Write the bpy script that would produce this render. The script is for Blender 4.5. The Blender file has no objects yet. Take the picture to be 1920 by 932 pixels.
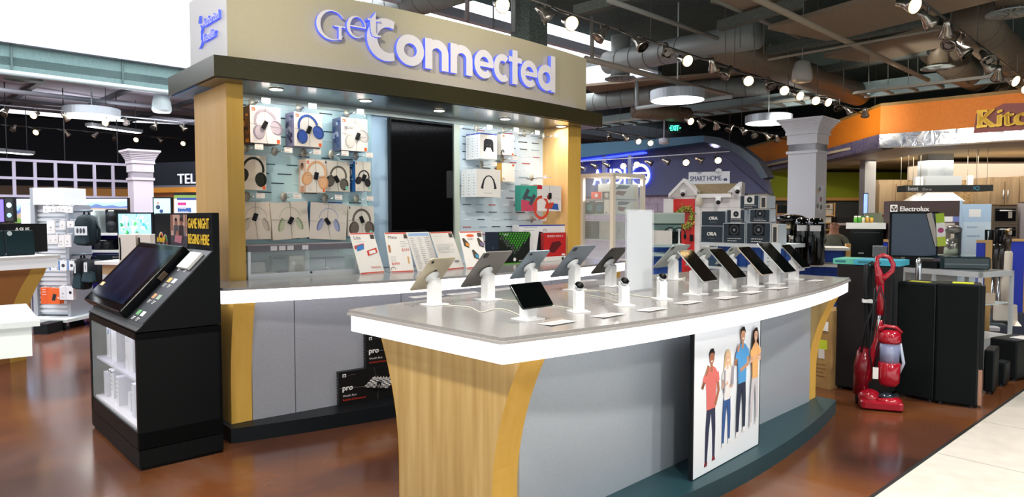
import bpy, math, random
from mathutils import Vector, Matrix
random.seed(7)
D = bpy.data; SC = bpy.context.scene; COL = SC.collection
PI = math.pi
# ---------------------------------------------------------------- camera
FPX, HC = 1280.0, 1.5
PITCH = math.atan(61/1280); CP, SP = math.cos(PITCH), math.sin(PITCH)
cd = D.cameras.new('camera'); cam = D.objects.new('camera', cd); COL.objects.link(cam)
cam.location = (0, 0, HC); cam.rotation_euler = (PI/2-PITCH, 0, 0)
cd.sensor_width = 36; cd.lens = 24; cd.clip_start = .05; cd.clip_end = 200
SC.camera = cam
# ---------------------------------------------------------------- light and exposure
SC.view_settings.view_transform = 'Standard'; SC.view_settings.look = 'None'
SC.view_settings.gamma = 1; SC.view_settings.use_curve_mapping = False
SC.view_settings.exposure = 0.75
w = D.worlds.new('daylight'); SC.world = w; w.use_nodes = True
w.node_tree.nodes['Background'].inputs[0].default_value = (.93, .97, 1, 1)
w.node_tree.nodes['Background'].inputs[1].default_value = 1.1
def area(name, loc, sx, sy, power, col=(1,1,1), rot=(0,0,0)):
    l = D.lights.new(name, 'AREA'); l.shape = 'RECTANGLE'; l.size = sx; l.size_y = sy; l.energy = power; l.color = col
    o = D.objects.new(name, l); COL.objects.link(o); o.location = loc; o.rotation_euler = rot; return o
def spot(name, loc, power, ang=100, col=(1,.9,.75), blend=.8, rot=(0,0,0), r=.04):
    l = D.lights.new(name, 'SPOT'); l.energy = power; l.spot_size = math.radians(ang); l.spot_blend = blend; l.color = col; l.shadow_soft_size = r
    o = D.objects.new(name, l); COL.objects.link(o); o.location = loc; o.rotation_euler = rot; return o
# added overhead fill spots standing in for the shop's many track lamps
for k, (ax, ay, pw) in enumerate([(-3.2,2.2,1),(-.8,1.0,1),(1.2,1.2,1),(3.0,2.6,1),(4.6,4.6,1),(.6,3.2,.7),(2.0,5.0,.7),(5.2,8.0,1),(-4.6,5.6,.6),(-5.5,8.6,.45),(-1.5,1.8,1),(7.5,9.5,1.2),(3.2,8.6,1),(-2.8,9.5,.5),(8.5,13,1.4),(2.8,14.5,1.6)]):
    spot('overhead_fill_light', (ax, ay, 3.5), 170*pw, 125, (1, .95, .87), .9, (0,0,0), .12)
def aim(name, loc, to, power, ang, col=(1,.95,.87), r=.1):
    v = Vector(to)-Vector(loc); o = spot(name, loc, power, ang, col, .9, (0,0,0), r); o.rotation_euler = v.to_track_quat('-Z', 'Y').to_euler(); return o
aim('sign_fill_light', (-1.6, 1.9, 3.75), (-.9, 5.2, 2.9), 190, 60); aim('sign_fill_light', (.9, 3.2, 3.75), (.3, 6.2, 2.9), 150, 60)  # two added fill spots that brighten the sign panel
aim('fascia_fill_light', (5.2, 9.6, 3.3), (8.6, 12.6, 3.3), 220, 80); aim('fascia_fill_light', (5.0, 12.5, 3.3), (7.5, 15.5, 3.3), 300, 80); aim('fascia_fill_light', (4.8, 16.5, 3.3), (7.5, 18.8, 3.3), 300, 80)  # added fill spots that brighten the orange fascia
for (lx, ly) in ((-7.6, 14.6), (-10, 15.5), (-5, 18), (-9, 20)): area('ceiling_fill_uplight', (lx, ly, 3.45), 1.2, .2, 9, (.95, .97, 1), (PI, 0, PI/4))  # added upward fills that brighten the mauve ceiling panels
aim('island_side_light', (3.6, .6, 3.4), (2.0, 4.0, .4), 150, 70)
# ---------------------------------------------------------------- projection helpers: a pixel of the photo onto a real plane
def ray(x, y):
    u = (x-960)/FPX; v = (466-y)/FPX
    return Vector((u, CP+v*SP, -SP+v*CP))
def G(x, y, z):
    r = ray(x, y); t = (z-HC)/r.z; return Vector((r.x*t, r.y*t, z))
def W(x, y, Y):
    r = ray(x, y); t = Y/r.y; return Vector((r.x*t, Y, HC+r.z*t))
class Frame:
    def __init__(s, o, ang):
        s.o = Vector((o[0], o[1], 0)); s.a = ang
        s.ex = Vector((math.cos(ang), math.sin(ang), 0)); s.ey = Vector((-math.sin(ang), math.cos(ang), 0))
        s.M = Matrix.Translation(s.o) @ Matrix.Rotation(ang, 4, 'Z')
    def w(s, x, y, z=0): return s.o + s.ex*x + s.ey*y + Vector((0, 0, z))
    def loc(s, p): d = Vector(p)-s.o; return Vector((d.dot(s.ex), d.dot(s.ey), p[2]))
    def hit(s, px, py, n):          # pixel -> (x,z) on the vertical plane y=n
        r = ray(px, py); t = (n + s.o.dot(s.ey))/r.dot(s.ey)
        p = r*t; return ((p-s.o).dot(s.ex), HC+p.z)
WALLF = Frame((-2.02, 4.68), math.atan2(.669, .743))
ISL = Frame((-.037, 2.63), math.atan2(.702, .712))
KIO = Frame((-2.984, 4.788), math.atan2(-.729, .685))
# ---------------------------------------------------------------- materials
def lin(c): return c/12.92 if c <= .04045 else ((c+.055)/1.055)**2.4
def rgb(h):
    if isinstance(h, str): h = h.lstrip('#'); return tuple(lin(int(h[i:i+2], 16)/255) for i in (0, 2, 4))
    return h
_m = {}
def m(h, rough=.5, metal=0, emit=0, alpha=1, trans=0, coat=0):
    k = (h, rough, metal, emit, alpha, trans, coat)
    if k in _m: return _m[k]
    t = D.materials.new('plain_%s' % str(h).strip('#')); t.use_nodes = True
    b = t.node_tree.nodes['Principled BSDF']; c = rgb(h)+(1,)
    b.inputs['Base Color'].default_value = c; b.inputs['Roughness'].default_value = rough; b.inputs['Metallic'].default_value = metal
    b.inputs['Alpha'].default_value = alpha; b.inputs['Transmission Weight'].default_value = trans; b.inputs['Coat Weight'].default_value = coat
    if max(c[:3]) < .045 and rough > .15: b.inputs['Specular IOR Level'].default_value = .2
    if emit: b.inputs['Emission Color'].default_value = c; b.inputs['Emission Strength'].default_value = emit
    # a little procedural grain so that no surface is perfectly even
    if not emit and alpha == 1 and not trans:
        nt = t.node_tree; n = nt.nodes.new('ShaderNodeTexNoise'); n.inputs['Scale'].default_value = 60; n.inputs['Detail'].default_value = 3
        mr = nt.nodes.new('ShaderNodeMapRange'); mr.inputs['To Min'].default_value = max(0, rough-.05); mr.inputs['To Max'].default_value = min(1, rough+.06)
        tc = nt.nodes.new('ShaderNodeTexCoord'); nt.links.new(tc.outputs['Object'], n.inputs['Vector'])
        nt.links.new(n.outputs['Fac'], mr.inputs['Value']); nt.links.new(mr.outputs[0], b.inputs['Roughness'])
    _m[k] = t; return t
def noisy(name, cols, scale=(1,1,1), nscale=5, detail=5, rough=.5, metal=0, bump=0, pos=None, distort=0, rrange=None):
    t = D.materials.new(name); t.use_nodes = True; nt = t.node_tree; b = nt.nodes['Principled BSDF']
    tc = nt.nodes.new('ShaderNodeTexCoord'); mp = nt.nodes.new('ShaderNodeMapping'); mp.inputs['Scale'].default_value = scale
    n = nt.nodes.new('ShaderNodeTexNoise'); n.inputs['Scale'].default_value = nscale; n.inputs['Detail'].default_value = detail; n.inputs['Distortion'].default_value = distort
    cr = nt.nodes.new('ShaderNodeValToRGB')
    nt.links.new(tc.outputs['Object'], mp.inputs['Vector']); nt.links.new(mp.outputs[0], n.inputs['Vector']); nt.links.new(n.outputs['Fac'], cr.inputs[0])
    e = cr.color_ramp.elements; pos = pos or [.3+.4*i/(len(cols)-1) for i in range(len(cols))]
    while len(e) < len(cols): e.new(.5)
    for i, c in enumerate(cols): e[i].position = pos[i]; e[i].color = rgb(c)+(1,)
    nt.links.new(cr.outputs[0], b.inputs['Base Color']); b.inputs['Roughness'].default_value = rough; b.inputs['Metallic'].default_value = metal
    if rrange:
        mr = nt.nodes.new('ShaderNodeMapRange'); mr.inputs['To Min'].default_value = rrange[0]; mr.inputs['To Max'].default_value = rrange[1]
        nt.links.new(n.outputs['Fac'], mr.inputs['Value']); nt.links.new(mr.outputs[0], b.inputs['Roughness'])
    if bump:
        bp = nt.nodes.new('ShaderNodeBump'); bp.inputs['Strength'].default_value = bump; bp.inputs['Distance'].default_value = .02
        nt.links.new(n.outputs['Fac'], bp.inputs['Height']); nt.links.new(bp.outputs[0], b.inputs['Normal'])
    return t
WOOD = noisy('maple_wood', ['#A1834E', '#B1935C', '#BFA46E'], (9,9,.5), 2.2, 6, .38)
MUST = noisy('mustard_maple_edge', ['#D0A346', '#D9AE55'], (12,12,.6), 2, 4, .45)
WOODL = noisy('light_maple', ['#DDB06C', '#E6BD80'], (9,9,.5), 2, 5, .4)
GREY = noisy('grey_laminate', ['#A3A5AD', '#AEB0B8'], (1,1,1), 120, 2, .42, .25)
COUNT = noisy('pale_grey_solid_surface', ['#8E8B89', '#979492'], (1,1,1), 90, 3, .16)
FLOOR = None
BRONZE = noisy('dark_bronze_laminate', ['#3B3721', '#46422A'], (1,1,1), 150, 2, .33, .35)
SIGNP = noisy('champagne_panel', ['#C9BE9C', '#D0C6A6'], (1,1,1), 150, 2, .45, .2)
BLK = m('#0D1013', .35); BLKM = m('#15191C', .6); BLKG = m('#050608', .08)
WHT = m('#EDEBE8', .45); WHTG = m('#F2F2F2', .25); CRM = m('#E4DED2', .5)
CHR = m('#C9CCD0', .2, 1); STEEL = m('#9EA3A8', .35, .8); GRYM = m('#8B9096', .5, .3); DGRY = m('#34383C', .55)
GLOW = m('#FFFDFF', .4, 0, 1.25)
GLASS = m('#EAF6F6', .03, 0, 0, .16)
ACR = m('#EEF2F6', .08, 0, 0, .22)
LAMP = m('#FFD898', .4, 0, 5); LAMPOFF = m('#B9B4AA', .15, .6)
# ---------------------------------------------------------------- mesh builder
_txt = {}
def text_mesh(s):
    if s in _txt: return _txt[s]
    cu = D.curves.new('lettering', 'FONT'); cu.body = s; cu.size = 1; cu.resolution_u = 3
    ob = D.objects.new('lettering', cu); me = D.meshes.new_from_object(ob)
    vs = [(v.co.x, v.co.y) for v in me.vertices]; fs = [tuple(p.vertices) for p in me.polygons]
    D.objects.remove(ob); D.curves.remove(cu); D.meshes.remove(me)
    if vs:
        x0 = min(v[0] for v in vs); x1 = max(v[0] for v in vs); vs = [((x-x0)/.7, y/.7) for x, y in vs]; wd = (x1-x0)/.7
    else: wd = .5
    _txt[s] = (vs, fs, wd); return _txt[s]
I4 = Matrix.Identity(4)
class MB:
    def __init__(s): s.v = []; s.f = []; s.k = []; s.sm = []; s.mats = []; s.T = I4
    def mi(s, mt):
        if mt not in s.mats: s.mats.append(mt)
        return s.mats.index(mt)
    def add(s, vs, fs, mt, smooth=False, T=None):
        T = s.T @ T if T is not None else s.T
        o = len(s.v); s.v += [tuple(T @ Vector(v)) for v in vs]; k = s.mi(mt)
        for f in fs: s.f.append(tuple(o+i for i in f)); s.k.append(k); s.sm.append(smooth)
        return s
    def box(s, x0, y0, z0, x1, y1, z1, mt, T=None, r=0):
        if x0 > x1: x0, x1 = x1, x0
        if y0 > y1: y0, y1 = y1, y0
        if z0 > z1: z0, z1 = z1, z0
        if r:
            r = min(r, (x1-x0)*.45, (y1-y0)*.45)
            p = [(x0+r,y0),(x1-r,y0),(x1-r*.3,y0+r*.3),(x1,y0+r),(x1,y1-r),(x1-r*.3,y1-r*.3),(x1-r,y1),(x0+r,y1),(x0+r*.3,y1-r*.3),(x0,y1-r),(x0,y0+r),(x0+r*.3,y0+r*.3)]
            c = ((x0+x1)/2, (y0+y1)/2); rz = min(r, (z1-z0)*.3)
            q = [(c[0]+(a-c[0])*(1-2*rz*.5/(x1-x0)), c[1]+(b-c[1])*(1-2*rz*.5/(y1-y0))) for a, b in p]
            n = len(p); vs = [(a,b,z0) for a,b in q]+[(a,b,z0+rz*.5) for a,b in p]+[(a,b,z1-rz*.5) for a,b in p]+[(a,b,z1) for a,b in q]
            fs = [tuple(range(n))[::-1], tuple(range(3*n, 4*n))]
            for k in range(3):
                for i in range(n): j = (i+1) % n; fs.append((k*n+i, k*n+j, (k+1)*n+j, (k+1)*n+i))
            return s.add(vs, fs, mt, False, T)
        vs = [(x0,y0,z0),(x1,y0,z0),(x1,y1,z0),(x0,y1,z0),(x0,y0,z1),(x1,y0,z1),(x1,y1,z1),(x0,y1,z1)]
        return s.add(vs, [(0,3,2,1),(4,5,6,7),(0,1,5,4),(1,2,6,5),(2,3,7,6),(3,0,4,7)], mt, False, T)
    def prism(s, pts, z0, z1, mt, T=None, smooth=False):      # pts in x,y
        n = len(pts); vs = [(a,b,z0) for a,b in pts]+[(a,b,z1) for a,b in pts]
        fs = [tuple(range(n))[::-1], tuple(range(n, 2*n))]+[(i, (i+1)%n, n+(i+1)%n, n+i) for i in range(n)]
        return s.add(vs, fs, mt, smooth, T)
    def slab(s, pts, y0, y1, mt, T=None):                     # outline in x,z ; thickness in y
        n = len(pts); vs = [(a,y0,b) for a,b in pts]+[(a,y1,b) for a,b in pts]
        fs = [tuple(range(n)), tuple(range(n, 2*n))[::-1]]+[(i, n+i, n+(i+1)%n, (i+1)%n) for i in range(n)]
        return s.add(vs, fs, mt, False, T)
    def sideslab(s, pts, x0, x1, mt, T=None):                 # outline in y,z ; thickness in x
        n = len(pts); vs = [(x0,a,b) for a,b in pts]+[(x1,a,b) for a,b in pts]
        fs = [tuple(range(n))[::-1], tuple(range(n, 2*n))]+[(i, (i+1)%n, n+(i+1)%n, n+i) for i in range(n)]
        return s.add(vs, fs, mt, False, T)
    def tube(s, path, r, mt, n=8, closed=False, T=None, caps=True):
        P = [Vector(p) for p in path]; N = len(P); rs = r if isinstance(r, (list, tuple)) else [r]*N
        vs = []; fs = []; up = None
        for i in range(N):
            a = P[i-1] if (i or closed) else P[0]; b = P[(i+1) % N] if (i < N-1 or closed) else P[-1]
            d = (b-a); d = d.normalized() if d.length > 1e-9 else Vector((0,0,1))
            if up is None: up = Vector((0,0,1)) if abs(d.z) < .9 else Vector((1,0,0))
            x = d.cross(up).normalized(); up = x.cross(d).normalized()
            for k in range(n): t = 2*PI*k/n; vs.append(P[i]+x*(rs[i]*math.cos(t))+up*(rs[i]*math.sin(t)))
        for i in range(N if closed else N-1):
            j = (i+1) % N
            for k in range(n): l = (k+1) % n; fs.append((i*n+k, i*n+l, j*n+l, j*n+k))
        if not closed and caps: fs += [tuple(range(n))[::-1], tuple(range((N-1)*n, N*n))]
        return s.add(vs, fs, mt, n > 4, T)
    def lathe(s, prof, mt, n=20, T=None, smooth=True, a0=0, a1=2*PI):      # (r,z)
        full = abs(a1-a0-2*PI) < 1e-6; K = n if full else n+1
        vs = [(r*math.cos(a0+(a1-a0)*k/n), r*math.sin(a0+(a1-a0)*k/n), z) for r, z in prof for k in range(K)]
        fs = []
        for i in range(len(prof)-1):
            for k in range(n if not full else K): l = (k+1) % K; fs.append((i*K+k, i*K+l, (i+1)*K+l, (i+1)*K+k))
        if full:
            if prof[0][0] > 1e-6: fs.append(tuple(range(K))[::-1])
            if prof[-1][0] > 1e-6: fs.append(tuple(range((len(prof)-1)*K, len(prof)*K)))
        return s.add(vs, fs, mt, smooth, T)
    def cyl(s, x, y, z0, z1, r, mt, n=20, T=None): return s.lathe([(r, z0), (r, z1)], mt, n, (T or I4) @ Matrix.Translation((x, y, 0)), False)
    def ball(s, c, r, mt, n=12, T=None):
        r = r if isinstance(r, (tuple, list)) else (r, r, r)
        M_ = (T or I4) @ Matrix.Translation(c) @ Matrix.Diagonal((r[0], r[1], r[2], 1))
        return s.lathe([(max(1e-4, math.sin(PI*i/n)), -math.cos(PI*i/n)) for i in range(n+1)], mt, n+4, M_)
    def quad(s, a, b, c, d, mt, T=None): return s.add([a,b,c,d], [(0,1,2,3)], mt, False, T)
    def flat(s, vs2, fs, y, mt, T=None): return s.add([(a, y, b) for a, b in vs2], fs, mt, False, T)
    def extr(s, vs2, fs, y0, y1, mf, ms=None, T=None):        # extrude a 2D (x,z) mesh from y1 (back) to y0 (front)
        ms = ms or mf; cnt = {}; 
        vs2, fs = weld(vs2, fs)
        s.add([(a, y0, b) for a, b in vs2], fs, mf, False, T); 
        for f in fs:
            for i in range(len(f)):
                a, b = f[i], f[(i+1) % len(f)]; k = (min(a,b), max(a,b)); cnt.setdefault(k, []).append((a,b))
        n = len(vs2); vs = [(a, y0, b) for a, b in vs2]+[(a, y1, b) for a, b in vs2]; sf = [(a[0][0], n+a[0][0], n+a[0][1], a[0][1]) for a in cnt.values() if len(a) == 1]
        return s.add(vs, sf, ms, False, T)
    def text(s, st, x, z, h, mt, y=-.0006, width=None, T=None, depth=0, side=None, bold=0, center=False):
        vs, fs, wd = text_mesh(st)
        if not vs: return s
        sx = (width/wd) if width else h
        if center: x = x-wd*sx/2
        for k in range(1+2*(bold > 0)):
            ox = (0, bold*h, -bold*h)[k]; oz = (0, bold*h*.4, -bold*h*.4)[k]
            V2 = [(x+a*sx+ox, z+b*h+oz) for a, b in vs]
            if depth: s.extr(V2, fs, y-depth, y, mt, side, T)
            else: s.flat(V2, fs, y-k*.0001, mt, T)
        return s
    def build(s, name, parent=None, smooth_angle=None):
        me = D.meshes.new(name); me.from_pydata(s.v, [], s.f)
        for mt in s.mats: me.materials.append(mt)
        me.polygons.foreach_set('material_index', s.k); me.polygons.foreach_set('use_smooth', s.sm); me.update()
        o = D.objects.new(name, me); COL.objects.link(o)
        if parent is not None: o.parent = parent
        return o
def weld(vs, fs):
    mp = {}; out = []; idx = []
    for v in vs:
        k = (round(v[0], 6), round(v[1], 6))
        if k not in mp: mp[k] = len(out); out.append(v)
        idx.append(mp[k])
    F = []
    for f in fs:
        g = []
        for i in f:
            if idx[i] not in g: g.append(idx[i])
        if len(g) > 2: F.append(tuple(g))
    return out, F
# 2D art on a face: plane x (right), z (up), looking along +y; every call goes a hair further out
class Art:
    def __init__(s, mb, T=I4, w=1, h=1, y=-.0004): s.b = mb; s.T = T; s.w = w; s.h = h; s.y = y
    def _n(s): s.y -= .00025; return s.y
    def S(s, p): return (p[0]*s.w, p[1]*s.h)
    def poly(s, pts, mt): y = s._n(); s.b.add([(a*s.w, y, b*s.h) for a, b in pts], [tuple(range(len(pts)))], mt, False, s.T); return s
    def rect(s, x0, z0, x1, z1, mt): return s.poly([(x0,z0),(x1,z0),(x1,z1),(x0,z1)], mt)
    def disc(s, x, z, r, mt, rz=None, n=18, rot=0):
        rz = rz or r*s.w/s.h; c, q = math.cos(rot), math.sin(rot); pts = []
        for k in range(n):
            a, b = r*s.w*math.cos(2*PI*k/n), rz*s.h*math.sin(2*PI*k/n); pts.append((x+(a*c-b*q)/s.w, z+(a*q+b*c)/s.h))
        return s.poly(pts, mt)
    def line(s, pts, wd, mt, wf=None):
        P = [Vector((a*s.w, b*s.h)) for a, b in pts]; L = []; R = []; N = len(P)
        for i, p in enumerate(P):
            d = (P[min(i+1, N-1)]-P[max(i-1, 0)]).normalized(); q = Vector((-d.y, d.x))*(wd/2*(wf(i/(N-1)) if wf else 1)); L.append(p+q); R.append(p-q)
        y = s._n(); vs = [(a.x, y, a.y) for a in L]+[(a.x, y, a.y) for a in R]
        s.b.add(vs, [(N+i, N+i+1, i+1, i) for i in range(N-1)], mt, False, s.T); return s
    def arc(s, x, z, r, a0, a1, wd, mt, rz=None, n=16, rot=0):
        rz = rz or r; c, q = math.cos(rot), math.sin(rot); pts = []
        for k in range(n+1):
            t = a0+(a1-a0)*k/n; a, b = r*math.cos(t), rz*math.sin(t); pts.append((x+(a*c-b*q)/s.w, z+(a*q+b*c)/s.h))
        return s.line(pts, wd, mt)
    def text(s, st, x, z, h, mt, width=None, bold=0, center=False):
        y = s._n(); s.b.text(st, x*s.w, z*s.h, h, mt, y, width, s.T, bold=bold, center=center); s.y -= .0003; return s
    def lines(s, x, z0, x1, z1, n, mt, wd=.35):     # rows of small print
        for i in range(n):
            zz = z1-(z1-z0)*i/max(1, n-1); xe = x+(x1-x)*(.6+.4*random.random()); xx = x; g = s._n()
            while xx < xe:
                q = min(xe, xx+(x1-x)*random.uniform(.05, .2)); hh = (z1-z0)/n*wd/2
                s.b.add([(xx*s.w,g,(zz-hh)*s.h),(q*s.w,g,(zz-hh)*s.h),(q*s.w,g,(zz+hh)*s.h),(xx*s.w,g,(zz+hh)*s.h)], [(0,1,2,3)], mt, False, s.T)
                xx = q+(x1-x)*.03
        return s
# ---------------------------------------------------------------- things, parts, structure
def thing(name, label, cat, loc=(0,0,0), rz=0, group=None):
    o = D.objects.new(name, None); COL.objects.link(o); o.location = loc; o.rotation_euler = (0,0,rz); o.empty_display_size = .1
    o['label'] = label; o['category'] = cat
    if group: o['group'] = group
    return o
def solo(mb, name, label, cat, loc=(0,0,0), rz=0, group=None, kind=None):
    o = mb.build(name); o.location = loc; o.rotation_euler = (0,0,rz) if not isinstance(rz, tuple) else rz; o['label'] = label; o['category'] = cat
    if group: o['group'] = group
    if kind: o['kind'] = kind
    return o
def struct(mb, name, loc=(0,0,0), rz=0):
    o = mb.build(name); o.location = loc; o.rotation_euler = (0,0,rz); o['kind'] = 'structure'; return o
def copy_thing(src, label, loc, rz, group=None):
    r = src.copy(); COL.objects.link(r); r.location = loc; r.rotation_euler = (0,0,rz); r['label'] = label
    if group: r['group'] = group
    for ch in list(src.children):
        c = ch.copy(); COL.objects.link(c); c.parent = r
        for g in list(ch.children): d = g.copy(); COL.objects.link(d); d.parent = c
    return r
def TR(x, y, z): return Matrix.Translation((x, y, z))
def RZ(a): return Matrix.Rotation(a, 4, 'Z')
def RX(a): return Matrix.Rotation(a, 4, 'X')
def RY(a): return Matrix.Rotation(a, 4, 'Y')
ORD = ['first','second','third','fourth','fifth','sixth','seventh','eighth','ninth','tenth','eleventh','twelfth','thirteenth','fourteenth','fifteenth','sixteenth','seventeenth','eighteenth','nineteenth','twentieth']
# ================================================================ SETTING
CE = Frame((0, 0), PI/4)      # the building grid runs at 45 degrees to the camera
FLOOR = noisy('stained_concrete', ['#3A2620', '#573528', '#6A3F22', '#78584A'], (1,1,1), .9, 10, .2, 0, .02, [.3,.45,.58,.75], .6, (.09,.24))
TILE = noisy('cream_tile', ['#C9C3BA', '#D6D1C9'], (1,1,1), 8, 6, .3)
b = MB(); b.quad((-30,-6,0), (30,-6,0), (30,30,0), (-30,30,0), FLOOR); struct(b, 'floor')
b = MB(); d = WALLF.ex; n_ = Vector((d.y, -d.x, 0)); p0 = Vector((1.94, 3.58, 0))-d*7
def tl(s, q): v = p0+d*s+n_*q; return (v.x, v.y)
b.prism([tl(0,0), tl(0,14), tl(30,14), tl(30,0)], .0005, .003, TILE)
for k in range(1, 30): b.prism([tl(k,.01), tl(k,14), tl(k+.006,14), tl(k+.006,.01)], .003, .0034, m('#8f8a84'))
for k in range(1, 14): b.prism([tl(0,k), tl(0,k+.006), tl(30,k+.006), tl(30,k)], .003, .0034, m('#8f8a84'))
b.prism([tl(0,-.02), tl(0,0), tl(30,0), tl(30,-.02)], .0005, .005, m('#3d3f42', .3, .5)); struct(b, 'floor')
# ceiling decks
DECK = noisy('ceiling_paint_dark_teal', ['#2C3F3D', '#3C504C'], (1,1,1), 14, 4, .85)
DECKB = noisy('ceiling_deck_brown', ['#3F382D', '#50473A'], (1,1,1), 14, 4, .85)
DECKL = noisy('ceiling_deck_mauve', ['#9C99A8', '#ABA8B6'], (1,1,1), 20, 4, .8)
TEAL = noisy('ceiling_fascia_teal', ['#56706F', '#688281'], (1,1,1), 30, 4, .8)
FRM = m('#AEB7C6', .6); DUCT = noisy('spiral_duct_grey', ['#6E7472', '#7B817E'], (1,1,1), 30, 3, .5, .2); DUCTB = noisy('spiral_duct_brown', ['#6B5E4D', '#776957'], (1,1,1), 30, 3, .5, .2)
DARKR = m('#15181A', .8)
b = MB(); b.box(-14, -12, 4.95, 34, 8.31, 5.15, DECK, CE.M); struct(b, 'ceiling')
b = MB(); b.box(12.6, 8.31, 4.95, 34, 15.13, 5.15, DECK, CE.M); struct(b, 'ceiling')
b = MB(); b.box(-14, 15.13, 4.2, 34, 21.3, 4.35, DECKL, CE.M)
for k in range(26): b.box(-12+k*1.5, 15.2, 4.12, -11.9+k*1.5, 21.3, 4.2, m('#4a4d55'), CE.M)
struct(b, 'ceiling')
b = MB(); b.box(-14, 21.3, 4.0, 34, 38, 4.1, DARKR, CE.M); struct(b, 'ceiling')
# skylight well, its glazing and the painted frame round the opening
b = MB(); b.box(-14, 15.13, 4.1, 12.6, 15.3, 4.58, TEAL, CE.M)
for k in range(14): b.box(-12+k*1.8, 15.1, 4.1, -11.97+k*1.8, 15.13, 4.58, m('#3f5656'), CE.M)
struct(b, 'wall_skylight_bulkhead')
b = MB(); b.box(-14, 15.0, 4.58, 12.7, 15.13, 4.72, FRM, CE.M); b.box(12.6, 8.2, 4.52, 12.75, 15.1, 4.72, FRM, CE.M); b.box(-14, 8.2, 4.58, 12.75, 8.33, 4.72, FRM, CE.M); struct(b, 'trim_1')
WELL = m('#F4F5F8', .7)
b = MB(); b.box(-14, 15.13, 4.58, 12.7, 15.3, 6.2, WELL, CE.M); b.box(-14, 8.14, 5.0, 12.7, 8.31, 6.2, WELL, CE.M); b.box(12.6, 8.31, 4.6, 12.8, 15.13, 6.2, WELL, CE.M); b.box(-14.2, 8.31, 4.6, -14, 15.13, 6.2, WELL, CE.M); struct(b, 'wall_skylight_well')
b = MB(); b.box(-14, 8.2, 6.2, 12.7, 15.2, 6.25, m('#F8FBFF', .5, 0, 3.2), CE.M); struct(b, 'window_1')
# far walls of the store
b = MB(); b.box(-40, 28, 0, 40, 28.3, 5.2, noisy('far_wall_charcoal', ['#23262B', '#2C2F35'], (1,1,1), 4, 4, .8)); struct(b, 'wall_back')
b = MB(); b.box(22, -12, 0, 22.3, 28, 5.2, m('#4A4644', .8)); struct(b, 'wall_right')
b = MB(); b.box(-30.3, -12, 0, -30, 28, 5.2, m('#5A5A60', .8)); struct(b, 'wall_left')
# ---------------------------------------------------------------- overhead services
def duct(name, label, pts, r, mt, cat='duct', rings=True):
    b = MB(); b.tube(pts, r, mt, 20)
    if rings:
        for i in range(len(pts)-1):
            a, c = Vector(pts[i]), Vector(pts[i+1]); L = (c-a).length; dd = (c-a)/L
            for k in range(1, int(L/.35)): q = a+dd*(k*.35); b.tube([q-dd*.008, q+dd*.008], r*1.012, m('#4d4f4c', .6), 20)
    return solo(b, name, label, cat)
def c3(p, q, z): v = CE.w(p, q, z); return (v.x, v.y, z)
duct('spiral_duct', 'grey spiral duct passing overhead behind the top edge of the champagne sign panel', [W(700, 24, 11.0), W(880, -34, 9.2)], .24, DUCT)
g1 = W(1140, 118, 12.6); g2 = W(1345, 80, 10.6)
o = duct('spiral_duct', 'pale grey spiral duct with rounded end running right from above the sign panel', [g1, g2, W(1420, 66, 10.1)], .2, m('#8D928F', .5, .2))
b = MB(); b.tube([W(1350, 85, 10.5), W(1480, 132, 11.9), W(1610, 176, 13.9)], .24, DUCTB, 20); solo(b, 'spiral_duct', 'brown lit duct running down right behind the front spotlight track', 'duct')
duct('spiral_duct', 'fat brown duct crossing the top right corner of the ceiling', [W(1822, 30, 9.5), W(1860, 80, 10.2), W(1960, 155, 12.0)], .27, DUCTB)
duct('spiral_duct', 'brown duct behind the round vent and the right hand spotlight track', [W(1755, 92, 11.5), W(1800, 130, 12.2), W(1880, 165, 13.2)], .26, DUCTB)
duct('spiral_duct', 'dim grey duct running low behind the round ring lamp right of the sign', [W(1096, 193, 15.5), W(1270, 172, 14.0), W(1440, 158, 13)], .2, DUCT)
duct('spiral_duct', 'open ended short duct above the long cable tray', [W(1190, 207, 15), W(1290, 216, 15.6)], .17, DUCTB)
def vent(px, py, Y, r, up, label, mt):
    t = thing('round_vent', label, 'ceiling vent', W(px, py, Y)); b = MB(); b.lathe([(r*.62, .06), (r*.62, up)], mt, 20, smooth=True); b.build('collar', t)
    b = MB(); b.lathe([(r*.66, .03), (r, 0), (r, -.015), (r*.6, .02), (r*.3, .02)], m('#9EA5A3', .5), 24)
    for k in range(10): b.box(.05, -.006, -.01, r*.95, .006, .02, m('#8A908E'), RZ(k*PI/5))
    b.build('diffuser', t); return t
vent(1163, 147, 12.4, .28, .75, 'round ceiling vent on a short pale duct beside the sign panel', m('#8D928F', .5, .2))
vent(1758, 127, 11.4, .25, .6, 'brown round ceiling vent between the two spotlight tracks', DUCTB)
vent(1896, 24, 8.8, .28, .5, 'big round ceiling vent in the top right corner', DUCTB)
# left collar with its round duct end
t = thing('duct_outlet', 'white duct drop with an angled round end under the skylight edge', 'duct', W(44, 150, 13.2))
b = MB(); b.lathe([(.32, 0), (.17, .02), (.17, .3), (.17, .62)], m('#8FA3A2', .5), 20); b.build('drop', t)
b = MB(); b.tube([(0,-.12,.62), (0,-.02,.62)], .19, m('#A9BCBA', .5), 24, T=RX(.5) @ TR(0,.25,-.05)); b.build('round_end_cap', t)
def pipe(a, c, r, label, mt, name='pipe'):
    b = MB(); b.tube([a, c], r, mt, 8); return solo(b, name, label, 'pipe')
pipe(W(-10, 133, 12.05), W(345, 177, 14.3), .05, 'pale pipe along the bottom of the skylight bulkhead on the left', m('#A9B8BC', .4))
pipe(W(-10, 168, 12.4), W(370, 209, 16.4), .045, 'grey pipe crossing the mauve ceiling panels on the left', m('#83868F', .5))
pipe(W(-10, 185, 14), W(370, 222, 18), .04, 'dim pipe behind the round lamp on the left', m('#565a61', .5))
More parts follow.
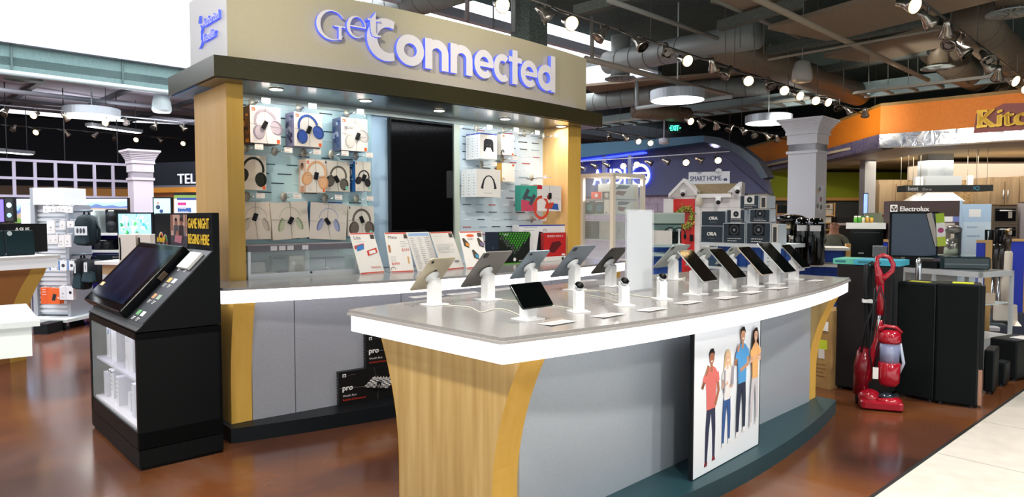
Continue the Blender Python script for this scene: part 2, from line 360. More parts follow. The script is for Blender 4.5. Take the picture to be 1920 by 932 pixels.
pipe(W(1098, 110, 9.5), W(1372, 180, 12.5), .045, 'grey brown pipe running from the sign panel to above the ring lamp', m('#8A8176', .5))
pipe(W(1415, -4, 6.8), W(1740, 150, 11.5), .035, 'long bare pipe crossing diagonally above the bell speaker', m('#8C7F6C', .5))
pipe(W(1440, 112, 9.4), W(1760, 55, 8), .018, 'thin conduit above the bell speaker', m('#7A7264', .5))
pipe(W(1194, 203, 12.4), W(1372, 181, 11.0), .035, 'white pipe behind the round lamp right of the sign', m('#9CA3A4', .5))
pipe(W(1194, 203, 12.4), W(1194, 152, 12.4), .035, 'white vertical pipe left of the round lamp', m('#9CA3A4', .5))
pipe(W(1140, 0, 7.4), W(1345, 72, 10.2), .03, 'thin pipe running above the front spotlight track', m('#7E8079', .5))
pipe(W(1336, -2, 8.2), W(1500, 70, 10), .03, 'thin pipe crossing the upper right ceiling', m('#6b6a60', .5))
pipe(W(876, 40, 9.0), W(876, -60, 9.0), .03, 'maroon grey rod holding the sign panel up', m('#6d6568', .4))
pipe(W(963, 60, 9.2), W(963, -60, 9.2), .035, 'grey rod beside the dark rough column', m('#6f7676', .4))
pipe(W(925, 54, 9.2), W(925, -60, 9.2), .01, 'thin wire behind the sign panel', m('#4f5656', .4))
pipe(W(1110, 118, 9.8), W(1110, 30, 9.8), .03, 'grey rod at the right end of the sign panel', m('#73706a', .4))
b = MB(); b.box(-.18, -.18, 2.9, .18, .18, 5.1, noisy('sprayed_fireproofing', ['#2B3331', '#4A5450', '#6A726E'], (1,1,1), 60, 5, .95, 0, .5)); v = W(992, 40, 9.6); solo(b, 'steel_column', 'rough grey fireproofed steel column rising behind the sign panel', 'column', (v.x, v.y, 0), PI/4)
def beam(x0, y0, Y0, x1, y1, Y1, hgt, wd, mt, name, label):
    a, c = W(x0, y0, Y0), W(x1, y1, Y1); a.z = c.z = (a.z+c.z)/2; dd = (c-a); L = dd.length; b = MB(); b.box(0, -wd/2, 0, L, wd/2, hgt, mt)
    return solo(b, name, label, 'beam', a, math.atan2(dd.y, dd.x)), L
# cable tray : box rail with ladder under it
a, c = W(1096, 246, 18.6), W(1990, 140, 11.4); a.z = c.z = 3.83; dd = c-a; L = dd.length
t = thing('cable_tray', 'long grey blue cable tray with ladder rungs crossing above the kitchen fascia', 'cable tray', a, math.atan2(dd.y, dd.x))
b = MB(); b.box(0, 0, .0, L, .12, .3, noisy('tray_paint', ['#6E7F80', '#7C8C8C'], (1,1,1), 20, 3, .6)); b.build('side_rail', t)
b = MB(); b.box(0, -.55, .0, L, -.5, .05, m('#6b675e')); 
for k in range(int(L/.42)): b.box(k*.42, -.5, .0, k*.42+.05, 0, .03, m('#6b675e'))
b.build('ladder', t)
BR = noisy('baffle_brown', ['#7A6C5A', '#897A66'], (1,1,1), 40, 3, .85)
for (x0,y0,Y0,x1,y1,Y1,hh,ww,lb) in [(1500,62,9.6,1930,-40,7.2,.06,1.3,'wide brown acoustic baffle under the ceiling above the bell speaker'), (1590,110,11.5,1800,66,9.8,.06,1.1,'brown acoustic baffle behind the round vent'), (1110,170,15,1420,150,13.5,.05,1.4,'mauve brown ceiling panel above the ring lamp'), (1380,12,8.6,1540,-30,7.6,.06,.9,'brown baffle at the top edge of the ceiling')]:
    beam(x0,y0,Y0,x1,y1,Y1,hh,ww,BR,'acoustic_baffle',lb)
for (x0,y0,Y0,x1,y1,Y1,lb) in [(1080,24,8.5,1340,-30,7.2,'textured grey joist in the top middle of the ceiling'), (1350,52,9.0,1500,20,8.0,'textured joist left of the bell speaker'), (1440,102,10.6,1740,50,9,'textured joist just behind the bell speaker'), (1530,140,12.5,1740,102,11,'textured joist under the brown round vent')]:
    beam(x0,y0,Y0,x1,y1,Y1,.12,.12,noisy('joist_spray',['#3C433F','#5B6059'],(1,1,1),60,4,.9),'ceiling_joist',lb)
for i, (px, y0, y1, Y) in enumerate([(1360,0,110,9),(1388,15,90,9.5),(1415,0,130,10),(1432,5,100,9.6),(1478,32,185,10.4),(1533,20,180,11),(1582,115,180,12),(1629,0,160,10.6),(1665,70,160,12),(1703,95,160,12),(1783,0,50,9),(1833,0,70,9),(1721,60,140,12),(1900,50,130,11)]):
    pipe(W(px, y0-60, Y), W(px, y1, Y), .007, 'thin hanger rod in the right ceiling, %s from the left' % ORD[i], m('#54564f', .5), 'hanger_rod')
def ceil_z(x, y):
    p, q = (x+y)/2**.5, (y-x)/2**.5
    if q > 21.3: return 4.0
    if q > 15.13: return 4.2
    if q > 8.31 and p < 12.6: return 4.72
    return 4.95
# ---------------------------------------------------------------- pendant lamps
def ring_lamp(px, py, Y, r, label, drop=1.2):
    t = thing('pendant_lamp', label, 'pendant lamp', W(px, py, Y))
    b = MB(); b.lathe([(r*.97, -.02), (r, -.015), (r, .13), (r*.96, .14), (.01, .14)], m('#AEB6BE', .4, .3), 40, smooth=False); b.build('housing', t); p = t.location; drop = ceil_z(p.x, p.y)-p.z
    b = MB(); b.lathe([(.001, -.024), (r*.965, -.024)], m('#FFFEFA', .4, 0, 3.0), 40); b.build('diffuser', t)
    b = MB(); b.tube([(0,0,.14), (0,0,drop)], .012, m('#C4CBCB'), 6)
    b.build('cable', t); return t
ring_lamp(172, 216, 13.9, .515, 'round flat disc pendant lamp hanging at far left above the shelves', 1.05)
ring_lamp(1270, 186, 11.2, .435, 'round flat disc pendant lamp right of the sign, larger of the two on the right')
ring_lamp(1441, 229, 13.9, .455, 'round flat disc pendant lamp just above the white column capital')
def bell(px, py, Y, s, label, mt):
    t = thing('bell_speaker', label, 'pendant speaker', W(px, py, Y)); b = MB(); b.lathe([(.01,-.17*s),(.13*s,-.17*s),(.155*s,-.13*s),(.145*s,0),(.11*s,.13*s),(.06*s,.16*s),(.01,.165*s)], mt, 24); b.build('shell', t)
    b = MB(); b.tube([(0,0,.16*s),(0,0,ceil_z(t.location.x, t.location.y)-t.location.z)], .006, m('#8b9090'), 5); b.build('cable', t)
bell(303, 192, 14.6, 1.25, 'white bell shaped pendant speaker left of the display canopy', m('#C3D3D6', .5))
bell(1504, 133, 10.2, .95, 'grey bell shaped pendant speaker in the right part of the ceiling', m('#9C9990', .5))
def linear(x0, y0, Y0, x1, y1, Y1, label):
    a, c = W(x0, y0, Y0), W(x1, y1, Y1); a.z = c.z = (a.z+c.z)/2; dd = c-a; L = dd.length
    t = thing('linear_lamp', label, 'ceiling lamp', a, math.atan2(dd.y, dd.x)); b = MB(); b.box(0, -.1, 0, L, .1, .07, m('#70747A', .5)); b.build('housing', t)
    b = MB(); b.box(.03, -.08, -.012, L-.03, .08, 0, m('#F2FBFF', .4, 0, 3.0)); b.build('diffuser', t); 
    for x in (.1, L-.1): b = MB(); b.tube([(x,0,.07),(x,0,4.0-a.z+.1)], .008, m('#54585c'), 5); b.build('cable', t)
linear(166, 240, 14.4, 262, 246, 15.6, 'long flat batten lamp hanging below the left disc lamp')
linear(-20, 284, 13.9, 60, 289, 14.7, 'thin white batten lamp at far left above the lattice')
# ---------------------------------------------------------------- spotlight tracks
TRK = [None]
def track(x0, y0, z, x1, y1, label, z2=None, mt=None):
    a, c = G(x0, y0, z), G(x1, y1, z2 or z); TRK[0] = (a, c); return track3(a, c, label, mt)
def track3(a, c, label, mt=None):
    t = thing('light_track', label, 'light track', a); b = MB(); b.tube([(0,0,0), c-a], .014, mt or m('#4B4742', .4, .4), 6); b.build('rail', t)
    n = max(2, int((c-a).length/2.2))
    for k in range(n+1):
        v = (c-a)*(k/n); w_ = a+v; b = MB(); b.tube([v, v+Vector((0,0,ceil_z(w_.x, w_.y)-w_.z))], .006, m('#4B4742', .5), 5); b.build('hanger', t)
    return t
_heads = []
def head_proto(lit):
    b = MB(); b.tube([(0,0,.16),(0,0,.05)], .012, m('#5E5A55', .3, .8), 6); stem = b
    h = MB(); h.lathe([(.001,.1),(.03,.1),(.032,.04),(.055,-.02),(.066,-.055),(.06,-.055)], m('#A79F93', .22, .9), 16); 
    l = MB(); l.lathe([(.001,-.0585),(.058,-.0585)], LAMP if lit else LAMPOFF, 16)
    return stem, h, l
def head(px, py, Y, lit, az, tilt, label, s=1.0, group='track spotlights', loc=None, trk=None):
    key = (lit, round(az, 1), round(tilt, 1)); p = loc if loc is not None else W(px, py, Y)
    t = thing('track_spotlight', label, 'spotlight', p, 0, group); t.scale = (s, s, s)
    a, c = trk or TRK[0]; d_ = c-a; u = max(0, min(1, (p-a).dot(d_)/d_.dot(d_))); q = (a+d_*u-p)/s
    b = MB(); b.tube([(0,0,.06), (q.x*.5, q.y*.5, max(.1, q.z*.6)), q], .011, m('#5E5A55', .3, .8), 6); b.build('stem', t)
    c_ = next((h for h in _heads if h[0] == key), None)
    if c_:
        for me in c_[1]: o = D.objects.new(me[0], me[1]); COL.objects.link(o); o.parent = t
        return t
    st, h, l = head_proto(lit); R = RZ(az) @ RX(tilt)
    for q in (h, l): q.v = [tuple(R @ Vector(v)) for v in q.v]
    lst = []
    for nm, q in (('housing', h), ('lens', l)): o = q.build(nm, t); lst.append((nm, o.data))
    _heads.append((key, lst)); return t
def row(name, pts, Yf, s=1.0):
    a, c = TRK[0]
    for i, p in enumerate(pts):
        px, py, lit = p[:3]; r = ray(px, py)
        # the head hangs below the rail : closest point of the pixel's ray to the rail's vertical plane
        n = Vector((-(c-a).y, (c-a).x, 0)).normalized(); t_ = (a-Vector((0,0,HC))).dot(n)/r.dot(n); loc = Vector((0,0,HC))+r*t_
        if loc.z > a.z-.1 or loc.z < a.z-.6: loc = G(px, py, a.z-.2)
        az, ti = ((0 if i % 2 else .4), -1.15) if lit == 1 else (([.0, 1.6, 2.6, -1.2, .8][i % 5]), -.75)
        head(px, py, 0, lit, az, ti, '%s spotlight from the left %s, %s' % (ORD[i], name, 'lit' if lit else 'unlit'), s, loc=loc)
YZ = lambda z: (lambda px, py: G(px, py, z).y)
track(985, -4, 3.6, 1640, 222, 'long spotlight track from above the sign running towards the kitchen fascia')
row('on the long track crossing above the sign', [(938,8,1),(1022,28,0),(1067,42,1),(1127,65,0),(1200,82,0),(1250,95,0),(1284,112,1),(1337,125,0),(1362,137,0),(1401,150,1),(1443,157,0),(1468,168,1),(1495,178,1),(1527,187,1),(1548,190,1),(1570,199,0),(1592,208,0),(1622,212,0)], YZ(3.42), 1.15)
track(1715, -8, 3.6, 1960, 178, 'spotlight track in the top right corner')
row('on the top right corner track', [(1704,8,1),(1740,38,0),(1775,57,0),(1783,78,0),(1805,95,0),(1850,108,0),(1853,125,0),(1871,140,0),(1896,150,1),(1919,165,1)], YZ(3.42), 1.25)
track(1275, 210, 3.45, 1475, 262, 'short spotlight track passing behind the two disc lamps on the right')
row('on the short track behind the disc lamps', [(1292,226,1),(1315,233,0),(1343,236,0),(1368,241,0),(1394,246,0),(1414,252,0),(1440,256,0),(1457,260,0)], YZ(3.28), 1.1)
track(1085, 238, 3.4, 1230, 260, 'short dark spotlight track left of the exit sign')
row('on the short track left of the exit sign', [(1143,257,0),(1174,259,0),(1195,264,1),(1219,267,1)], YZ(3.28), 1.1)
LT = m('#8a8f98', .4, .4)
track(-10, 196, 3.55, 372, 231, 'pale spotlight track at the top on the left side', None, LT)
row('of the top row on the left', [(9,211,0),(66,215,1),(124,221,0),(200,229,1),(236,228,0),(290,237,0),(345,241,0)], None, 1.05)
track(-10, 233, 3.55, 372, 262, 'second spotlight track from the top on the left side')
row('of the middle row on the left', [(25,241,0),(70,247,1),(126,251,0),(178,254,0),(215,259,0),(257,261,1),(301,263,0),(345,268,1)], None, 1.0)
track(-10, 256, 3.5, 372, 283, 'third spotlight track from the top on the left side')
row('of the lower row on the left', [(42,268,1),(88,271,0),(129,274,1),(168,277,1),(209,279,0),(256,281,1),(297,285,1),(333,286,0),(362,289,0)], None, .95)
track(-10, 279, 3.4, 372, 298, 'lowest spotlight track above the lattice on the left side')
row('of the lowest row above the lattice', [(27,286,1),(66,287,0),(114,292,1),(151,292,0),(189,295,1),(225,297,0),(292,300,0),(327,303,1),(357,304,0)], None, .95)
# ================================================================ THE DISPLAY WALL (back unit)
def bulge(L, S): return lambda x: -S*(1-((x-L/2)/(L/2))**2) if 0 <= x <= L else 0
def curve_pts(x0, x1, f, n=24): return [(x0+(x1-x0)*i/n, f(x0+(x1-x0)*i/n)) for i in range(n+1)]
DW = thing('display_wall', 'tall curved display unit with lit counter, maple end posts, dark canopy and sign panel above', 'display unit', WALLF.o, WALLF.a)
def band(mb, x0, x1, f, z0, z1, th, mt, n=28, smooth=True):    # curved ribbon wall with front face y=f(x)
    P = curve_pts(x0, x1, f, n); mb.prism(P+[(a, c+th) for a, c in reversed(P)], z0, z1, mt, None)
# counter
cf = lambda x: -.27+bulge(4.15, .30)(x+.07)
b = MB(); P = [(x-.07, y) for x, y in curve_pts(0, 4.15, lambda x: cf(x-.07)-.012)]; b.prism(P+[(4.08, .56), (-.07, .56)], 1.012, 1.03, COUNT); b.build('countertop', DW)
b = MB(); P = [(x-.07, y) for x, y in curve_pts(0, 4.15, lambda x: cf(x-.07))]; b.prism(P+[(a, c+.05) for a, c in reversed(P)], .925, 1.012, GLOW); b.box(-.07, -.22, .925, -.04, .5, 1.012, GLOW); b.box(4.05, -.22, .925, 4.08, .5, 1.012, GLOW); b.build('light_band', DW)
b = MB(); b.box(-.04, -.2, .93, 4.05, .5, .99, m('#6b6d72')); b.build('counter_core', DW)
# plinth and body
b = MB(); P = [(x-.04, y) for x, y in curve_pts(0, 4.1, lambda x: -.30+bulge(4.1, .27)(x))]; b.prism(P+[(4.06, .6), (-.04, .6)], 0, .1, m('#12171A', .4)); b.build('base_platform', DW)
bf = lambda x: -.19+bulge(3.9, .09)(x)
b = MB(); xs = [.14, .44, 1.3, 2.16, 3.0, 3.86]
for i in range(5): band(b, xs[i]+.003, xs[i+1]-.003, bf, .1, .93, .04, GREY, 8)
band(b, .14, 3.86, lambda x: bf(x)+.01, .1, .93, .04, m('#3a3c40'), 20); b.build('front_panel', DW)
b = MB(); b.box(0, .3, .1, 4.0, .34, .93, m('#4a4d52')); b.build('rear_panel', DW)
for sx, x0 in ((1, 0), (-1, 3.86)):
    b = MB(); prof = []
    for i in range(13):
        t = i/12; z = .1+.83*t; off = .085*max(0, (t-.25)/.75)**2; prof.append((-.2-off, z))
    b.sideslab(prof+[(.55, .93), (.55, .1)], x0, x0+.14, MUST); b.build('end_leg', DW)
# end posts
b = MB(); b.box(.14, .18, 1.03, .26, .182, 2.45, MUST); b.box(.14, .182, 1.03, .26, .88, 2.45, WOODL); b.build('end_post', DW)
b = MB(); b.box(3.68, .18, 1.03, 3.88, .182, 2.45, MUST); b.box(3.68, .182, 1.03, 3.88, .88, 2.45, WOODL); b.build('end_post', DW)
# canopy, soffit, header
cn = lambda x: bulge(4.02, .17)(x)
b = MB(); b.prism(curve_pts(0, 4.02, cn)+[(4.02, 1.05), (0, 1.05)], 2.452, 2.593, BRONZE); b.build('canopy', DW)
b = MB(); P = curve_pts(.02, 4.0, lambda x: cn(x)+.03); b.prism(P+[(4.0, .88), (.139, .88), (.139, .44), (.02, .44)], 2.446, 2.452, m('#3E3C38', .22, .5)); b.build('soffit', DW)
b = MB(); b.prism([(.02,.44),(.139,.44),(.139,.88),(4.0,.88),(4.0,1.04),(.02,1.04)], 2.445, 2.452, m('#1F6FB4', .4)); b.build('blue_lit_soffit', DW)  # blue light on the canopy's underside, put into the colour
hn = lambda x: .10+bulge(3.74, .17)(x-.13) if .13 <= x <= 3.87 else .10
b = MB(); P = curve_pts(.13, 3.87, hn); b.prism(P+[(3.87, .90), (.13, .90)], 2.593, 3.17, SIGNP); b.box(.125, .1, 2.593, .13, .9, 3.17, m('#DAD8D6', .5)); b.build('sign_panel', DW)
# downlights under the canopy
for e_ in (.5, 1.25, 2.01, 2.8, 3.6):
    y_ = .16 + (.05 if e_ > 3.2 else .0)+(.03 if 1.8 < e_ < 3 else 0)
    b = MB(); b.lathe([(.052, 2.446), (.055, 2.441), (.047, 2.439)], CHR, 20, TR(e_, y_, 0)); d_ = b.build('downlight', DW); b = MB(); b.lathe([(.001, 2.4385), (.046, 2.4385)], m('#FFF1D0', .4, 0, 10), 16, TR(e_, y_, 0)); b.build('lens', d_)
    p = WALLF.w(e_, y_+.02, 2.42); spot('canopy_downlight', p, 6, 110, (1, .93, .8), .9)
# back panels
PAN = noisy('frosted_cyan_acrylic', ['#BBDDE2', '#C6E5E8', '#D2ECEE'], (1,1,1), 1.2, 2, .2)
PANR = noisy('frosted_pale_acrylic', ['#BECFDA', '#CBDAE3'], (1,1,1), 1.2, 2, .2)
for (x0, x1, mt) in ((.26, 1.49, PAN), (2.5, 3.68, PANR)):
    b = MB(); b.box(x0, .56, 1.03, x1, .58, 2.45, mt)
    rnd = random.Random(3 if x0 < 1 else 5)
    for r in range(17):
        zz = 1.16+r*.075; x = x0+.06
        while x < x1-.14:
            L = rnd.uniform(.09, .13); c = rnd.choice(['#22424A', '#35626C', '#DDE9EE', '#DDE9EE', '#3D5CA8', '#2C3A40'] if x0 < 1 else ['#22262B', '#B4434E', '#8FA5B2', '#E6EEF2', '#3A4046'])
            b.box(x, .556, zz, min(x+L, x1-.02), .5605, zz+.009, m(c, .5)); x += L+rnd.uniform(.05, .11)
    for xx in (x0+.03, x1-.03):
        for zz in (1.3, 1.8, 2.38): b.cyl(xx, 0, 0, .01, .008, CHR, 8, TR(0, .556, zz) @ RX(PI/2))
    b.build('slotted_panel', DW)
b = MB(); b.box(1.49, .6, 1.03, 2.5, .62, 2.45, m('#B9D4EA', .4)); b.build('blue_back_panel', DW)
b = MB(); b.box(1.49, .55, 1.03, 1.53, .6, 2.45, m('#9FC3CC', .3)); b.box(2.45, .55, 1.03, 2.52, .6, 2.45, m('#C4CDBE', .3)); b.box(.26, .545, 2.4, 3.68, .56, 2.452, m('#B7C4C2', .35, .3)); b.build('upright_channel', DW)
area('canopy_strip_light', WALLF.w(2, .3, 2.43), 3.3, .05, 10, (.9, .97, 1), (0, 0, WALLF.a))
# ---- lettering on the sign panel
LF = m('#F0EAEB', .5); LS = m('#5A70FF', .5, 0, .28)
LS2 = m('#5B6CF0', .5, 0, .9)
def ringpoly(cx, cz, R, r, a0=0, a1=2*PI, n=36, Rz=None, rz=None, dx=0):
    vs = []; fs = []; Rz = Rz or R; rz = rz or r; full = abs(a1-a0-2*PI) < 1e-6
    for i in range(n+1):
        t = a0+(a1-a0)*i/n; vs.append((cx+R*math.cos(t), cz+Rz*math.sin(t)))
    for i in range(n+1):
        t = a0+(a1-a0)*i/n; vs.append((cx+dx+r*math.cos(t), cz+rz*math.sin(t)))
    for i in range(n): fs.append((i, i+1, n+2+i, n+1+i))
    return vs, fs
def rect2(x0, z0, x1, z1): return [(x0,z0),(x1,z0),(x1,z1),(x0,z1)], [(0,1,2,3)]
def letter(shapes, x0, x1, z0, ch, d=.035):
    mb = MB(); cx = (x0+x1)/2; y = hn(cx)-.012; sl = (hn(cx+.05)-hn(cx-.05))/.1; T = TR(cx, y, 0) @ RZ(math.atan(sl)) @ TR(-cx, 0, 0)
    for k, (vs, fs) in enumerate(shapes): mb.extr(vs, fs, -d-.0002*k, 0, LF, LS, T)
    for k, (vs, fs) in enumerate(shapes[:2]): pass
    o = mb.build('letter', DW); return o
BL = 2.72; XH = .25
def o_like(x0, x1, z0, z1, st, a0=0, a1=2*PI): return ringpoly((x0+x1)/2, (z0+z1)/2, (x1-x0)/2, (x1-x0)/2-st, a0, a1, 40, (z1-z0)/2, (z1-z0)/2-st)
ST = .07
def L_o(x0, x1): letter([o_like(x0, x1, BL, BL+XH, ST)], x0, x1, BL, 'o')
def L_n(x0, x1):
    r = (x1-x0)/2; letter([rect2(x0, BL, x0+ST, BL+XH), ringpoly(x0+r, BL+XH-r*.95, r, r-ST, 0, PI, 20, r*.95, r*.95-ST), rect2(x1-ST, BL, x1, BL+XH-r*.94)], x0, x1, BL, 'n')
def L_e(x0, x1): letter([o_like(x0, x1, BL, BL+XH, ST-.01, 0, 2*PI*.88), rect2(x0+.04, BL+XH/2-.022, x1-.005, BL+XH/2+.02)], x0, x1, BL, 'e')
def L_c(x0, x1): letter([o_like(x0, x1+.03, BL, BL+XH, ST-.01, PI*.28, PI*1.72)], x0, x1, BL, 'c')
def L_t(x0, x1): c = (x0+x1)/2-.005; letter([rect2(c-.035, BL, c+.035, BL+.31), rect2(x0, BL+XH-.05, x1, BL+XH-.002)], x0, x1, BL, 't')
def L_d(x0, x1): letter([o_like(x0, x1-.01, BL, BL+XH, ST), rect2(x1-ST, BL, x1, BL+.35)], x0, x1, BL, 'd')
letter([ringpoly(1.30, 2.893, .17, .1, PI*.36, PI*1.64, 40, .167, .1, .02)], 1.13, 1.42, 2.72, 'C')
L_o(1.385, 1.645); L_n(1.655, 1.89); L_n(1.91, 2.15); L_e(2.17, 2.40); L_c(2.40, 2.59); L_t(2.585, 2.76); L_e(2.745, 2.985); L_d(2.985, 3.255)
# serif "Get"
letter([ringpoly(.85, 2.935, .118, .098, PI*.2, PI*1.78, 36, .112, .104, .012), rect2(.905, 2.835, .928, 2.93), rect2(.87, 2.928, .96, 2.937)], .73, .96, 2.82, 'G')
letter([ringpoly(1.047, 2.952, .08, .062, 0, PI*1.75, 30, .083, .076, .01), rect2(.985, 2.95, 1.12, 2.96)], .966, 1.13, 2.87, 'e')
letter([([(1.15,3.02),(1.175,3.05),(1.2,3.09),(1.2,2.95),(1.2,2.93),(1.22,2.91),(1.245,2.915),(1.24,2.9),(1.2,2.893),(1.17,2.9),(1.155,2.93)], [tuple(range(11))[::-1]]), rect2(1.13, 3.015, 1.235, 3.03)], 1.12, 1.24, 2.9, 't', .055)
p = WALLF.w(2.0, -.25, 2.66)
# violet-blue led strip that lights the foot of the sign panel
b = MB(); P = curve_pts(.3, 3.7, lambda x: hn(x)-.05, 20); b.prism(P+[(a, c+.01) for a, c in reversed(P)], 2.594, 2.6, m('#8F8BFF', .4, 0, 2.5)); b.build('led_strip', DW)
# side lettering : outlined fruit mark, "Authorized Reseller"
T = TR(.123, .5, 0) @ RZ(-PI/2)          # face looking towards -x ; local x runs from back to front
mb = MB()
mb.text('Authorized', -.03, 2.90, .062, LF, 0, .33, T, .018, LS); mb.text('Reseller', -.03, 2.79, .062, LF, 0, .26, T, .018, LS); mb.build('reseller_lettering', DW)
mb = MB(); out = []
for k in range(24):
    t = 2*PI*k/24; r = .085*(1+.04*math.cos(2*t)); out.append((-.13+r*math.cos(t)*.92+(.028 if abs(t) < .5 or t > 5.8 else 0)*-1, 2.85+r*math.sin(t)*1.05))
mb.extr(out, [tuple(range(24))[::-1]], -.018, 0, m('#DAD9DA', .5), LS, T); mb.extr([(-.135,2.95),(-.12,2.95),(-.10,3.0),(-.115,2.99)], [(3,2,1,0)], -.018, 0, m('#6d6d72'), LS, T); mb.build('fruit_emblem', DW)
# ================================================================ products on the display wall
INK = m('#3A3A3C', .6); INKG = m('#9A9A9C', .6); ORG = m('#E2581B', .5); TAGK = m('#17191B', .4); WIRE = m('#77756F', .4, .5)
def hp(a, cx, cz, s, col, dark, tilt=0, over=True):
    c, q = math.cos(tilt), math.sin(tilt)
    def P(x, z): return (cx+(x*c-z*q)*s/a.w, cz+(x*q+z*c)*s/a.h)
    if over:
        pts = [P(.42*math.cos(t), .1+.5*math.sin(t)) for t in [PI*i/14 for i in range(15)]]
        a.line(pts, .1*s, dark); a.line(pts, .07*s, col)
        for sx in (-1, 1):
            x, z = P(sx*.38, -.2); a.disc(x, z, .24*s/a.w, dark, .3*s/a.h, rot=tilt+sx*.25); x, z = P(sx*.34, -.2); a.disc(x, z, .19*s/a.w, col, .26*s/a.h, rot=tilt+sx*.25)
    else:
        pts = [P(.45*math.cos(t), .15+.45*math.sin(t)) for t in [PI*i/14 for i in range(15)]]
        a.line(pts, .035*s, col)
        for sx in (-1, 1):
            x, z = P(sx*.42, -.12); a.disc(x, z, .11*s/a.w, dark, .3*s/a.h, rot=tilt-sx*.35*-1); x, z = P(sx*.36, -.14); a.disc(x, z, .1*s/a.w, col, .27*s/a.h, rot=tilt+sx*.35)
def sec_tag(par, w, h, cx=.5, cz=.5, rot=.3):
    b = MB(); T = TR(w*cx, -.012, h*cz) @ RY(rot); b.box(-.016, -.01, -.03, .016, .01, .03, TAGK, T, .004); g = b.build('security_tag', par)
    b = MB()
    b.tube([(0,-.003,h*.52),(w*cx,-.008,h*cz),(w,-.003,h*.45),(w*cx,-.008,h*cz),(w*.5,-.003,h),(w*cx,-.008,h*cz),(w*.55,-.003,0)], .0012, WIRE, 4)
    b.build('wire', g)
def carton(x0, z0, x1, z1, n, depth, name, label, cat, face='#ECE6DF', side=None, art=None, group=None, tilt=0, tag=None, frame=WALLF, top=None, sideart=None):
    """box whose front face spans (x0,z0)-(x1,z1) on plane y=n of the frame"""
    w_, h_ = x1-x0, z1-z0; p = frame.w(x0, n, z0); o = thing(name, label, cat, p, frame.a, group) if tag else None
    mb = MB(); R = TR(w_/2, 0, h_/2) @ RY(tilt) @ TR(-w_/2, 0, -h_/2)
    mb.box(0, 0, 0, w_, depth, h_, m(side or face, .5), R); mb.box(0, -.0008, 0, w_, .001, h_, m(face, .5) if isinstance(face, str) else face, R)
    if art: a = Art(mb, R, w_, h_, -.0012); art(a)
    if sideart: a = Art(mb, R @ TR(0, depth, 0) @ RZ(-PI/2), depth, h_); sideart(a)
    if o:
        mb.build('carton', o); sec_tag(o, w_, h_, *tag); return o
    return solo(mb, name, label, cat, p, frame.a, group)
def jbl(col, dark, st=None, tilt=.3):
    def f(a):
        a.rect(.05, .86, .17, .95, ORG); a.text('JBL', .06, .885, .008, WHT, .018); hp(a, .52, .5, .19, m(col, .5), m(dark, .5), tilt)
        a.lines(.08, .06, .3, .16, 3, INKG); a.rect(.86, .02, .96, .12, ORG); a.lines(.9, .8, .95, .92, 4, INK)
        if st: a.text(st, .12, .66, .022, INK)
    return f
def strips(cols):
    def f(a):
        rnd = random.Random(len(cols[0])+ord(cols[0][1]))
        for i in range(14): x, z = rnd.random()*.6, rnd.random()*.85; a.rect(x, z, x+rnd.uniform(.15,.4), z+rnd.uniform(.05,.14), m(cols[i % len(cols)], .6))
    return f
H = lambda x0, y0, x1, y1, n: (WALLF.hit(x0, (y0+y1)/2, n)[0], WALLF.hit(x0, y1, n)[1], WALLF.hit(x1, (y0+y1)/2, n)[0], WALLF.hit(x1, y0, n)[1])
hg = 'boxed headphones on the slotted wall'
def HB(px, n, dep, label, face, side, art, tag, tilt=0, name='headphone_box', cat='headphone box', group=hg, sideart=None):
    x0, _, x1, _ = H(*px, n); xm = (px[0]+px[2])/2; z0 = WALLF.hit(xm, px[3], n)[1]; z1 = WALLF.hit(xm, px[1], n)[1]
    return carton(x0, z0, x1, z1, n, dep, name, label, cat, face, side, art, group, tilt, tag, sideart=sideart)
HB((469,200,526,269), .34, .2, 'white box printed with lavender grey headphones, top left on the wall', '#D9D1D2', '#5A3A20', jbl('#A79CA8', '#7E7482'), (.45,.5,.5), sideart=strips(['#2b211c', '#8a5a2c', '#c98b3a']))
HB((551.5,212,604,275), .36, .16, 'cream box printed with bright blue headphones', '#DCD3C8', '#8A87A8', jbl('#2F4F9A', '#1F3670'), (.5,.5,.4), sideart=strips(['#3b3450', '#b9b4cc', '#28406e']))
HB((639.5,222,689,283), .37, .15, 'white box reading noise with faint white earphones', '#DAD5D0', '#5A6480', jbl('#BDB9B7', '#9C9896', 'NOISE', .4), (.6,.45,.4), sideart=strips(['#3b5580', '#b9c4dc', '#28406e']))
HB((445,291.5,499,356), .44, .08, 'white box with black headphones half hidden by the left post', '#DAD2C6', '#CFC6B8', jbl('#2A2B24', '#16170F', None, -.2), None)
HB((573.5,299,609.5,361), .4, .13, 'cream box with peach headphones and a girl in white on its side', '#E2DACE', '#E6B89A', jbl('#D9A77C', '#C48D60', None, -.2), (.5,.5,.2), sideart=lambda a: (a.rect(.05,.02,.95,.98,m('#E9C6B2')), a.disc(.5,.8,.2,m('#3a2218')), a.disc(.5,.77,.14,m('#B57B55')), a.poly([(.2,.2),(.8,.2),(.7,.66),(.3,.66)],m('#EEE8E0')), a.poly([(.3,.02),(.7,.02),(.7,.2),(.3,.2)],m('#D99A80'))))
def senn(col, dark, s=.16, t=.0):
    def f(a): a.rect(.03, .9, .08, .97, INK); hp(a, .52, .42, s, m(col, .5), m(dark, .5), t); a.disc(.88, .12, .07, m('#7DC4B4')); a.lines(.05, .05, .3, .1, 2, INKG)
    return f
HB((608.5,302,655.7,359), .44, .1, 'grey white box with charcoal headphones in the middle of the second row', '#CFC9BC', '#CFC9BC', senn('#5E5950', '#38352F', .17, -.2), (.45,.4,-.5))
